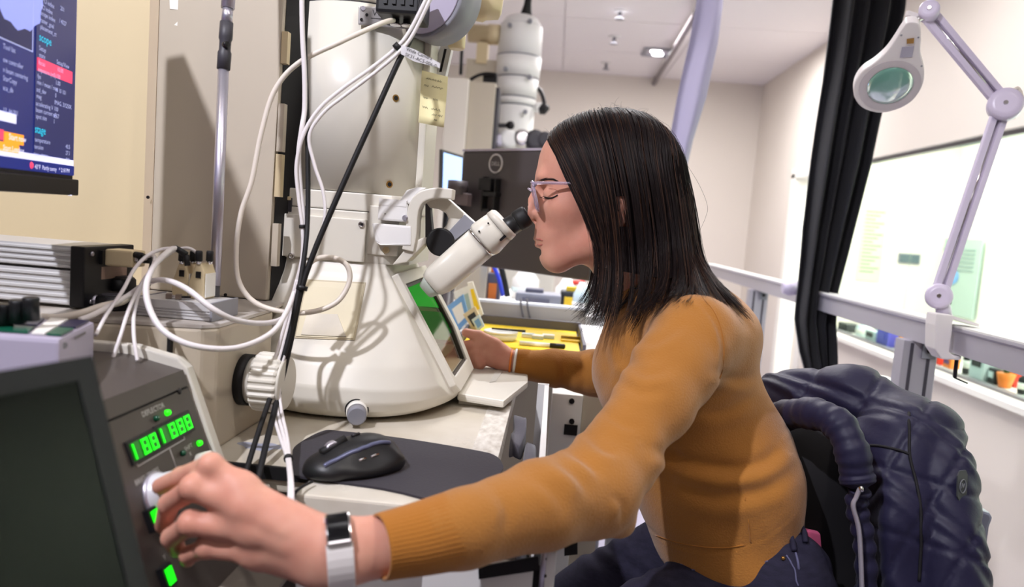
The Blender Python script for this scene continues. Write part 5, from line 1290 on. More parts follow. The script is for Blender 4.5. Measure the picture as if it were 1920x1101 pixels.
def sheet_at(D, u):
    x = u * (len(D) - 1); i = min(int(x), len(D) - 2); f = x - i
    a, b, c, d = D[max(i - 1, 0)], D[i], D[i + 1], D[min(i + 2, len(D) - 1)]
    return .5 * ((2 * b) + (c - a) * f + (2 * a - 5 * b + 4 * c - d) * f * f + (3 * b - a - 3 * c + d) * f ** 3)
hair = None
EAR, EAR_R = np.array([1167., 397.]), np.array([9., 30.])
HC = H(1150, 360)
def under(D, nu, name, parent, shrink):
    g = G(); S_ = [sheet_at(D, k / (nu - 1)) for k in range(nu)]; m = D.shape[1]; v = []
    for s in S_:
        k = np.linspace(1, 1, m)[:, None]; c = HC + np.array([.03, 0, -.02]); d = s - c; v += list(s - d / (np.linalg.norm(d, axis=1)[:, None]) * shrink)
    n0 = len(v); v2 = [p + (0, .006 if name == 'hair' else -.006, -.001) for p in v]
    f = [(i * m + j, i * m + j + 1, (i + 1) * m + j + 1, (i + 1) * m + j) for i in range(nu - 1) for j in range(m - 5)]
    vp = proj(np.array(v)); f = [q for q in f if ((vp[list(q)].mean(0) - EAR) ** 2 / EAR_R ** 2).sum() > 1]
    g.add(v, f, True); return place(name, g, MATS['hair_base'], parent)
DN, DF = dense(GN), dense(GFAR)
hair = under(DN, 60, 'hair', per, .0012); under(DF, 24, 'far_hair', hair, .002)
# scalp cap closing the crown and the back of the head
F = Field(H(1020, 470) + (0, -.12, -.05), H(1320, 190) + (0, .12, .02), .004)
F.ell(H(1146, 316), (.106, .079, .084), .01); F.ell(H(1232, 380), (.046, .070, .085), .03); F.cone(H(1238, 420), H(1250, 520), .042, .042, .03)
F.plane(H(1082, 300), (-1, 0, -.62), .006)
cv, cf = F.mesh(1); netobj('crown_hair', cv, cf, MATS['hair_base'], hair)['kind'] = 'stuff'
def strands(D, n, name, parent, m_, spread=.005, clumps=120, r0=.00042, fly=.0, umin=0.0, umax=1.0, tail=1.0):
    g = G(); cl = np.sort(rng.uniform(umin, umax, clumps)); cen = HC + np.array([.03, 0, -.02]); cof = rng.normal(0, 1, (clumps, 3)); clen = rng.uniform(.84, 1.0, clumps)
    for i in range(n):
        u0 = rng.uniform(umin, umax); k = int(np.argmin(abs(cl - u0))); m = D.shape[1]; tt = np.linspace(0, 1, m)
        s0, s1 = sheet_at(D, u0), sheet_at(D, cl[k]); w = (.15 + .75 * tt ** 1.5)[:, None] * rng.uniform(.5, 1.0)
        s = s0 * (1 - w) + s1 * w; d = s - cen; d /= np.linalg.norm(d, axis=1)[:, None]
        off = abs(rng.normal(0, spread)) * (.25 + .9 * tt)[:, None]
        s = s + d * off + cof[k] * (tt ** 2)[:, None] * .0075 + rng.normal(0, 1, 3) * (tt ** 2.2)[:, None] * .0022 * (1 + fly)
        if fly: s = s + np.outer(np.sin(tt * rng.uniform(2, 6) + rng.uniform(0, 6)) * tt, rng.normal(0, 1, 3)) * .006 * fly
        e = min(1.0, clen[k] * rng.uniform(.93, 1.03)) * tail; q = np.linspace(0, (m - 1) * e, 16); s = np.stack([np.interp(q, np.arange(m), s[:, j]) for j in range(3)], 1)
        if parent and (((proj(s) - EAR) ** 2 / EAR_R ** 2).sum(1).min() < 1) and rng.random() < .9: continue
        tube(s, np.linspace(r0, r0 * .35, 16), 3, g, caps=False)
    return place(name, g, MATS[m_], parent)
st_ = strands(DN, 2600, 'hair_strands', hair, 'hair_dark'); st_['kind'] = 'stuff'
st_ = strands(DN, 200, 'brown_strands', hair, 'hair_brown', spread=.006, r0=.00036); st_['kind'] = 'stuff'
st_ = strands(DN, 90, 'front_lock', hair, 'hair_brown', spread=.006, r0=.0004, umin=.02, umax=.16, clumps=14); st_['kind'] = 'stuff'
st_ = strands(DN, 80, 'back_lock', hair, 'hair_brown', spread=.005, r0=.0004, umin=.66, umax=.86, clumps=14); st_['kind'] = 'stuff'
st_ = strands(DF, 900, 'far_strands', hair, 'hair_dark', clumps=60); st_['kind'] = 'stuff'
st_ = strands(DN, 60, 'loose_strands', hair, 'hair_dark', spread=.012, fly=1.2, r0=.0002, clumps=60); st_['kind'] = 'stuff'
g = G()
for i in range(46):     # short flyaways round the parting and forehead
    t = rng.uniform(0, 1); px, py = np.interp(t, [0, .15, .4, .7, 1], [1036, 1058, 1106, 1170, 1230]), np.interp(t, [0, .15, .4, .7, 1], [262, 236, 213, 206, 230])
    a = P(px, py + 4, 1.17 + rng.normal(0, .02)); L = rng.uniform(.008, .03); d = np.array([rng.uniform(-.6, .9), rng.normal(0, .4), rng.uniform(.1, .6)]); d /= np.linalg.norm(d)
    tube(crom([a, a + d * L * .5 + (0, 0, .003), a + d * L + (.004, 0, -.002)], 4), [.00022 - .00002 * k for k in range(9)], 3, g, caps=False)
for pts in (((1282, 300, 1.14), (1310, 345, 1.12), (1326, 385, 1.12), (1322, 410, 1.12), (1308, 440, 1.13)), ((1286, 320, 1.15), (1302, 380, 1.15), (1312, 430, 1.15), (1310, 470, 1.15))): tube(crom([P(*q) for q in pts], 6), .00024, 3, g)
fo_ = place('flyaway_hairs', g, MATS['hair_dark'], hair); fo_['kind'] = 'stuff'

# --- glasses
gl = bpy.data.objects.new('glasses', None); COL.objects.link(gl); gl.parent = per; gl.location = tuple(H(1000, 345) - root_loc(per))
nearY, farY = -.066, .066
rim = [(997, 342), (996, 350), (1000, 372), (1008, 393), (1014, 397), (1012, 385), (1006, 360), (1003, 346)]
for s, nm in ((-1, 'near_rim'), (1, 'far_rim')):
    # lens ring: runs from the temple hinge to the bridge, seen edge on
    ring_ = []
    for a in np.linspace(0, 2 * math.pi, 40, endpoint=False):
        ca, sa = math.cos(a), math.sin(a); yy = s * (.034 + .027 * np.sign(ca) * abs(ca) ** .8); t = .5 - .5 * np.sign(sa) * abs(sa) ** .8
        x = 1000 + 11 * t ** 1.3 - 4 * (1 - abs(yy) / .06) ; y = 343 + 53 * t; ring_.append(H(x, y, yy))
    place(nm, tube(ring_, .0020, 8, closed=True), MATS['clear_frame'], gl)
    place('lens', prism(ring_, (.0012, 0, 0)), MATS['lens'], gl)
    place('temple', tube(crom([H(998, 344, s * .063), H(1010, 343, s * .067), H(1050, 343.5, s * .070), H(1100, 345, s * .073), H(1150, 350, s * .075), H(1166, 372, s * .074)], 6), [.0022] * 31, 8), MATS['clear_frame'], gl)
    place('hinge', tube([H(997, 341, s * .060), H(1004, 348, s * .065)], .0026, 8), MATS['clear_frame'], gl)
place('bridge', tube(crom([H(998, 358, -.008), H(991, 354, 0), H(998, 358, .008)], 5), .0018, 8), MATS['clear_frame'], gl)

# --- fitness band
wc, wd_ = P(636, 1037, .603), P(700, 1027, .612) - P(580, 1046, .594); wd_ /= np.linalg.norm(wd_)
upv = np.cross(wd_, np.cross((0, 0, 1.), wd_)); upv /= np.linalg.norm(upv); outv = np.cross(upv, wd_); outv = outv if outv[1] < 0 else -outv
bandt = bpy.data.objects.new('fitness_band', None); COL.objects.link(bandt); bandt.parent = per; bandt.location = tuple(wc - root_loc(per))
A1, A2, BW = .0302, .0240, .0112
def bp(a, off, w): return wc + (upv * math.cos(a) * (A1 + off) + outv * math.sin(a) * (A2 + off)) + wd_ * w
def strap(a0, a1, o0, o1, w, n=28):
    secs = []
    for a in np.linspace(a0, a1, n): secs.append([bp(a, o0, -w), bp(a, o1, -w * .96), bp(a, o1, w * .96), bp(a, o0, w)])
    return loft(secs, smooth=False)
d2r = math.radians
place('strap', strap(d2r(55), d2r(370), 0, .0022, BW), mat('band_white', (232, 226, 224), .45), bandt, bevel=.0006)
place('case', strap(d2r(2), d2r(58), .0004, .0062, BW * .95, 12), MATS['chrome'], bandt, bevel=.0015)
place('display', strap(d2r(6), d2r(53), .0060, .0068, BW * .80, 12), mat('band_glass', (14, 14, 17), .08), bandt)
# bracelets on the left wrist
for px, m, r in ((958, 'c_orange', .0022), (966, 'label_white', .0026)):
    q = P(px, 679, LY); ax = P(940, 677, LY) - P(980, 682, LY); _, u_, w_ = basis(ax)
    place('bracelet', tube([q + u_ * .026 * math.cos(a) + w_ * .0235 * math.sin(a) for a in np.linspace(0, 6.283, 36, endpoint=False)], r, 6, closed=True), MATS[m], per)

# ================================================================== right side: guard rail, curtains, lamp, chair and jacket
mat('rail_alu', (186, 182, 192), .35, .35); mat('slot_dark', (70, 66, 76), .5); mat('lilac_plastic', (206, 196, 218), .3); mat('lamp_white', (226, 220, 220), .35)
RX = .88
rl = thing('guard_rail', (RX, 2.4, ZF), 'grey aluminium profile guard rail running along the room on square posts', 'rail')
zt = P(1770, 606, 1.7)[2]
pr = [(-.022, -.056), (.022, -.056), (.022, -.004), (.028, 0), (-.028, 0), (-.028, -.006), (-.022, -.010)]
place('top_rail', prism([(RX + a, .55, zt + b) for a, b in pr], (0, 3.75, 0)), MATS['rail_alu'], rl, bevel=.001)
place('cover_strip', box((RX - .027, .55, zt + .0003), (RX + .027, 4.3, zt + .004)), MATS['white_paint'], rl)
for y in (1.80, 3.22):
    x = RX; p_ = place('post', box((x - .04, y, ZF), (x + .04, y + .045, zt - .0565)), MATS['rail_alu'], rl, bevel=.0015)
    for dx in (-.02, .02): place('slot', box((x + dx - .004, y - .0006, ZF + .01), (x + dx + .004, y + .001, zt - .062)), MATS['slot_dark'], p_)
    place('bracket', box((x + .002, y - .006, zt - .096), (x + .034, y - .0008, zt - .058)), MATS['grey_plastic'], p_, bevel=.001); place('bolt', lathe((x + .018, y - .006, zt - .076), (0, -1, 0), [(0, .007), (.004, .007)], 6), MATS['dark_metal'], p_)
place('end_knob', lathe(P(1478, 540, 2.6) + (0, .0, 0), (1, 0, .1), [(-.02, .018), (0, .027), (.03, .024)], 18), MATS['lilac_plastic'], rl)

def drape(name, rows, folds, amp, m, label, thick=.03):
    """hanging cloth: rows of (px_left, px_right, py, Y); closed folded section lofted down"""
    secs = []; n = 96; R_ = []
    for i in range(len(rows) - 1):
        for k in range(6): t = k / 6; R_.append([a * (1 - t) + b * t for a, b in zip(rows[i], rows[i + 1])])
    R_.append(rows[-1])
    for i, (l, r, py, Y) in enumerate(R_):
        a, b = P(l, py, Y), P(r, py + (r - l) * .08, Y); w = b - a; sec = []
        for k in range(n):
            t = k / n; u_ = t * 2 if t < .5 else 2 - t * 2; s_ = -1 if t < .5 else 1
            ph = u_ * folds * 2 * math.pi
            sec.append(a + w * u_ + np.array([0, s_ * thick * .25 + amp * math.sin(ph + .25 * math.sin(i * .35)) + amp * .4 * math.sin(ph * .53 + i * .08), 0]))
        secs.append(sec)
    return tag(place(name, loft(secs), m), label, 'curtain')
mat('curtain_black', (19, 18, 25), .75, sheen=.15, bump=.15, bscale=200); mat('curtain_lilac_lit', (140, 134, 158), .55, sheen=.2)  # narrow curtain is dark cloth; its lilac sheen is put into the colour
drape('blackout_curtain', [(1592, 1734, -260, 2.45), (1572, 1712, -60, 2.45), (1562, 1703, 10, 2.45), (1546, 1672, 150, 2.45), (1524, 1640, 300, 2.45), (1506, 1602, 430, 2.45), (1497, 1572, 540, 2.45), (1491, 1568, 600, 2.45), (1498, 1568, 660, 2.45), (1510, 1566, 700, 2.45), (1506, 1563, 724, 2.45)], 4.2, .028, MATS['curtain_black'], 'long black blackout curtain gathered and hanging beside the magnifier lamp')
drape('grey_curtain', [(1345, 1396, -380, 2.9), (1312, 1362, -40, 2.9), (1306, 1356, 0, 2.9), (1292, 1346, 80, 2.9), (1270, 1325, 180, 2.9), (1255, 1300, 260, 2.9), (1240, 1285, 330, 2.9), (1218, 1262, 520, 2.9), (1200, 1244, 800, 2.9)], 1.1, .014, MATS['curtain_lilac_lit'], 'narrow dark curtain strip with lilac sheen painted in, hanging behind the woman’s head'.replace('’', "'"))

# --- magnifier lamp clamped to the rail
lp = thing('magnifier_lamp', P(1775, 610, 1.68), 'lilac-white articulated magnifier lamp with round lens clamped on the guard rail', 'lamp')
LYc = 1.66
def L(px, py, dy=0.0): return P(px, py, LYc + dy)
q0, q1 = L(1752, 592), L(1786, 660)
yq = 1.60
cl = place('clamp', prism([P(x, y, 1.60) for x, y in ((1757, 588), (1790, 592), (1786, 606), (1786, 618), (1780, 660), (1790, 668), (1804, 668), (1802, 676), (1766, 674), (1753, 655), (1754, 610))], (0, .045, 0)), MATS['lamp_white'], lp, bevel=.003)
place('clamp_jaw', obox(P(1786, 598, 1.60), (.055, 0, -.012), (0, .045, 0), (0, 0, .006)), MATS['lamp_white'], cl)
a, b = P(1798, 640, 1.63), P(1790, 708, 1.63); place('clamp_screw', tube([a, b], .0042, 10), MATS['dark_metal'], cl); place('screw_handle', tube([b + (-.002, 0, 0), P(1814, 719, 1.63)], .002, 8), MATS['dark_metal'], cl)
place('stem', tube([L(1770, 592), L(1766, 556)], [.016, .013], 14), MATS['lilac_plastic'], lp)
def joint(px, py, r, name='joint'):
    c = L(px, py); ax_ = np.array([-.42, -.9, .12]); j = place(name, lathe(c - ax_ * .016, ax_, [(0, r * .92), (.003, r), (.03, r), (.034, r * .85), (.0355, r * .6)], 30), MATS['lilac_plastic'], lp)
    place('pin', lathe(c + ax_ * .0195, ax_, [(0, .005), (.003, .004)], 10), MATS['chrome'], j)
joint(1760, 556, .027); joint(1884, 197, .033); joint(1742, 22, .02)
def arm(p, q, name):
    a, b = L(*p), L(*q); d = b - a; d /= np.linalg.norm(d); s_ = np.cross(d, (0, 1., 0)); s_ /= np.linalg.norm(s_)
    t = bpy.data.objects.new(name, None); COL.objects.link(t); t.parent = lp; t.location = tuple(a - root_loc(lp))
    for k in (-1, 1):
        o = a + s_ * .0105 * k; place('bar', prism([o + s_ * .0065, o + s_ * .0065 + (0, .013, 0), o - s_ * .0065 + (0, .013, 0), o - s_ * .0065], b - a), MATS['lilac_plastic'], t, bevel=.002)
    place('spring', tube([a + (0, .008, 0), b + (0, .008, 0)], .0035, 8), MATS['chrome'], t)
arm((1765, 548), (1880, 208), 'lower_arm'); arm((1878, 186), (1748, 30), 'upper_arm')
place('lamp_cable', tube(crom([L(1893, 178, .01), L(1908, 165, .01), L(1917, 185, .01), L(1912, 205, .01), L(1900, 222, .01)], 6), .0035, 8), MATS['cable_cream'], lp)
place('lamp_cable', tube(crom([L(1772, 536, .02), L(1780, 548, .02), L(1783, 562, .02), L(1778, 576, .02)], 6), .003, 8), MATS['dark_grey'], lp)
place('neck', tube([L(1738, 30), L(1722, 36), L(1716, 44)], [.008, .007, .008], 10), MATS['chrome'], lp); place('neck_clip', obox(L(1702, 28), (.022, 0, -.006), (0, .012, 0), (0, 0, .010)), MATS['lamp_white'], lp, bevel=.001)
# head: flat egg outline on a tilted plane facing down towards the lens
hn = np.array([-.12, -.66, -.74]); hn /= np.linalg.norm(hn); h0 = L(1668, 160)
def hp(px, py, o=0.0):
    d = MC @ np.array([(px - IW / 2) / FPX, (IH / 2 - py) / FPX, 1.0]); t = np.dot(h0 - CAM, hn) / np.dot(d, hn); return CAM + d * t + hn * o
outl = [(1704, 42), (1724, 46), (1727, 72), (1726, 100), (1733, 130), (1730, 160), (1712, 188), (1684, 205), (1650, 212), (1618, 203), (1602, 183), (1602, 158), (1616, 135), (1640, 118), (1662, 98), (1678, 76), (1692, 54)]
oc = crom([(x, y, 0) for x, y in outl], 5, True)[:, :2]
hdm = place('head_shell', prism([hp(x, y, -.022) for x, y in oc], hn * .022, smooth=False), MATS['lamp_white'], lp, bevel=.003)
def ellp(cx, cy, a, b, rot, n=48): return [(cx + a * math.cos(t) * math.cos(rot) - b * math.sin(t) * math.sin(rot), cy + a * math.cos(t) * math.sin(rot) + b * math.sin(t) * math.cos(rot)) for t in np.linspace(0, 2 * math.pi, n, endpoint=False)]
g = G(); o_, i_ = [hp(*q, .0012) for q in ellp(1669, 160, 60, 45, -.35)], [hp(*q, .0012) for q in ellp(1669, 160, 46, 33, -.35)]
n = 48; g.add(o_ + i_ + [p - hn * .0008 for p in i_] + [p - hn * .0008 for p in o_], [(r * n + k, r * n + (k + 1) % n, ((r + 1) % 4) * n + (k + 1) % n, ((r + 1) % 4) * n + k) for r in range(4) for k in range(n)])
place('diffuser_ring', g, mat('ring_grey', (196, 188, 192), .5), lp)
mat('lens_green', (128, 182, 166), .06, trans=.45, ior=1.5, spec=.8)
ls = []; c_ = hp(1669, 160)
for k, s in enumerate((1, .8, .55, .3)): ls.append([c_ + (hp(*q) - c_) * s + hn * (.0015 + .007 * (1 - s * s)) for q in ellp(1669, 160, 45, 32, -.35)])
place('lens', loft([[p - hn * .003 for p in ls[0]]] + ls), MATS['lens_green'], lp)
place('switch', prism([hp(1700, 73, .0005), hp(1714, 71, .0005), hp(1713, 80, .0005), hp(1700, 81, .0005)], hn * .002), MATS['brass'], lp)
place('rating_label', prism([hp(1691, 88, .0004), hp(1714, 86, .0004), hp(1710, 107, .0004), hp(1687, 108, .0004)], hn * .0006), mat('label_grey', (172, 168, 184), .5), lp)
for i, (x, y) in enumerate([(1636 + 5 * k, 136 - 2.8 * k) for k in range(7)]): place('vent', prism([hp(x, y, .0004), hp(x + 3, y - 2, .0004), hp(x + 4, y + 1, .0004), hp(x + 1, y + 2.4, .0004)], hn * .0006), MATS['slot_dark'], lp)
for x, y in ((1690, 66), (1722, 70), (1728, 124), (1648, 122)): place('screw', lathe(hp(x, y, 0), hn, [(0, .0022), (.001, .0018)], 8), MATS['grey_plastic'], lp)

# --- office chair and the quilted jacket hung over it
ch = thing('office_chair', P(1500, 1180, 1.12) * (1, 1, 0) + (0, 0, ZF), 'grey office chair with dark seat, mostly hidden under the jacket', 'chair')
sx, sy = P(1440, 1000, 1.13)[0], 1.13
mat('chair_fabric', (34, 32, 38), .9); mat('chair_grey', (128, 130, 146), .4)
F = Field((sx - .26, sy - .28, .30), (sx + .26, sy + .28, .50), .01); F.ell((sx, sy, .42), (.23, .25, .045), .01); v, f = F.mesh(2); netobj('seat', v, f, MATS['chair_fabric'], ch)
bx = P(1690, 900, 1.16)[0]
F = Field((bx - .12, sy - .27, .45), (bx + .12, sy + .27, .86), .01); F.ell((bx + .02, sy + .09, .64), (.03, .12, .19), .01); v, f = F.mesh(2); netobj('backrest', v, f, MATS['chair_fabric'], ch)
place('back_post', tube(crom([(sx + .1, sy, .37), (bx + .07, sy, .36), (bx + .09, sy, .5), (bx + .05, sy + .03, .62)], 6), .02, 10), MATS['chair_grey'], ch)
place('gas_column', lathe((sx, sy, ZF + .08), (0, 0, 1), [(0, .03), (.3, .03), (.301, .022), (.5, .022)], 20), MATS['dark_metal'], ch)
for k in range(5):
    a = 2 * math.pi * k / 5; e = np.array([sx + .28 * math.cos(a), sy + .28 * math.sin(a), ZF + .07]); place('base_leg', tube([(sx, sy, ZF + .1), e], [.025, .015], 8), MATS['chair_grey'], ch); place('caster', lathe(e + (0, -.012, -.04), (0, 1, 0), [(0, .03), (.024, .03)], 16), MATS['black_plastic'], ch)
yr = 1.36
q = P(1832, 965, yr); place('armrest', prism([P(x, y, yr) for x, y in ((1812, 958), (1838, 956), (1858, 962), (1862, 972), (1856, 988), (1850, 1030), (1842, 1150), (1828, 1150), (1838, 1000), (1812, 985))], (0, .05, 0)), MATS['chair_grey'], ch, bevel=.006)
place('height_knob', lathe(P(1746, 784, 1.78), (0, -1, 0), [(0, .012), (.02, .014), (.024, .01)], 16), MATS['black_rubber'], ch) if False else None

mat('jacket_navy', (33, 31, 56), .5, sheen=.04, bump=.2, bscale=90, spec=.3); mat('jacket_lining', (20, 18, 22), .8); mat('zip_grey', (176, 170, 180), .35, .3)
jk = thing('quilted_jacket', P(1640, 1150, 1.12) * (1, 1, 0) + (0, 0, .32), 'navy blue quilted puffer jacket draped over the chair back', 'jacket')
def J(px, py, Y): return P(px, py, Y)
F = Field(J(1380, 1250, 1.1) + (-.06, -.3, 0), J(1900, 680, 1.2) + (.08, .34, .02), .0046)
# back shell over the chair
F.cone(J(1475, 752, 1.30), J(1600, 745, 1.22), .052, .048, .02); F.cone(J(1600, 745, 1.22), J(1742, 815, 1.12), .044, .046, .03); F.cone(J(1462, 760, 1.30), J(1450, 900, 1.30), .042, .05, .03)
F.ell(J(1570, 905, 1.26), (.155, .07, .155), .04); F.ell(J(1600, 1080, 1.26), (.17, .09, .19), .04)
# near front panel and shoulder
F.cone(J(1700, 830, 1.10), J(1668, 960, 1.06), .056, .062, .04); F.cone(J(1668, 960, 1.06), J(1665, 1160, 1.04), .062, .07, .03); F.cone(J(1640, 900, 1.09), J(1625, 1160, 1.06), .022, .026, .03); F.cone(J(1610, 830, 1.12), J(1690, 850, 1.09), .03, .045, .03)
# sleeve
F.path([J(1736, 824, 1.10), J(1762, 880, 1.06), J(1776, 960, 1.03), J(1786, 1060, 1.0), J(1794, 1180, .98)], [.042, .043, .042, .042, .044], .012)
# hollow between the fronts
F.ell(J(1512, 925, 1.07), (.088, .14, .115), .02, sub=True); F.ell(J(1530, 1080, 1.06), (.075, .14, .14), .02, sub=True)
jv, jf = F.mesh(2)
jn = normals(jv, jf)
def quilt(V, N, amp):
    q = proj(V); a = (q[:, 0] * .84 + q[:, 1] * .54) / 104; b = (q[:, 0] * -.30 + q[:, 1] * .95) / 112
    w = np.minimum(abs(np.sin(np.pi * a)), abs(np.sin(np.pi * b))); wr = np.sin(V @ np.array([130, 60, 95]) + 3 * np.sin(V @ np.array([35, 22, 41])))
    return V + N * (amp * (np.clip(w * 3.2, 0, 1) ** .7 - .7) + wr * .0016)[:, None]
jv = quilt(jv, jn, .0042)
shell = netobj('shell', jv, jf, MATS['jacket_navy'], jk); jsk = Skin(jv, jf)
# dark lining inside the hollow
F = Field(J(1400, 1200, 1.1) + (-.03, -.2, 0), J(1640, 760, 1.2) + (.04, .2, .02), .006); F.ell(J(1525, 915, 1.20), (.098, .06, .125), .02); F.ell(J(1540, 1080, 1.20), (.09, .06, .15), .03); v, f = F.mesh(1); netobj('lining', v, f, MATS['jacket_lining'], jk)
# standing quilted collar rolling round the opening
cp_ = [J(1424, 812, 1.22), J(1448, 788, 1.17), J(1490, 776, 1.11), J(1536, 778, 1.06), J(1575, 800, 1.03), J(1597, 845, 1.01), J(1606, 890, 1.005), J(1611, 916, 1.0)]
c = crom(cp_, 14); rr = np.array([.0225 + .0012 * math.sin(k * .37) + .0007 * math.sin(k * 1.1 + 1) for k in range(len(c))]); rr[-8:] *= np.linspace(.95, .45, 8)
place('collar', tube(c, rr, 20), MATS['jacket_navy'], jk)
zp_ = crom([J(1613, 915, .985), J(1606, 932, .985), J(1600, 950, .985), J(1610, 990, .985), J(1614, 1040, .985), J(1617, 1130, .985)], 8)
place('zip_edge', loft([[p + (-.0035, 0, 0), p + (0, -.004, 0), p + (.0035, 0, 0), p + (0, .004, 0)] for p in zp_]), MATS['zip_grey'], jk)
c = crom([J(1612, 918, 1.005), J(1606, 950, 1.01), J(1618, 1000, 1.01), J(1624, 1060, 1.01), J(1628, 1140, 1.01)], 12); place('placket', tube(c, [.014 + .0018 * math.sin(k * .9) for k in range(len(c))], 14), MATS['jacket_navy'], jk)
place('zip_pull', tube([J(1613, 912, .98), J(1617, 922, .978)], .003, 8), MATS['chrome'], jk)
for nm, pts in (('yoke_seam', ((1610, 838), (1650, 836), (1706, 852))), ('armhole_seam', ((1704, 775), (1706, 850), (1722, 930), (1728, 1010), (1722, 1090)))): place(nm, tube(along(jsk, pts, .0012), .002, 6), MATS['jacket_lining'], jk)
q = jsk.at(1800, 912, .001); nn = jsk.N[np.argmin(np.hypot(jsk.p[:, 0] - 1800, jsk.p[:, 1] - 912))]; q2 = jsk.at(1800, 912, .0)
u_ = np.cross(nn, (0, 0, 1.)); u_ /= np.linalg.norm(u_); w_ = np.cross(u_, nn)
nn = np.array([.5, -.85, .1]); nn /= np.linalg.norm(nn); u_ = np.cross((0, 0, 1.), nn); u_ /= np.linalg.norm(u_); w_ = np.cross(nn, u_)
bd = place('badge', prism([q + nn * .002 + u_ * a * .0105 + w_ * b * .021 for a, b in ((-1, .7), (-.6, 1), (.6, 1), (1, .7), (1, -.6), (.4, -1), (-.4, -1), (-1, -.6))], nn * .002), mat('badge_grey', (58, 60, 64), .5), jk)
place('badge_ring', tube([q + nn * .0045 + u_ * .0065 * math.cos(t) + w_ * .009 * math.sin(t) for t in np.linspace(0, 6.283, 24, endpoint=False)], .0008, 5, closed=True), mat('badge_line', (110, 112, 118), .5), bd)
place('badge_mark', tube(crom([q + nn * .0045 + u_ * a * .003 + w_ * b * .005 for a, b in ((-1, -.6), (-.6, .8), (.2, -.4), (.9, .7))], 4), .0007, 5), MATS['badge_line'], bd)
# white round instrument on a low stand between curtain and post
q = P(1640, 752, 2.9)
t = thing('round_instrument', q, 'white round drum instrument with dark side ports seen behind the chair', 'instrument')
place('drum', lathe(q, (0, 0, 1), [(0, .095), (.06, .095), (.066, .085), (.075, .08), (.08, .05), (.095, .045)], 36), MATS['white_paint'], t)
for k, a in enumerate((-2.25, -1.75, -1.2, -.7)): d = np.array([math.cos(a), math.sin(a), 0]); place('port', lathe(q + d * .09 + (0, 0, .032), d, [(0, .016), (.012, .016)], 16), MATS[('dark_metal', 'brass')[k % 2]], t)
place('stand', lathe((q[0], q[1], ZF), (0, 0, 1), [(0, .16), (.02, .16), (.021, .04), (q[2] - ZF - .021, .04), (q[2] - ZF - .02, .15), (q[2] - ZF - .0005, .15)], 30), MATS['sill_white'], t)
q = P(1595, 718, 3.0); place('lead', tube([P(1566, 716, 2.9), P(1612, 722, 2.9)], .006, 8), MATS['dark_metal'], t)

# ================================================================== behind the microscope: second workplace and a far microscope
mat('mon_grey', (72, 66, 70), .4); mat('scr_blue', (150, 185, 245), .4, emit=.9); mat('logo_silver', (190, 186, 190), .3, .5); mat('yellow_card', (250, 214, 40), .55, var=.08, vscale=12); mat('tray_grey', (96, 94, 106), .5); mat('paper_white', (240, 238, 232), .6)
# rear desk with tray
dz = .76
rd = thing('rear_desk', (.1, 2.0, ZF), 'white desk behind the microscope carrying the yellow tray', 'desk')
place('desk_top', box((-.35, 1.64, dz - .03), (.22, 2.25, dz)), MATS['white_paint'], rd, bevel=.002)
for x, y in ((-.33, 1.7), (.19, 1.7), (-.33, 2.2), (.19, 2.2)): place('leg', box((x - .015, y - .015, ZF), (x + .015, y + .015, dz - .03)), MATS['grey_plastic'], rd)
tr = thing('tray', PZ(1020, 640, dz), 'dark grey rimmed tray lined with bright yellow card on the rear desk', 'tray')
tz = dz + .001
c = [PZ(905, 660, tz), PZ(1112, 668, tz), PZ(1112, 632, tz), PZ(920, 612, tz)]
yA_, yB2 = 1.66, 2.02; xA, xB = -.20, .088
place('base', box((xA, yA_, tz), (xB, yB2, tz + .004)), MATS['tray_grey'], tr)
for lo, hi in (((xA, yB2 - .008, tz + .004), (xB, yB2, tz + .034)), ((xB - .008, yA_, tz + .004), (xB, yB2 - .008, tz + .03)), ((xA, yA_, tz + .004), (xA + .008, yB2 - .008, tz + .03))): place('rim', box(lo, hi), MATS['tray_grey'], tr, bevel=.002)
place('liner', box((xA + .01, yA_, tz + .0045), (xB - .012, yB2 - .012, tz + .010)), MATS['yellow_card'], tr)
zl = tz + .0105
t = thing('white_dish', PZ(938, 632, zl), 'white round dish lying on the yellow card near the hand', 'dish')
q = PZ(938, 636, zl); place('dish', lathe(q, (0, 0, 1), [(0, .034), (.003, .038), (.014, .040), (.016, .036)], 30), MATS['paper_white'], t); place('lid', lathe(q, (0, 0, 1), [(.0161, .041), (.02, .041), (.021, .034)], 30), MATS['paper_white'], t)
t = thing('marker_pen', PZ(1010, 644, zl), 'white marker pen with black cap lying on the yellow card', 'pen')
a, b = PZ(974, 643, zl + .005), PZ(1060, 650, zl + .005); place('barrel', tube([a, a + (b - a) * .68], .005, 10), MATS['paper_white'], t); place('cap', tube([a + (b - a) * .66, a + (b - a) * .98, b], [.0058, .0058, .003], 10), MATS['black_plastic'], t)
for i, (px, py, w, m, lb) in enumerate(((990, 632, .016, 'paper_white', 'small white sample box on the yellow card, leftmost of three'), (1008, 635, .014, 'c_clear', 'small clear sample box on the yellow card, middle of three'), (1028, 634, .015, 'c_clear', 'small bluish sample box on the yellow card, rightmost of three'))):
    q = PZ(px, py, zl); t = thing('sample_box', q, lb, 'box', 'sample boxes on the yellow card'); place('base', box(q + (-w, -.012, 0), q + (w, .012, .006)), MATS[m], t, bevel=.001); place('lid', box(q + (-w, -.012, .0063), q + (w, .012, .009)), MATS['paper_white' if i else 'c_clear'], t, bevel=.001)
t = thing('yellow_envelope', PZ(1075, 642, zl), 'folded yellow card slip at the right end of the tray', 'card'); q = PZ(1078, 640, zl); place('slip', box(q + (-.035, -.02, 0), q + (.02, .03, .004)), MATS['c_yellow'], t); place('fold', prism([q + (-.035, .03, .0042), q + (.02, .03, .0042), q + (.02, .005, .010), q + (-.035, .005, .010)], (0, 0, .001)), MATS['yellow_card'], t)
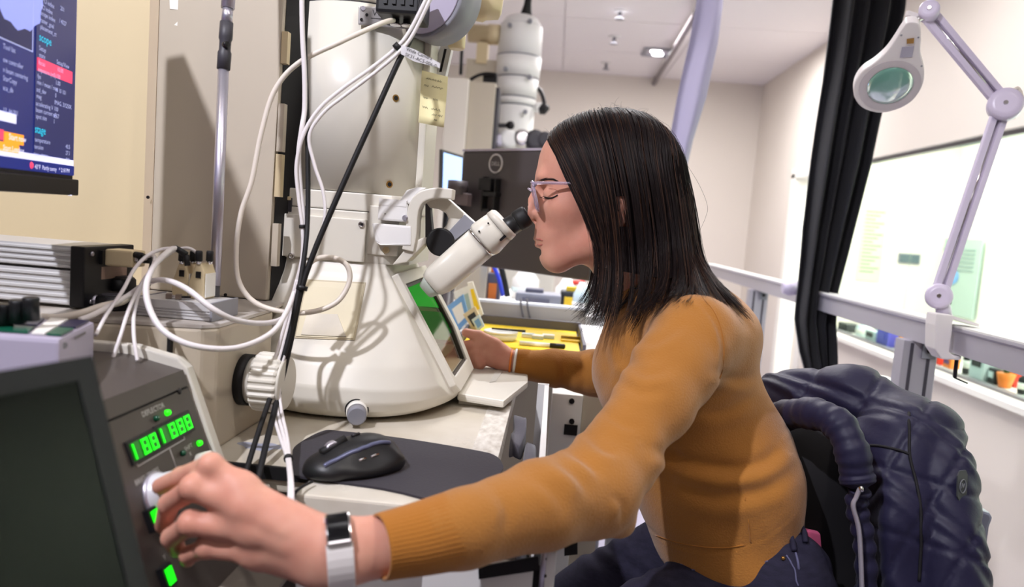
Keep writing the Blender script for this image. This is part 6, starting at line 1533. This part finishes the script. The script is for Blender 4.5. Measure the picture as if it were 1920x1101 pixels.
t = thing('tweezers', PZ(930, 617, tz), 'dark tweezers lying along the back rim of the tray', 'tweezers'); a, b = PZ(922, 616, tz + .036), PZ(985, 622, tz + .036); place('arm', tube([a, b], .0022, 6), MATS['dark_metal'], t); place('arm', tube([a, b + (0, .012, 0)], .0022, 6), MATS['dark_metal'], t)
# beige desk screen and things behind it
Yp = 2.32
ps = thing('desk_partition', (-.05, Yp, ZF), 'low beige desk partition with white top edge behind the tray', 'partition')
a, b = P(896, 556, Yp), P(1100, 578, Yp); zt_ = b[2]
place('panel', box((a[0], Yp, ZF), (b[0], Yp + .03, zt_ - .008)), MATS['beige_panel'], ps); place('top_edge', box((a[0] - .002, Yp - .004, zt_ - .008), (b[0] + .002, Yp + .034, zt_)), MATS['white_paint'], ps)
place('side_wing', prism([(a[0], Yp + .03, ZF), (a[0] + .02, Yp + .03, ZF), (a[0] + .02, Yp + .03, P(905, 500, Yp)[2]), (a[0], Yp + .03, P(905, 490, Yp)[2])], (0, .3, 0)), MATS['beige_panel'], ps)
for px in (978, 990): g = tube(crom([P(px - 2, 560, Yp - .006), P(px, 580, Yp - .010), P(px + 6, 610, Yp - .008), P(px + 7, 640, Yp - .006)], 5), .003, 6); tag(place('desk_cable', g, MATS['ink_grey']), 'thin dark cable hanging over the partition, %s of two' % ('left' if px == 978 else 'right'), 'cable', 'cables over the partition')
t2 = thing('side_table', (.0, 2.7, ZF), 'white rear side table behind the partition holding instruments', 'table'); ztb = zt_ - .03
place('top', box((-.24, Yp + .04, ztb - .03), (.2, 3.1, ztb)), MATS['white_paint'], t2); place('frame', box((-.2, 2.6, ZF), (.16, 3.0, ztb - .03)), MATS['grey_plastic'], t2)
def gadget(name, px, py, w, h, d, m, label, cat, kind='box', acc='c_dark', Y=2.5):
    q = P(px, py, Y); q[2] = ztb + .0005; t = thing(name, q, label, cat)
    if kind == 'box':
        place('body', box(q + (-w, -d, 0), q + (w, d, h)), MATS[m], t, bevel=.006); place('panel', box(q + (-w * .7, -d - .004, h * .25), q + (w * .5, -d + .001, h * .7)), MATS[acc], t); place('foot', box(q + (-w * .6, -d * .5, h), q + (w * .2, d * .4, h * 1.25)), MATS[acc], t, bevel=.002)
    else:
        place('body', lathe(q, (0, 0, 1), [(0, w), (h * .6, w), (h * .75, w * .7), (h, w * .4)], 20), MATS[m], t); place('collar', lathe(q, (0, 0, 1), [(h * .2, w * 1.05), (h * .35, w * 1.05)], 20), MATS[acc], t); place('nozzle', tube([q + (0, 0, h * .8), q + (w * 1.6, -.01, h * .95)], w * .2, 8), MATS[acc], t)
    return t
gadget('grey_instrument', 1010, 555, .075, .05, .06, 'grey_plastic', 'flat grey instrument with dark panel on the rear side table', 'instrument', acc='tray_grey')
gadget('white_flask', 985, 540, .05, .12, .05, 'white_paint', 'white rounded flask standing at the back of the side table', 'flask', 'can', 'c_clear', 2.75)
gadget('white_canister', 1062, 545, .04, .09, .04, 'white_paint', 'white canister below the woman\'s chin on the side table', 'canister', 'can', 'c_red', 2.7)
gadget('dark_box', 1075, 560, .045, .06, .04, 'c_dark', 'dark box with yellow strip on the right of the side table', 'box', acc='c_yellow', Y=2.55)
gadget('clear_jar', 1090, 560, .028, .10, .03, 'c_clear', 'clear jar on the side table at the hair ends', 'jar', 'can', 'paper_white', 2.45)
gadget('cable_box', 925, 555, .022, .11, .03, 'tray_grey', 'grey patch box beside the blue cable', 'box', acc='c_orange', Y=2.42)
tag(place('blue_cable', tube(crom([P(916, 484, 2.38), P(926, 500, 2.38), P(936, 525, 2.38), P(943, 555, 2.38)], 8), .0065, 8), mat('cable_blue', (60, 80, 220), .4)), 'bright blue cable dropping behind the binocular tube', 'cable')
tag(place('black_hose', tube(crom([P(932, 485, 2.36), P(942, 510, 2.36), P(952, 556, 2.36)], 8), .009, 8), MATS['black_rubber']), 'black hose next to the bright blue cable', 'hose')
# clutter leaning behind the viewing window
for i, (q4, Y, m, nm, lb, cat) in enumerate(((((838, 575), (868, 552), (880, 600), (858, 622)), 1.9, 'poster_blue', 'blue_leaflet', 'blue and white leaflet standing behind the chamber window', 'leaflet'), (((850, 548), (880, 535), (892, 590), (872, 612)), 1.98, 'paper_white', 'white_leaflet', 'white paper leaflet behind the blue leaflet', 'leaflet'),
    (((876, 530), (886, 528), (906, 590), (892, 600)), 1.86, 'paper_white', 'paper_strip', 'upright white plastic strip left of the partition', 'strip'), (((868, 590), (890, 575), (906, 608), (888, 622)), 1.8, 'gold_cream', 'brown_carton', 'small brown carton behind the gloveless left hand'.replace('gloveless ', ''), 'carton'), (((884, 600), (898, 590), (908, 612), (896, 622)), 1.76, 'c_clear', 'plastic_pouch', 'crumpled clear plastic pouch beside the left hand', 'pouch'))):
    t = thing(nm, P(*q4[3], Y) * (1, 1, 0) + (0, 0, dz), lb, cat); pts = [P(*p, Y) for p in q4]; pts[2] = pts[2] * (1, 1, 0) + (0, 0, min(pts[2][2], pts[2][2])); place('sheet', prism(pts, (0, .012, 0)), MATS[m], t)
    c = sum(pts) / 4; g = prism([c + (p - c) * .6 + (0, -.001, .0) for p in pts], (0, .001, 0)); place('print', g, MATS[('paper_white', 'poster_green', 'yellow_card', 'c_dark', 'poster_blue')[i]], t); place('support', tube([c + (0, .012, 0), np.array([c[0], c[1] + .05, dz + .001])], .003, 6), MATS['grey_plastic'], t)
# monitor seen from behind
mt = thing('desktop_monitor', P(960, 470, 2.15), 'dark grey desktop monitor seen from behind with round silver emblem', 'monitor')
m0, m1 = P(868, 284, 2.26), P(1075, 262, 1.98); mdn = P(890, 470, 2.24) - m0; mx = (m1 - m0) * (1, 1, 0); mh = .335; mx = mx / np.linalg.norm(mx) * .52; mn = np.cross(mx, (0, 0, 1.)); mn /= np.linalg.norm(mn)
if mn[1] > 0: mn = -mn
place('back_cover', obox(m0 - (0, 0, mh), mx, (0, 0, mh), -mn * .03), MATS['mon_grey'], mt, bevel=.006)
place('top_edge', obox(m0 + mn * .002, mx, (0, 0, .006), -mn * .034), MATS['lilac_white'], mt); place('display', obox(m0 - (0, 0, mh - .01) - mn * .0305 + mx * .02, mx * .96, (0, 0, mh - .02), -mn * .002), MATS['scr_blue'], mt)
def mq(px, py, o=.0):
    d = MC @ np.array([(px - IW / 2) / FPX, (IH / 2 - py) / FPX, 1.0]); t = np.dot(m0 - CAM, mn) / np.dot(d, mn); return CAM + d * t + mn * o
em = mq(930, 307, .001); ux = mx / np.linalg.norm(mx)
place('emblem_ring', tube([em + ux * .026 * math.cos(a) + np.array([0, 0, .026]) * math.sin(a) for a in np.linspace(0, 6.283, 40, endpoint=False)], .003, 6, closed=True), MATS['logo_silver'], mt); text('emblem_text', 'DELL', em + (0, 0, -.0055) + mn * .001, ux, Z, .016, MATS['logo_silver'], mt, align='CENTER')
vz = mq(922, 365, .001)
for a, b, w, h in ((-.02, -.05, .006, .1), (.03, -.045, .006, .09), (-.02, -.006, .06, .012), (-.035, .01, .05, .035), (-.012, -.05, .03, .008)): place('mount', obox(vz + ux * a + (0, 0, b), ux * w, (0, 0, h), mn * .022), MATS['black_plastic'], mt, bevel=.002)
place('monitor_arm', obox(mq(855, 358, .03), mq(900, 366, .03) - mq(855, 358, .03), (0, 0, -.036), mn * .02), mat('arm_brown', (104, 92, 96), .45), mt, bevel=.003); place('arm_pivot', lathe(P(858, 352, 2.2) + (0, 0, -.02), (0, 0, 1), [(0, .03), (.04, .03)], 20), MATS['mon_grey'], mt)
place('stand_pole', lathe((mq(858, 352)[0], 2.24, dz), (0, 0, 1), [(0.001, .05), (.01, .05), (.011, .016), (mq(858, 352)[2] - dz, .016)], 16), MATS['mon_grey'], mt)
m2 = thing('side_monitor', P(850, 380, 2.45), 'bright blue-white monitor turned edge on behind the column', 'monitor')
a, b, c, d = P(829, 280, 2.45), P(868, 292, 2.6), P(866, 392, 2.6), P(826, 390, 2.45)
place('casing', prism([a, b, c, d], (-.012, .02, 0)), MATS['black_plastic'], m2); cc = (a + b + c + d) / 4; place('screen', prism([cc + (p - cc) * .9 + (.002, -.003, 0) for p in (a, b, c, d)], (0, .001, 0)), MATS['scr_blue'], m2)
place('stand', tube([cc + (-.01, .01, -.05), np.array([cc[0] - .01, cc[1] + .01, dz])], .015, 8), MATS['black_plastic'], m2); place('stand_foot', lathe((cc[0] - .01, cc[1] + .01, ZF), (0, 0, 1), [(0, .1), (dz - ZF, .1)], 16), MATS['white_paint'], m2)
# far microscope and its cabinet
Yq = 4.3; fx = P(970, 150, Yq)[0]
ft = thing('far_microscope', (fx, Yq, ZF), 'white column of a second electron microscope standing far back by the wall', 'microscope')
zz_ = [P(970, y, Yq)[2] for y in (290, 200, 185, 148, 108, 30)]
r0 = 36 / 1400 * Yq
place('base_cabinet', box((fx - .3, Yq - .25, ZF), (fx + .3, Yq + .4, zz_[0] - .05)), MATS['cream_paint'], ft, bevel=.01)
prf = [(zz_[0] - .06, r0 * .98), (zz_[1], r0), (zz_[1] + .005, r0 * 1.02), (zz_[2], r0 * 1.02), (zz_[2] + .004, r0 * 1.06), (zz_[3], r0 * 1.08), (zz_[3] + .004, r0 * 1.12), (zz_[4], r0 * 1.15), (zz_[4] + .004, r0 * 1.12), (zz_[5] - .06, r0 * 1.08), (zz_[5] - .015, r0 * .8), (zz_[5], r0 * .55)]
for i in range(0, len(prf), 2):
    if i + 1 < len(prf) - 2: place('column_section', lathe((fx, Yq, 0), (0, 0, 1), [prf[i], (prf[i + 1][0] - .004, prf[i + 1][1])], 36), MATS['white_paint'], ft); place('joint_ring', lathe((fx, Yq, 0), (0, 0, 1), [(prf[i + 1][0] - .004, prf[i + 1][1] * .985), (prf[i + 1][0] + .004, prf[i + 1][1] * .985)], 36), MATS['grey_plastic'], ft)
place('top_cap', lathe((fx, Yq, 0), (0, 0, 1), [prf[8], prf[9], prf[10], prf[11]], 36), MATS['white_paint'], ft)
place('high_voltage_cable', tube([(fx + .02, Yq, zz_[5]), (fx + .025, Yq, zz_[5] + .06), (fx + .03, Yq, zz_[5] + .2)], [.035, .022, .012], 12), MATS['black_rubber'], ft)
for px, py in ((956, 48), (994, 40), (948, 130), (993, 145), (985, 210)): place('knob', lathe(P(px, py, Yq - r0 * 1.02), (0, -1, 0), [(0, .014), (.02, .012)], 10), MATS['grey_plastic'], ft)
place('side_tube', lathe(P(925, 65, Yq), (1, 0, 0), [(-.14, .05), (-.03, .05), (-.029, .056), (.04, .056)], 20), MATS['gold_cream'], ft); place('side_bracket', box(P(893, 120, Yq) + (0, -.03, 0), P(916, 82, Yq) + (0, .05, 0)), MATS['gold_cream'], ft); place('side_box', box(P(873, 155, Yq) + (0, -.02, 0), P(932, 115, Yq) + (0, .2, 0)), MATS['beige_panel'], ft)
place('bent_arm', tube(crom([P(1004, 162, Yq), P(1014, 172, Yq), P(1020, 190, Yq), P(1020, 205, Yq)], 6), .012, 8), MATS['dark_metal'], ft); place('arm_head', lathe(P(1030, 202, Yq), (-1, 0, -.2), [(0, .01), (.03, .035), (.06, .03)], 14), MATS['black_rubber'], ft)
place('side_arm', tube([P(1000, 202, Yq), P(1018, 202, Yq)], .03, 10), MATS['white_paint'], ft)
place('cross_bar', tube([P(892, 236, Yq - .2), P(956, 235, Yq - .2)], .012, 8), MATS['dark_metal'], ft); place('bar_end', ball(P(957, 235, Yq - .2), .024, 12), MATS['dark_metal'], ft)
for px, r in ((901, .035), (914, .042)): place('white_vessel', lathe(P(px, 272, Yq - .3), (0, 0, 1), [(0, r), (.08, r), (.1, r * .7)], 16), MATS['white_paint'], ft)
place('vessel_bracket', box(P(890, 276, Yq - .22), P(924, 240, Yq - .22) + (0, .02, 0)), MATS['dark_grey'], ft)
for px, py, r, m in ((950, 260, .05, 'white_paint'), (975, 258, .045, 'chrome'), (932, 262, .035, 'steel'), (1000, 262, .055, 'dark_grey'), (1018, 262, .045, 'dark_grey')): place('stage_drive', lathe(P(px, py, Yq - .25) + (0, .1, 0), (.1, -1, 0), [(0, r), (.1, r), (.11, r * .6)], 18), MATS[m], ft)
fc = thing('far_cabinet', P(885, 250, 3.9) * (1, 1, 0) + (0, 0, ZF), 'tall beige cabinet left of the far microscope column', 'cabinet')
a, b = P(838, 145, 3.9), P(880, 145, 3.9); c = P(932, 160, 4.0)
place('body', box((a[0], 3.9, ZF), (b[0], 4.25, a[2])), MATS['room_wall'], fc, bevel=.004); place('side_panel', box((b[0] + .001, 3.93, ZF), (c[0], 4.1, c[2])), MATS['beige_panel'], fc, bevel=.004); place('dark_edge', box((c[0] + .001, 3.95, ZF), (c[0] + .018, 4.08, c[2] - .02)), MATS['dark_grey'], fc)
place('top_unit', box(P(905, 155, 4.0), P(932, 138, 4.0) + (0, .06, 0)), MATS['black_plastic'], fc); place('top_cable', tube(crom([P(882, 150, 3.98), P(895, 142, 3.98), P(912, 138, 3.98), P(930, 140, 3.98)], 5), .009, 6), MATS['dark_metal'], fc)
place('dark_bar', tube([P(864, 140, 3.6), P(866, 95, 3.6)], .008, 8), MATS['black_rubber'], fc)

# ================================================================== cables
def cab_(name, pts, r, m, label, group=None, ties=(), n=8, ps=None, per=10):
    """pts: (px, py, Y); optional parts listed in ps"""
    p = crom([P(*q) for q in pts], per)
    if ties or ps:
        t = thing(name, p[-1], label, 'cable', group); place('sheath', tube(p, r, n), MATS[m], t)
        for (i, rr, L, mm) in ties:
            k = min(int(i * per), len(p) - 2); d = p[k + 1] - p[k]; d /= np.linalg.norm(d)
            place('cable_tie', tube([p[k] - d * L, p[k] + d * L], rr, 10), MATS[mm], t)
        return t
    return tag(place(name, tube(p, r, n), MATS[m]), label, 'cable', group)
cab_('white_cable', [(738, 38, 1.07), (715, 44, 1.03), (640, 78, 1.0), (560, 118, .99), (515, 170, .985), (490, 250, .98), (472, 340, .975), (452, 400, .97), (443, 465, .965), (447, 525, .965), (475, 565, .965), (525, 584, .965), (585, 585, .97), (632, 566, .98), (655, 528, .99), (650, 497, .99), (622, 483, .985), (588, 488, .97), (566, 515, .965), (553, 545, .96)], .0036, 'cable_cream', 'long cream cable arching from the camera head and looping over the chamber')
cab_('white_cable', [(574, -330, .99), (568, -120, .98), (566, -30, .975), (567, 60, .975), (571, 140, .975), (571, 205, .975), (566, 240, .97), (560, 290, .97), (563, 350, .97), (570, 420, .965), (569, 480, .96), (560, 520, .955)], .0034, 'cable_white', 'thick white cable hanging straight down in front of the column')
cab_('white_cable', [(850, -120, 1.06), (828, -60, 1.0), (808, -20, .98), (770, 55, .98), (745, 88, .98), (700, 125, .98), (640, 168, .975), (598, 205, .972), (570, 250, .968), (556, 310, .966), (560, 370, .965), (567, 425, .962), (567, 480, .957), (556, 530, .952)], .0026, 'cable_white', 'upper thin white cable of the pair sweeping left from the camera', 'paired white cables', ties=((4, .0055, .004, 'black_rubber'), (11, .0045, .002, 'black_rubber')))
cab_('white_cable', [(862, -118, 1.06), (838, -60, 1.0), (816, -20, .975), (778, 58, .975), (752, 94, .975), (706, 134, .975), (648, 178, .972), (606, 212, .968), (580, 255, .966), (590, 310, .966), (606, 360, .965), (609, 410, .962), (592, 470, .957), (568, 530, .95)], .0024, 'cable_white', 'lower thin white cable of the pair passing right of the dark cable', 'paired white cables')
cab_('black_cable', [(845, -130, 1.07), (822, -80, 1.03), (800, -30, 1.0), (775, 60, .985), (745, 120, .98), (700, 220, .97), (660, 308, .962), (615, 410, .952), (588, 475, .945), (566, 540, .938), (545, 640, .925), (522, 740, .905), (495, 850, .82), (478, 930, .77)], .0038, 'black_rubber', 'long black cable running diagonally across the column from top right', ties=((9, .0075, .003, 'black_plastic'),))
cab_('black_cable', [(580, -330, .99), (574, -120, .985), (571, 60, .985), (574, 170, .985), (577, 290, .975), (577, 400, .965), (572, 470, .95), (560, 545, .935), (540, 640, .92), (512, 730, .90), (488, 800, .855), (463, 880, .80), (452, 930, .77)], .0034, 'black_rubber', 'black cable hanging straight down at the column left side')
tube
for i, (dx, r) in enumerate(((0, .0022), (9, .0022), (17, .0021))):
    cab_('white_lead', [(556 + dx * .4, 525, .942), (541 + dx * .7, 585, .932), (522 + dx * .9, 650, .918), (507 + dx, 710, .905), (510 + dx, 765, .892), (525 + dx * .8, 820, .845), (538 + dx * .3, 860, .80), (543 + dx * .3, 910, .735), (540 + dx * .5, 960, .715), (534 + dx * .5, 1000, .70)], r, 'cable_white',
         ('leftmost thin white lead of the bundle dropping past the ribbed knob', 'middle thin white lead of the bundle dropping past the ribbed knob', 'rightmost thin white lead of the bundle dropping past the ribbed knob')[i], 'white leads in the hanging bundle', ties=((6.0, .0052, .002, 'black_rubber'),) if i == 1 else ())
cab_('white_cable', [(553, 545, .942), (537, 585, .91), (508, 625, .86), (445, 652, .81), (370, 650, .78), (312, 625, .775), (283, 585, .785), (274, 540, .80), (288, 500, .83), (318, 470, .87), (330, 466, .885)], .0034, 'cable_white', 'thick white cable drooping in the lowest loop in front of the console block')
cab_('white_cable', [(556, 550, .952), (536, 592, .95), (500, 606, .90), (445, 601, .85), (400, 580, .825), (355, 545, .83), (320, 528, .845), (290, 526, .85), (262, 540, .86), (238, 556, .858), (180, 588, .80), (150, 600, .78)], .0034, 'cable_white', 'thick white cable crossing over the junction box in a shallow upper loop')
cab_('white_lead', [(180, 628, .74), (200, 590, .77), (230, 545, .80), (252, 505, .83), (276, 480, .85), (302, 468, .87), (328, 465, .885)], .0021, 'cable_white', 'thin white lead arching left from the small black plug to the knob box')
cab_('white_lead', [(212, 672, .76), (226, 630, .77), (240, 585, .79), (258, 545, .82), (280, 510, .84), (305, 485, .865), (330, 468, .885)], .0021, 'cable_white', 'thin white lead falling from the black plug, middle of three')
cab_('white_lead', [(258, 677, .76), (251, 630, .77), (252, 585, .80), (264, 540, .825), (284, 505, .845), (290, 485, .86), (284, 478, .88), (272, 486, .90)], .0021, 'cable_white', 'thin white lead falling rightmost in front of the console block')
cab_('white_lead', [(336, 467, .885), (352, 465, .89), (366, 472, .895), (375, 485, .897)], .0019, 'cable_white', 'short white lead arched between black plug and coax adaptor')
t = thing('black_plug', P(340, 470, .885), 'small black cylindrical plug joining the arched thin white leads', 'plug')
a, b = P(327, 463, .885), P(349, 478, .885); place('body', tube([a, a + (b - a) * .3, b], [.0028, .0038, .0042], 12), MATS['black_plastic'], t); place('tip', tube([b, b + (b - a) * .15 + (0, 0, -.012)], .0035, 10), MATS['black_rubber'], t)
cab_('grey_cable', [(60, 592, .80), (105, 596, .80), (150, 588, .81), (190, 575, .83), (228, 566, .85), (243, 556, .87)], .0042, 'cable_cream', 'thick pale cable lying on the console block behind the knob box')
t = thing('black_lead', P(262, 484, .9), 'short black lead leaving the beige connector hood', 'cable')
place('sheath', tube(crom([P(256, 478, .905), P(270, 480, .90), (P(284, 488, .89)), P(282, 510, .88), P(278, 535, .87)], 8), .0028, 8), MATS['black_rubber'], t); place('boot', tube([P(254, 478, .905), P(266, 480, .90)], .0042, 10), MATS['black_rubber'], t)
# mouse lead
tag(place('mouse_lead', tube(crom([PZ(586, 903, zp + .003), PZ(572, 910, zp + .003), PZ(556, 921, zp + .003), P(535, 945, .74), P(525, 965, .73)], 8), .0016, 8), MATS['black_rubber']), 'thin black mouse lead running over the pad edge', 'cable')
# printed cable label
t = thing('cable_label', P(785, 105, .97), 'clear printed label flag tied to the white cables above the column', 'label')
o = P(752, 92, .968); e = P(825, 120, .968); 
mat('label_clear', (236, 234, 238), .3, alpha=.55)
ld = e - o; g = prism([o + (0, 0, .005), o + (0, 0, -.006), o + ld * .35 + (0, 0, -.009), o + ld * 1.0 + (0, 0, -.005), o + ld * 1.0 + (0, 0, .001), o + ld * .35 + (0, 0, .006)], (0, .0006, 0))
place('film', g, MATS['label_clear'], t)
text('label_text', 'Wide Camera', o + ld * .12 + (0, -.0006, .0005), ld, Z, .0062, MATS['ink'], t); text('label_text', 'SK31-AC5-006-0-', o + ld * .1 + (0, -.0006, -.0065), ld, Z, .0062, MATS['ink'], t)
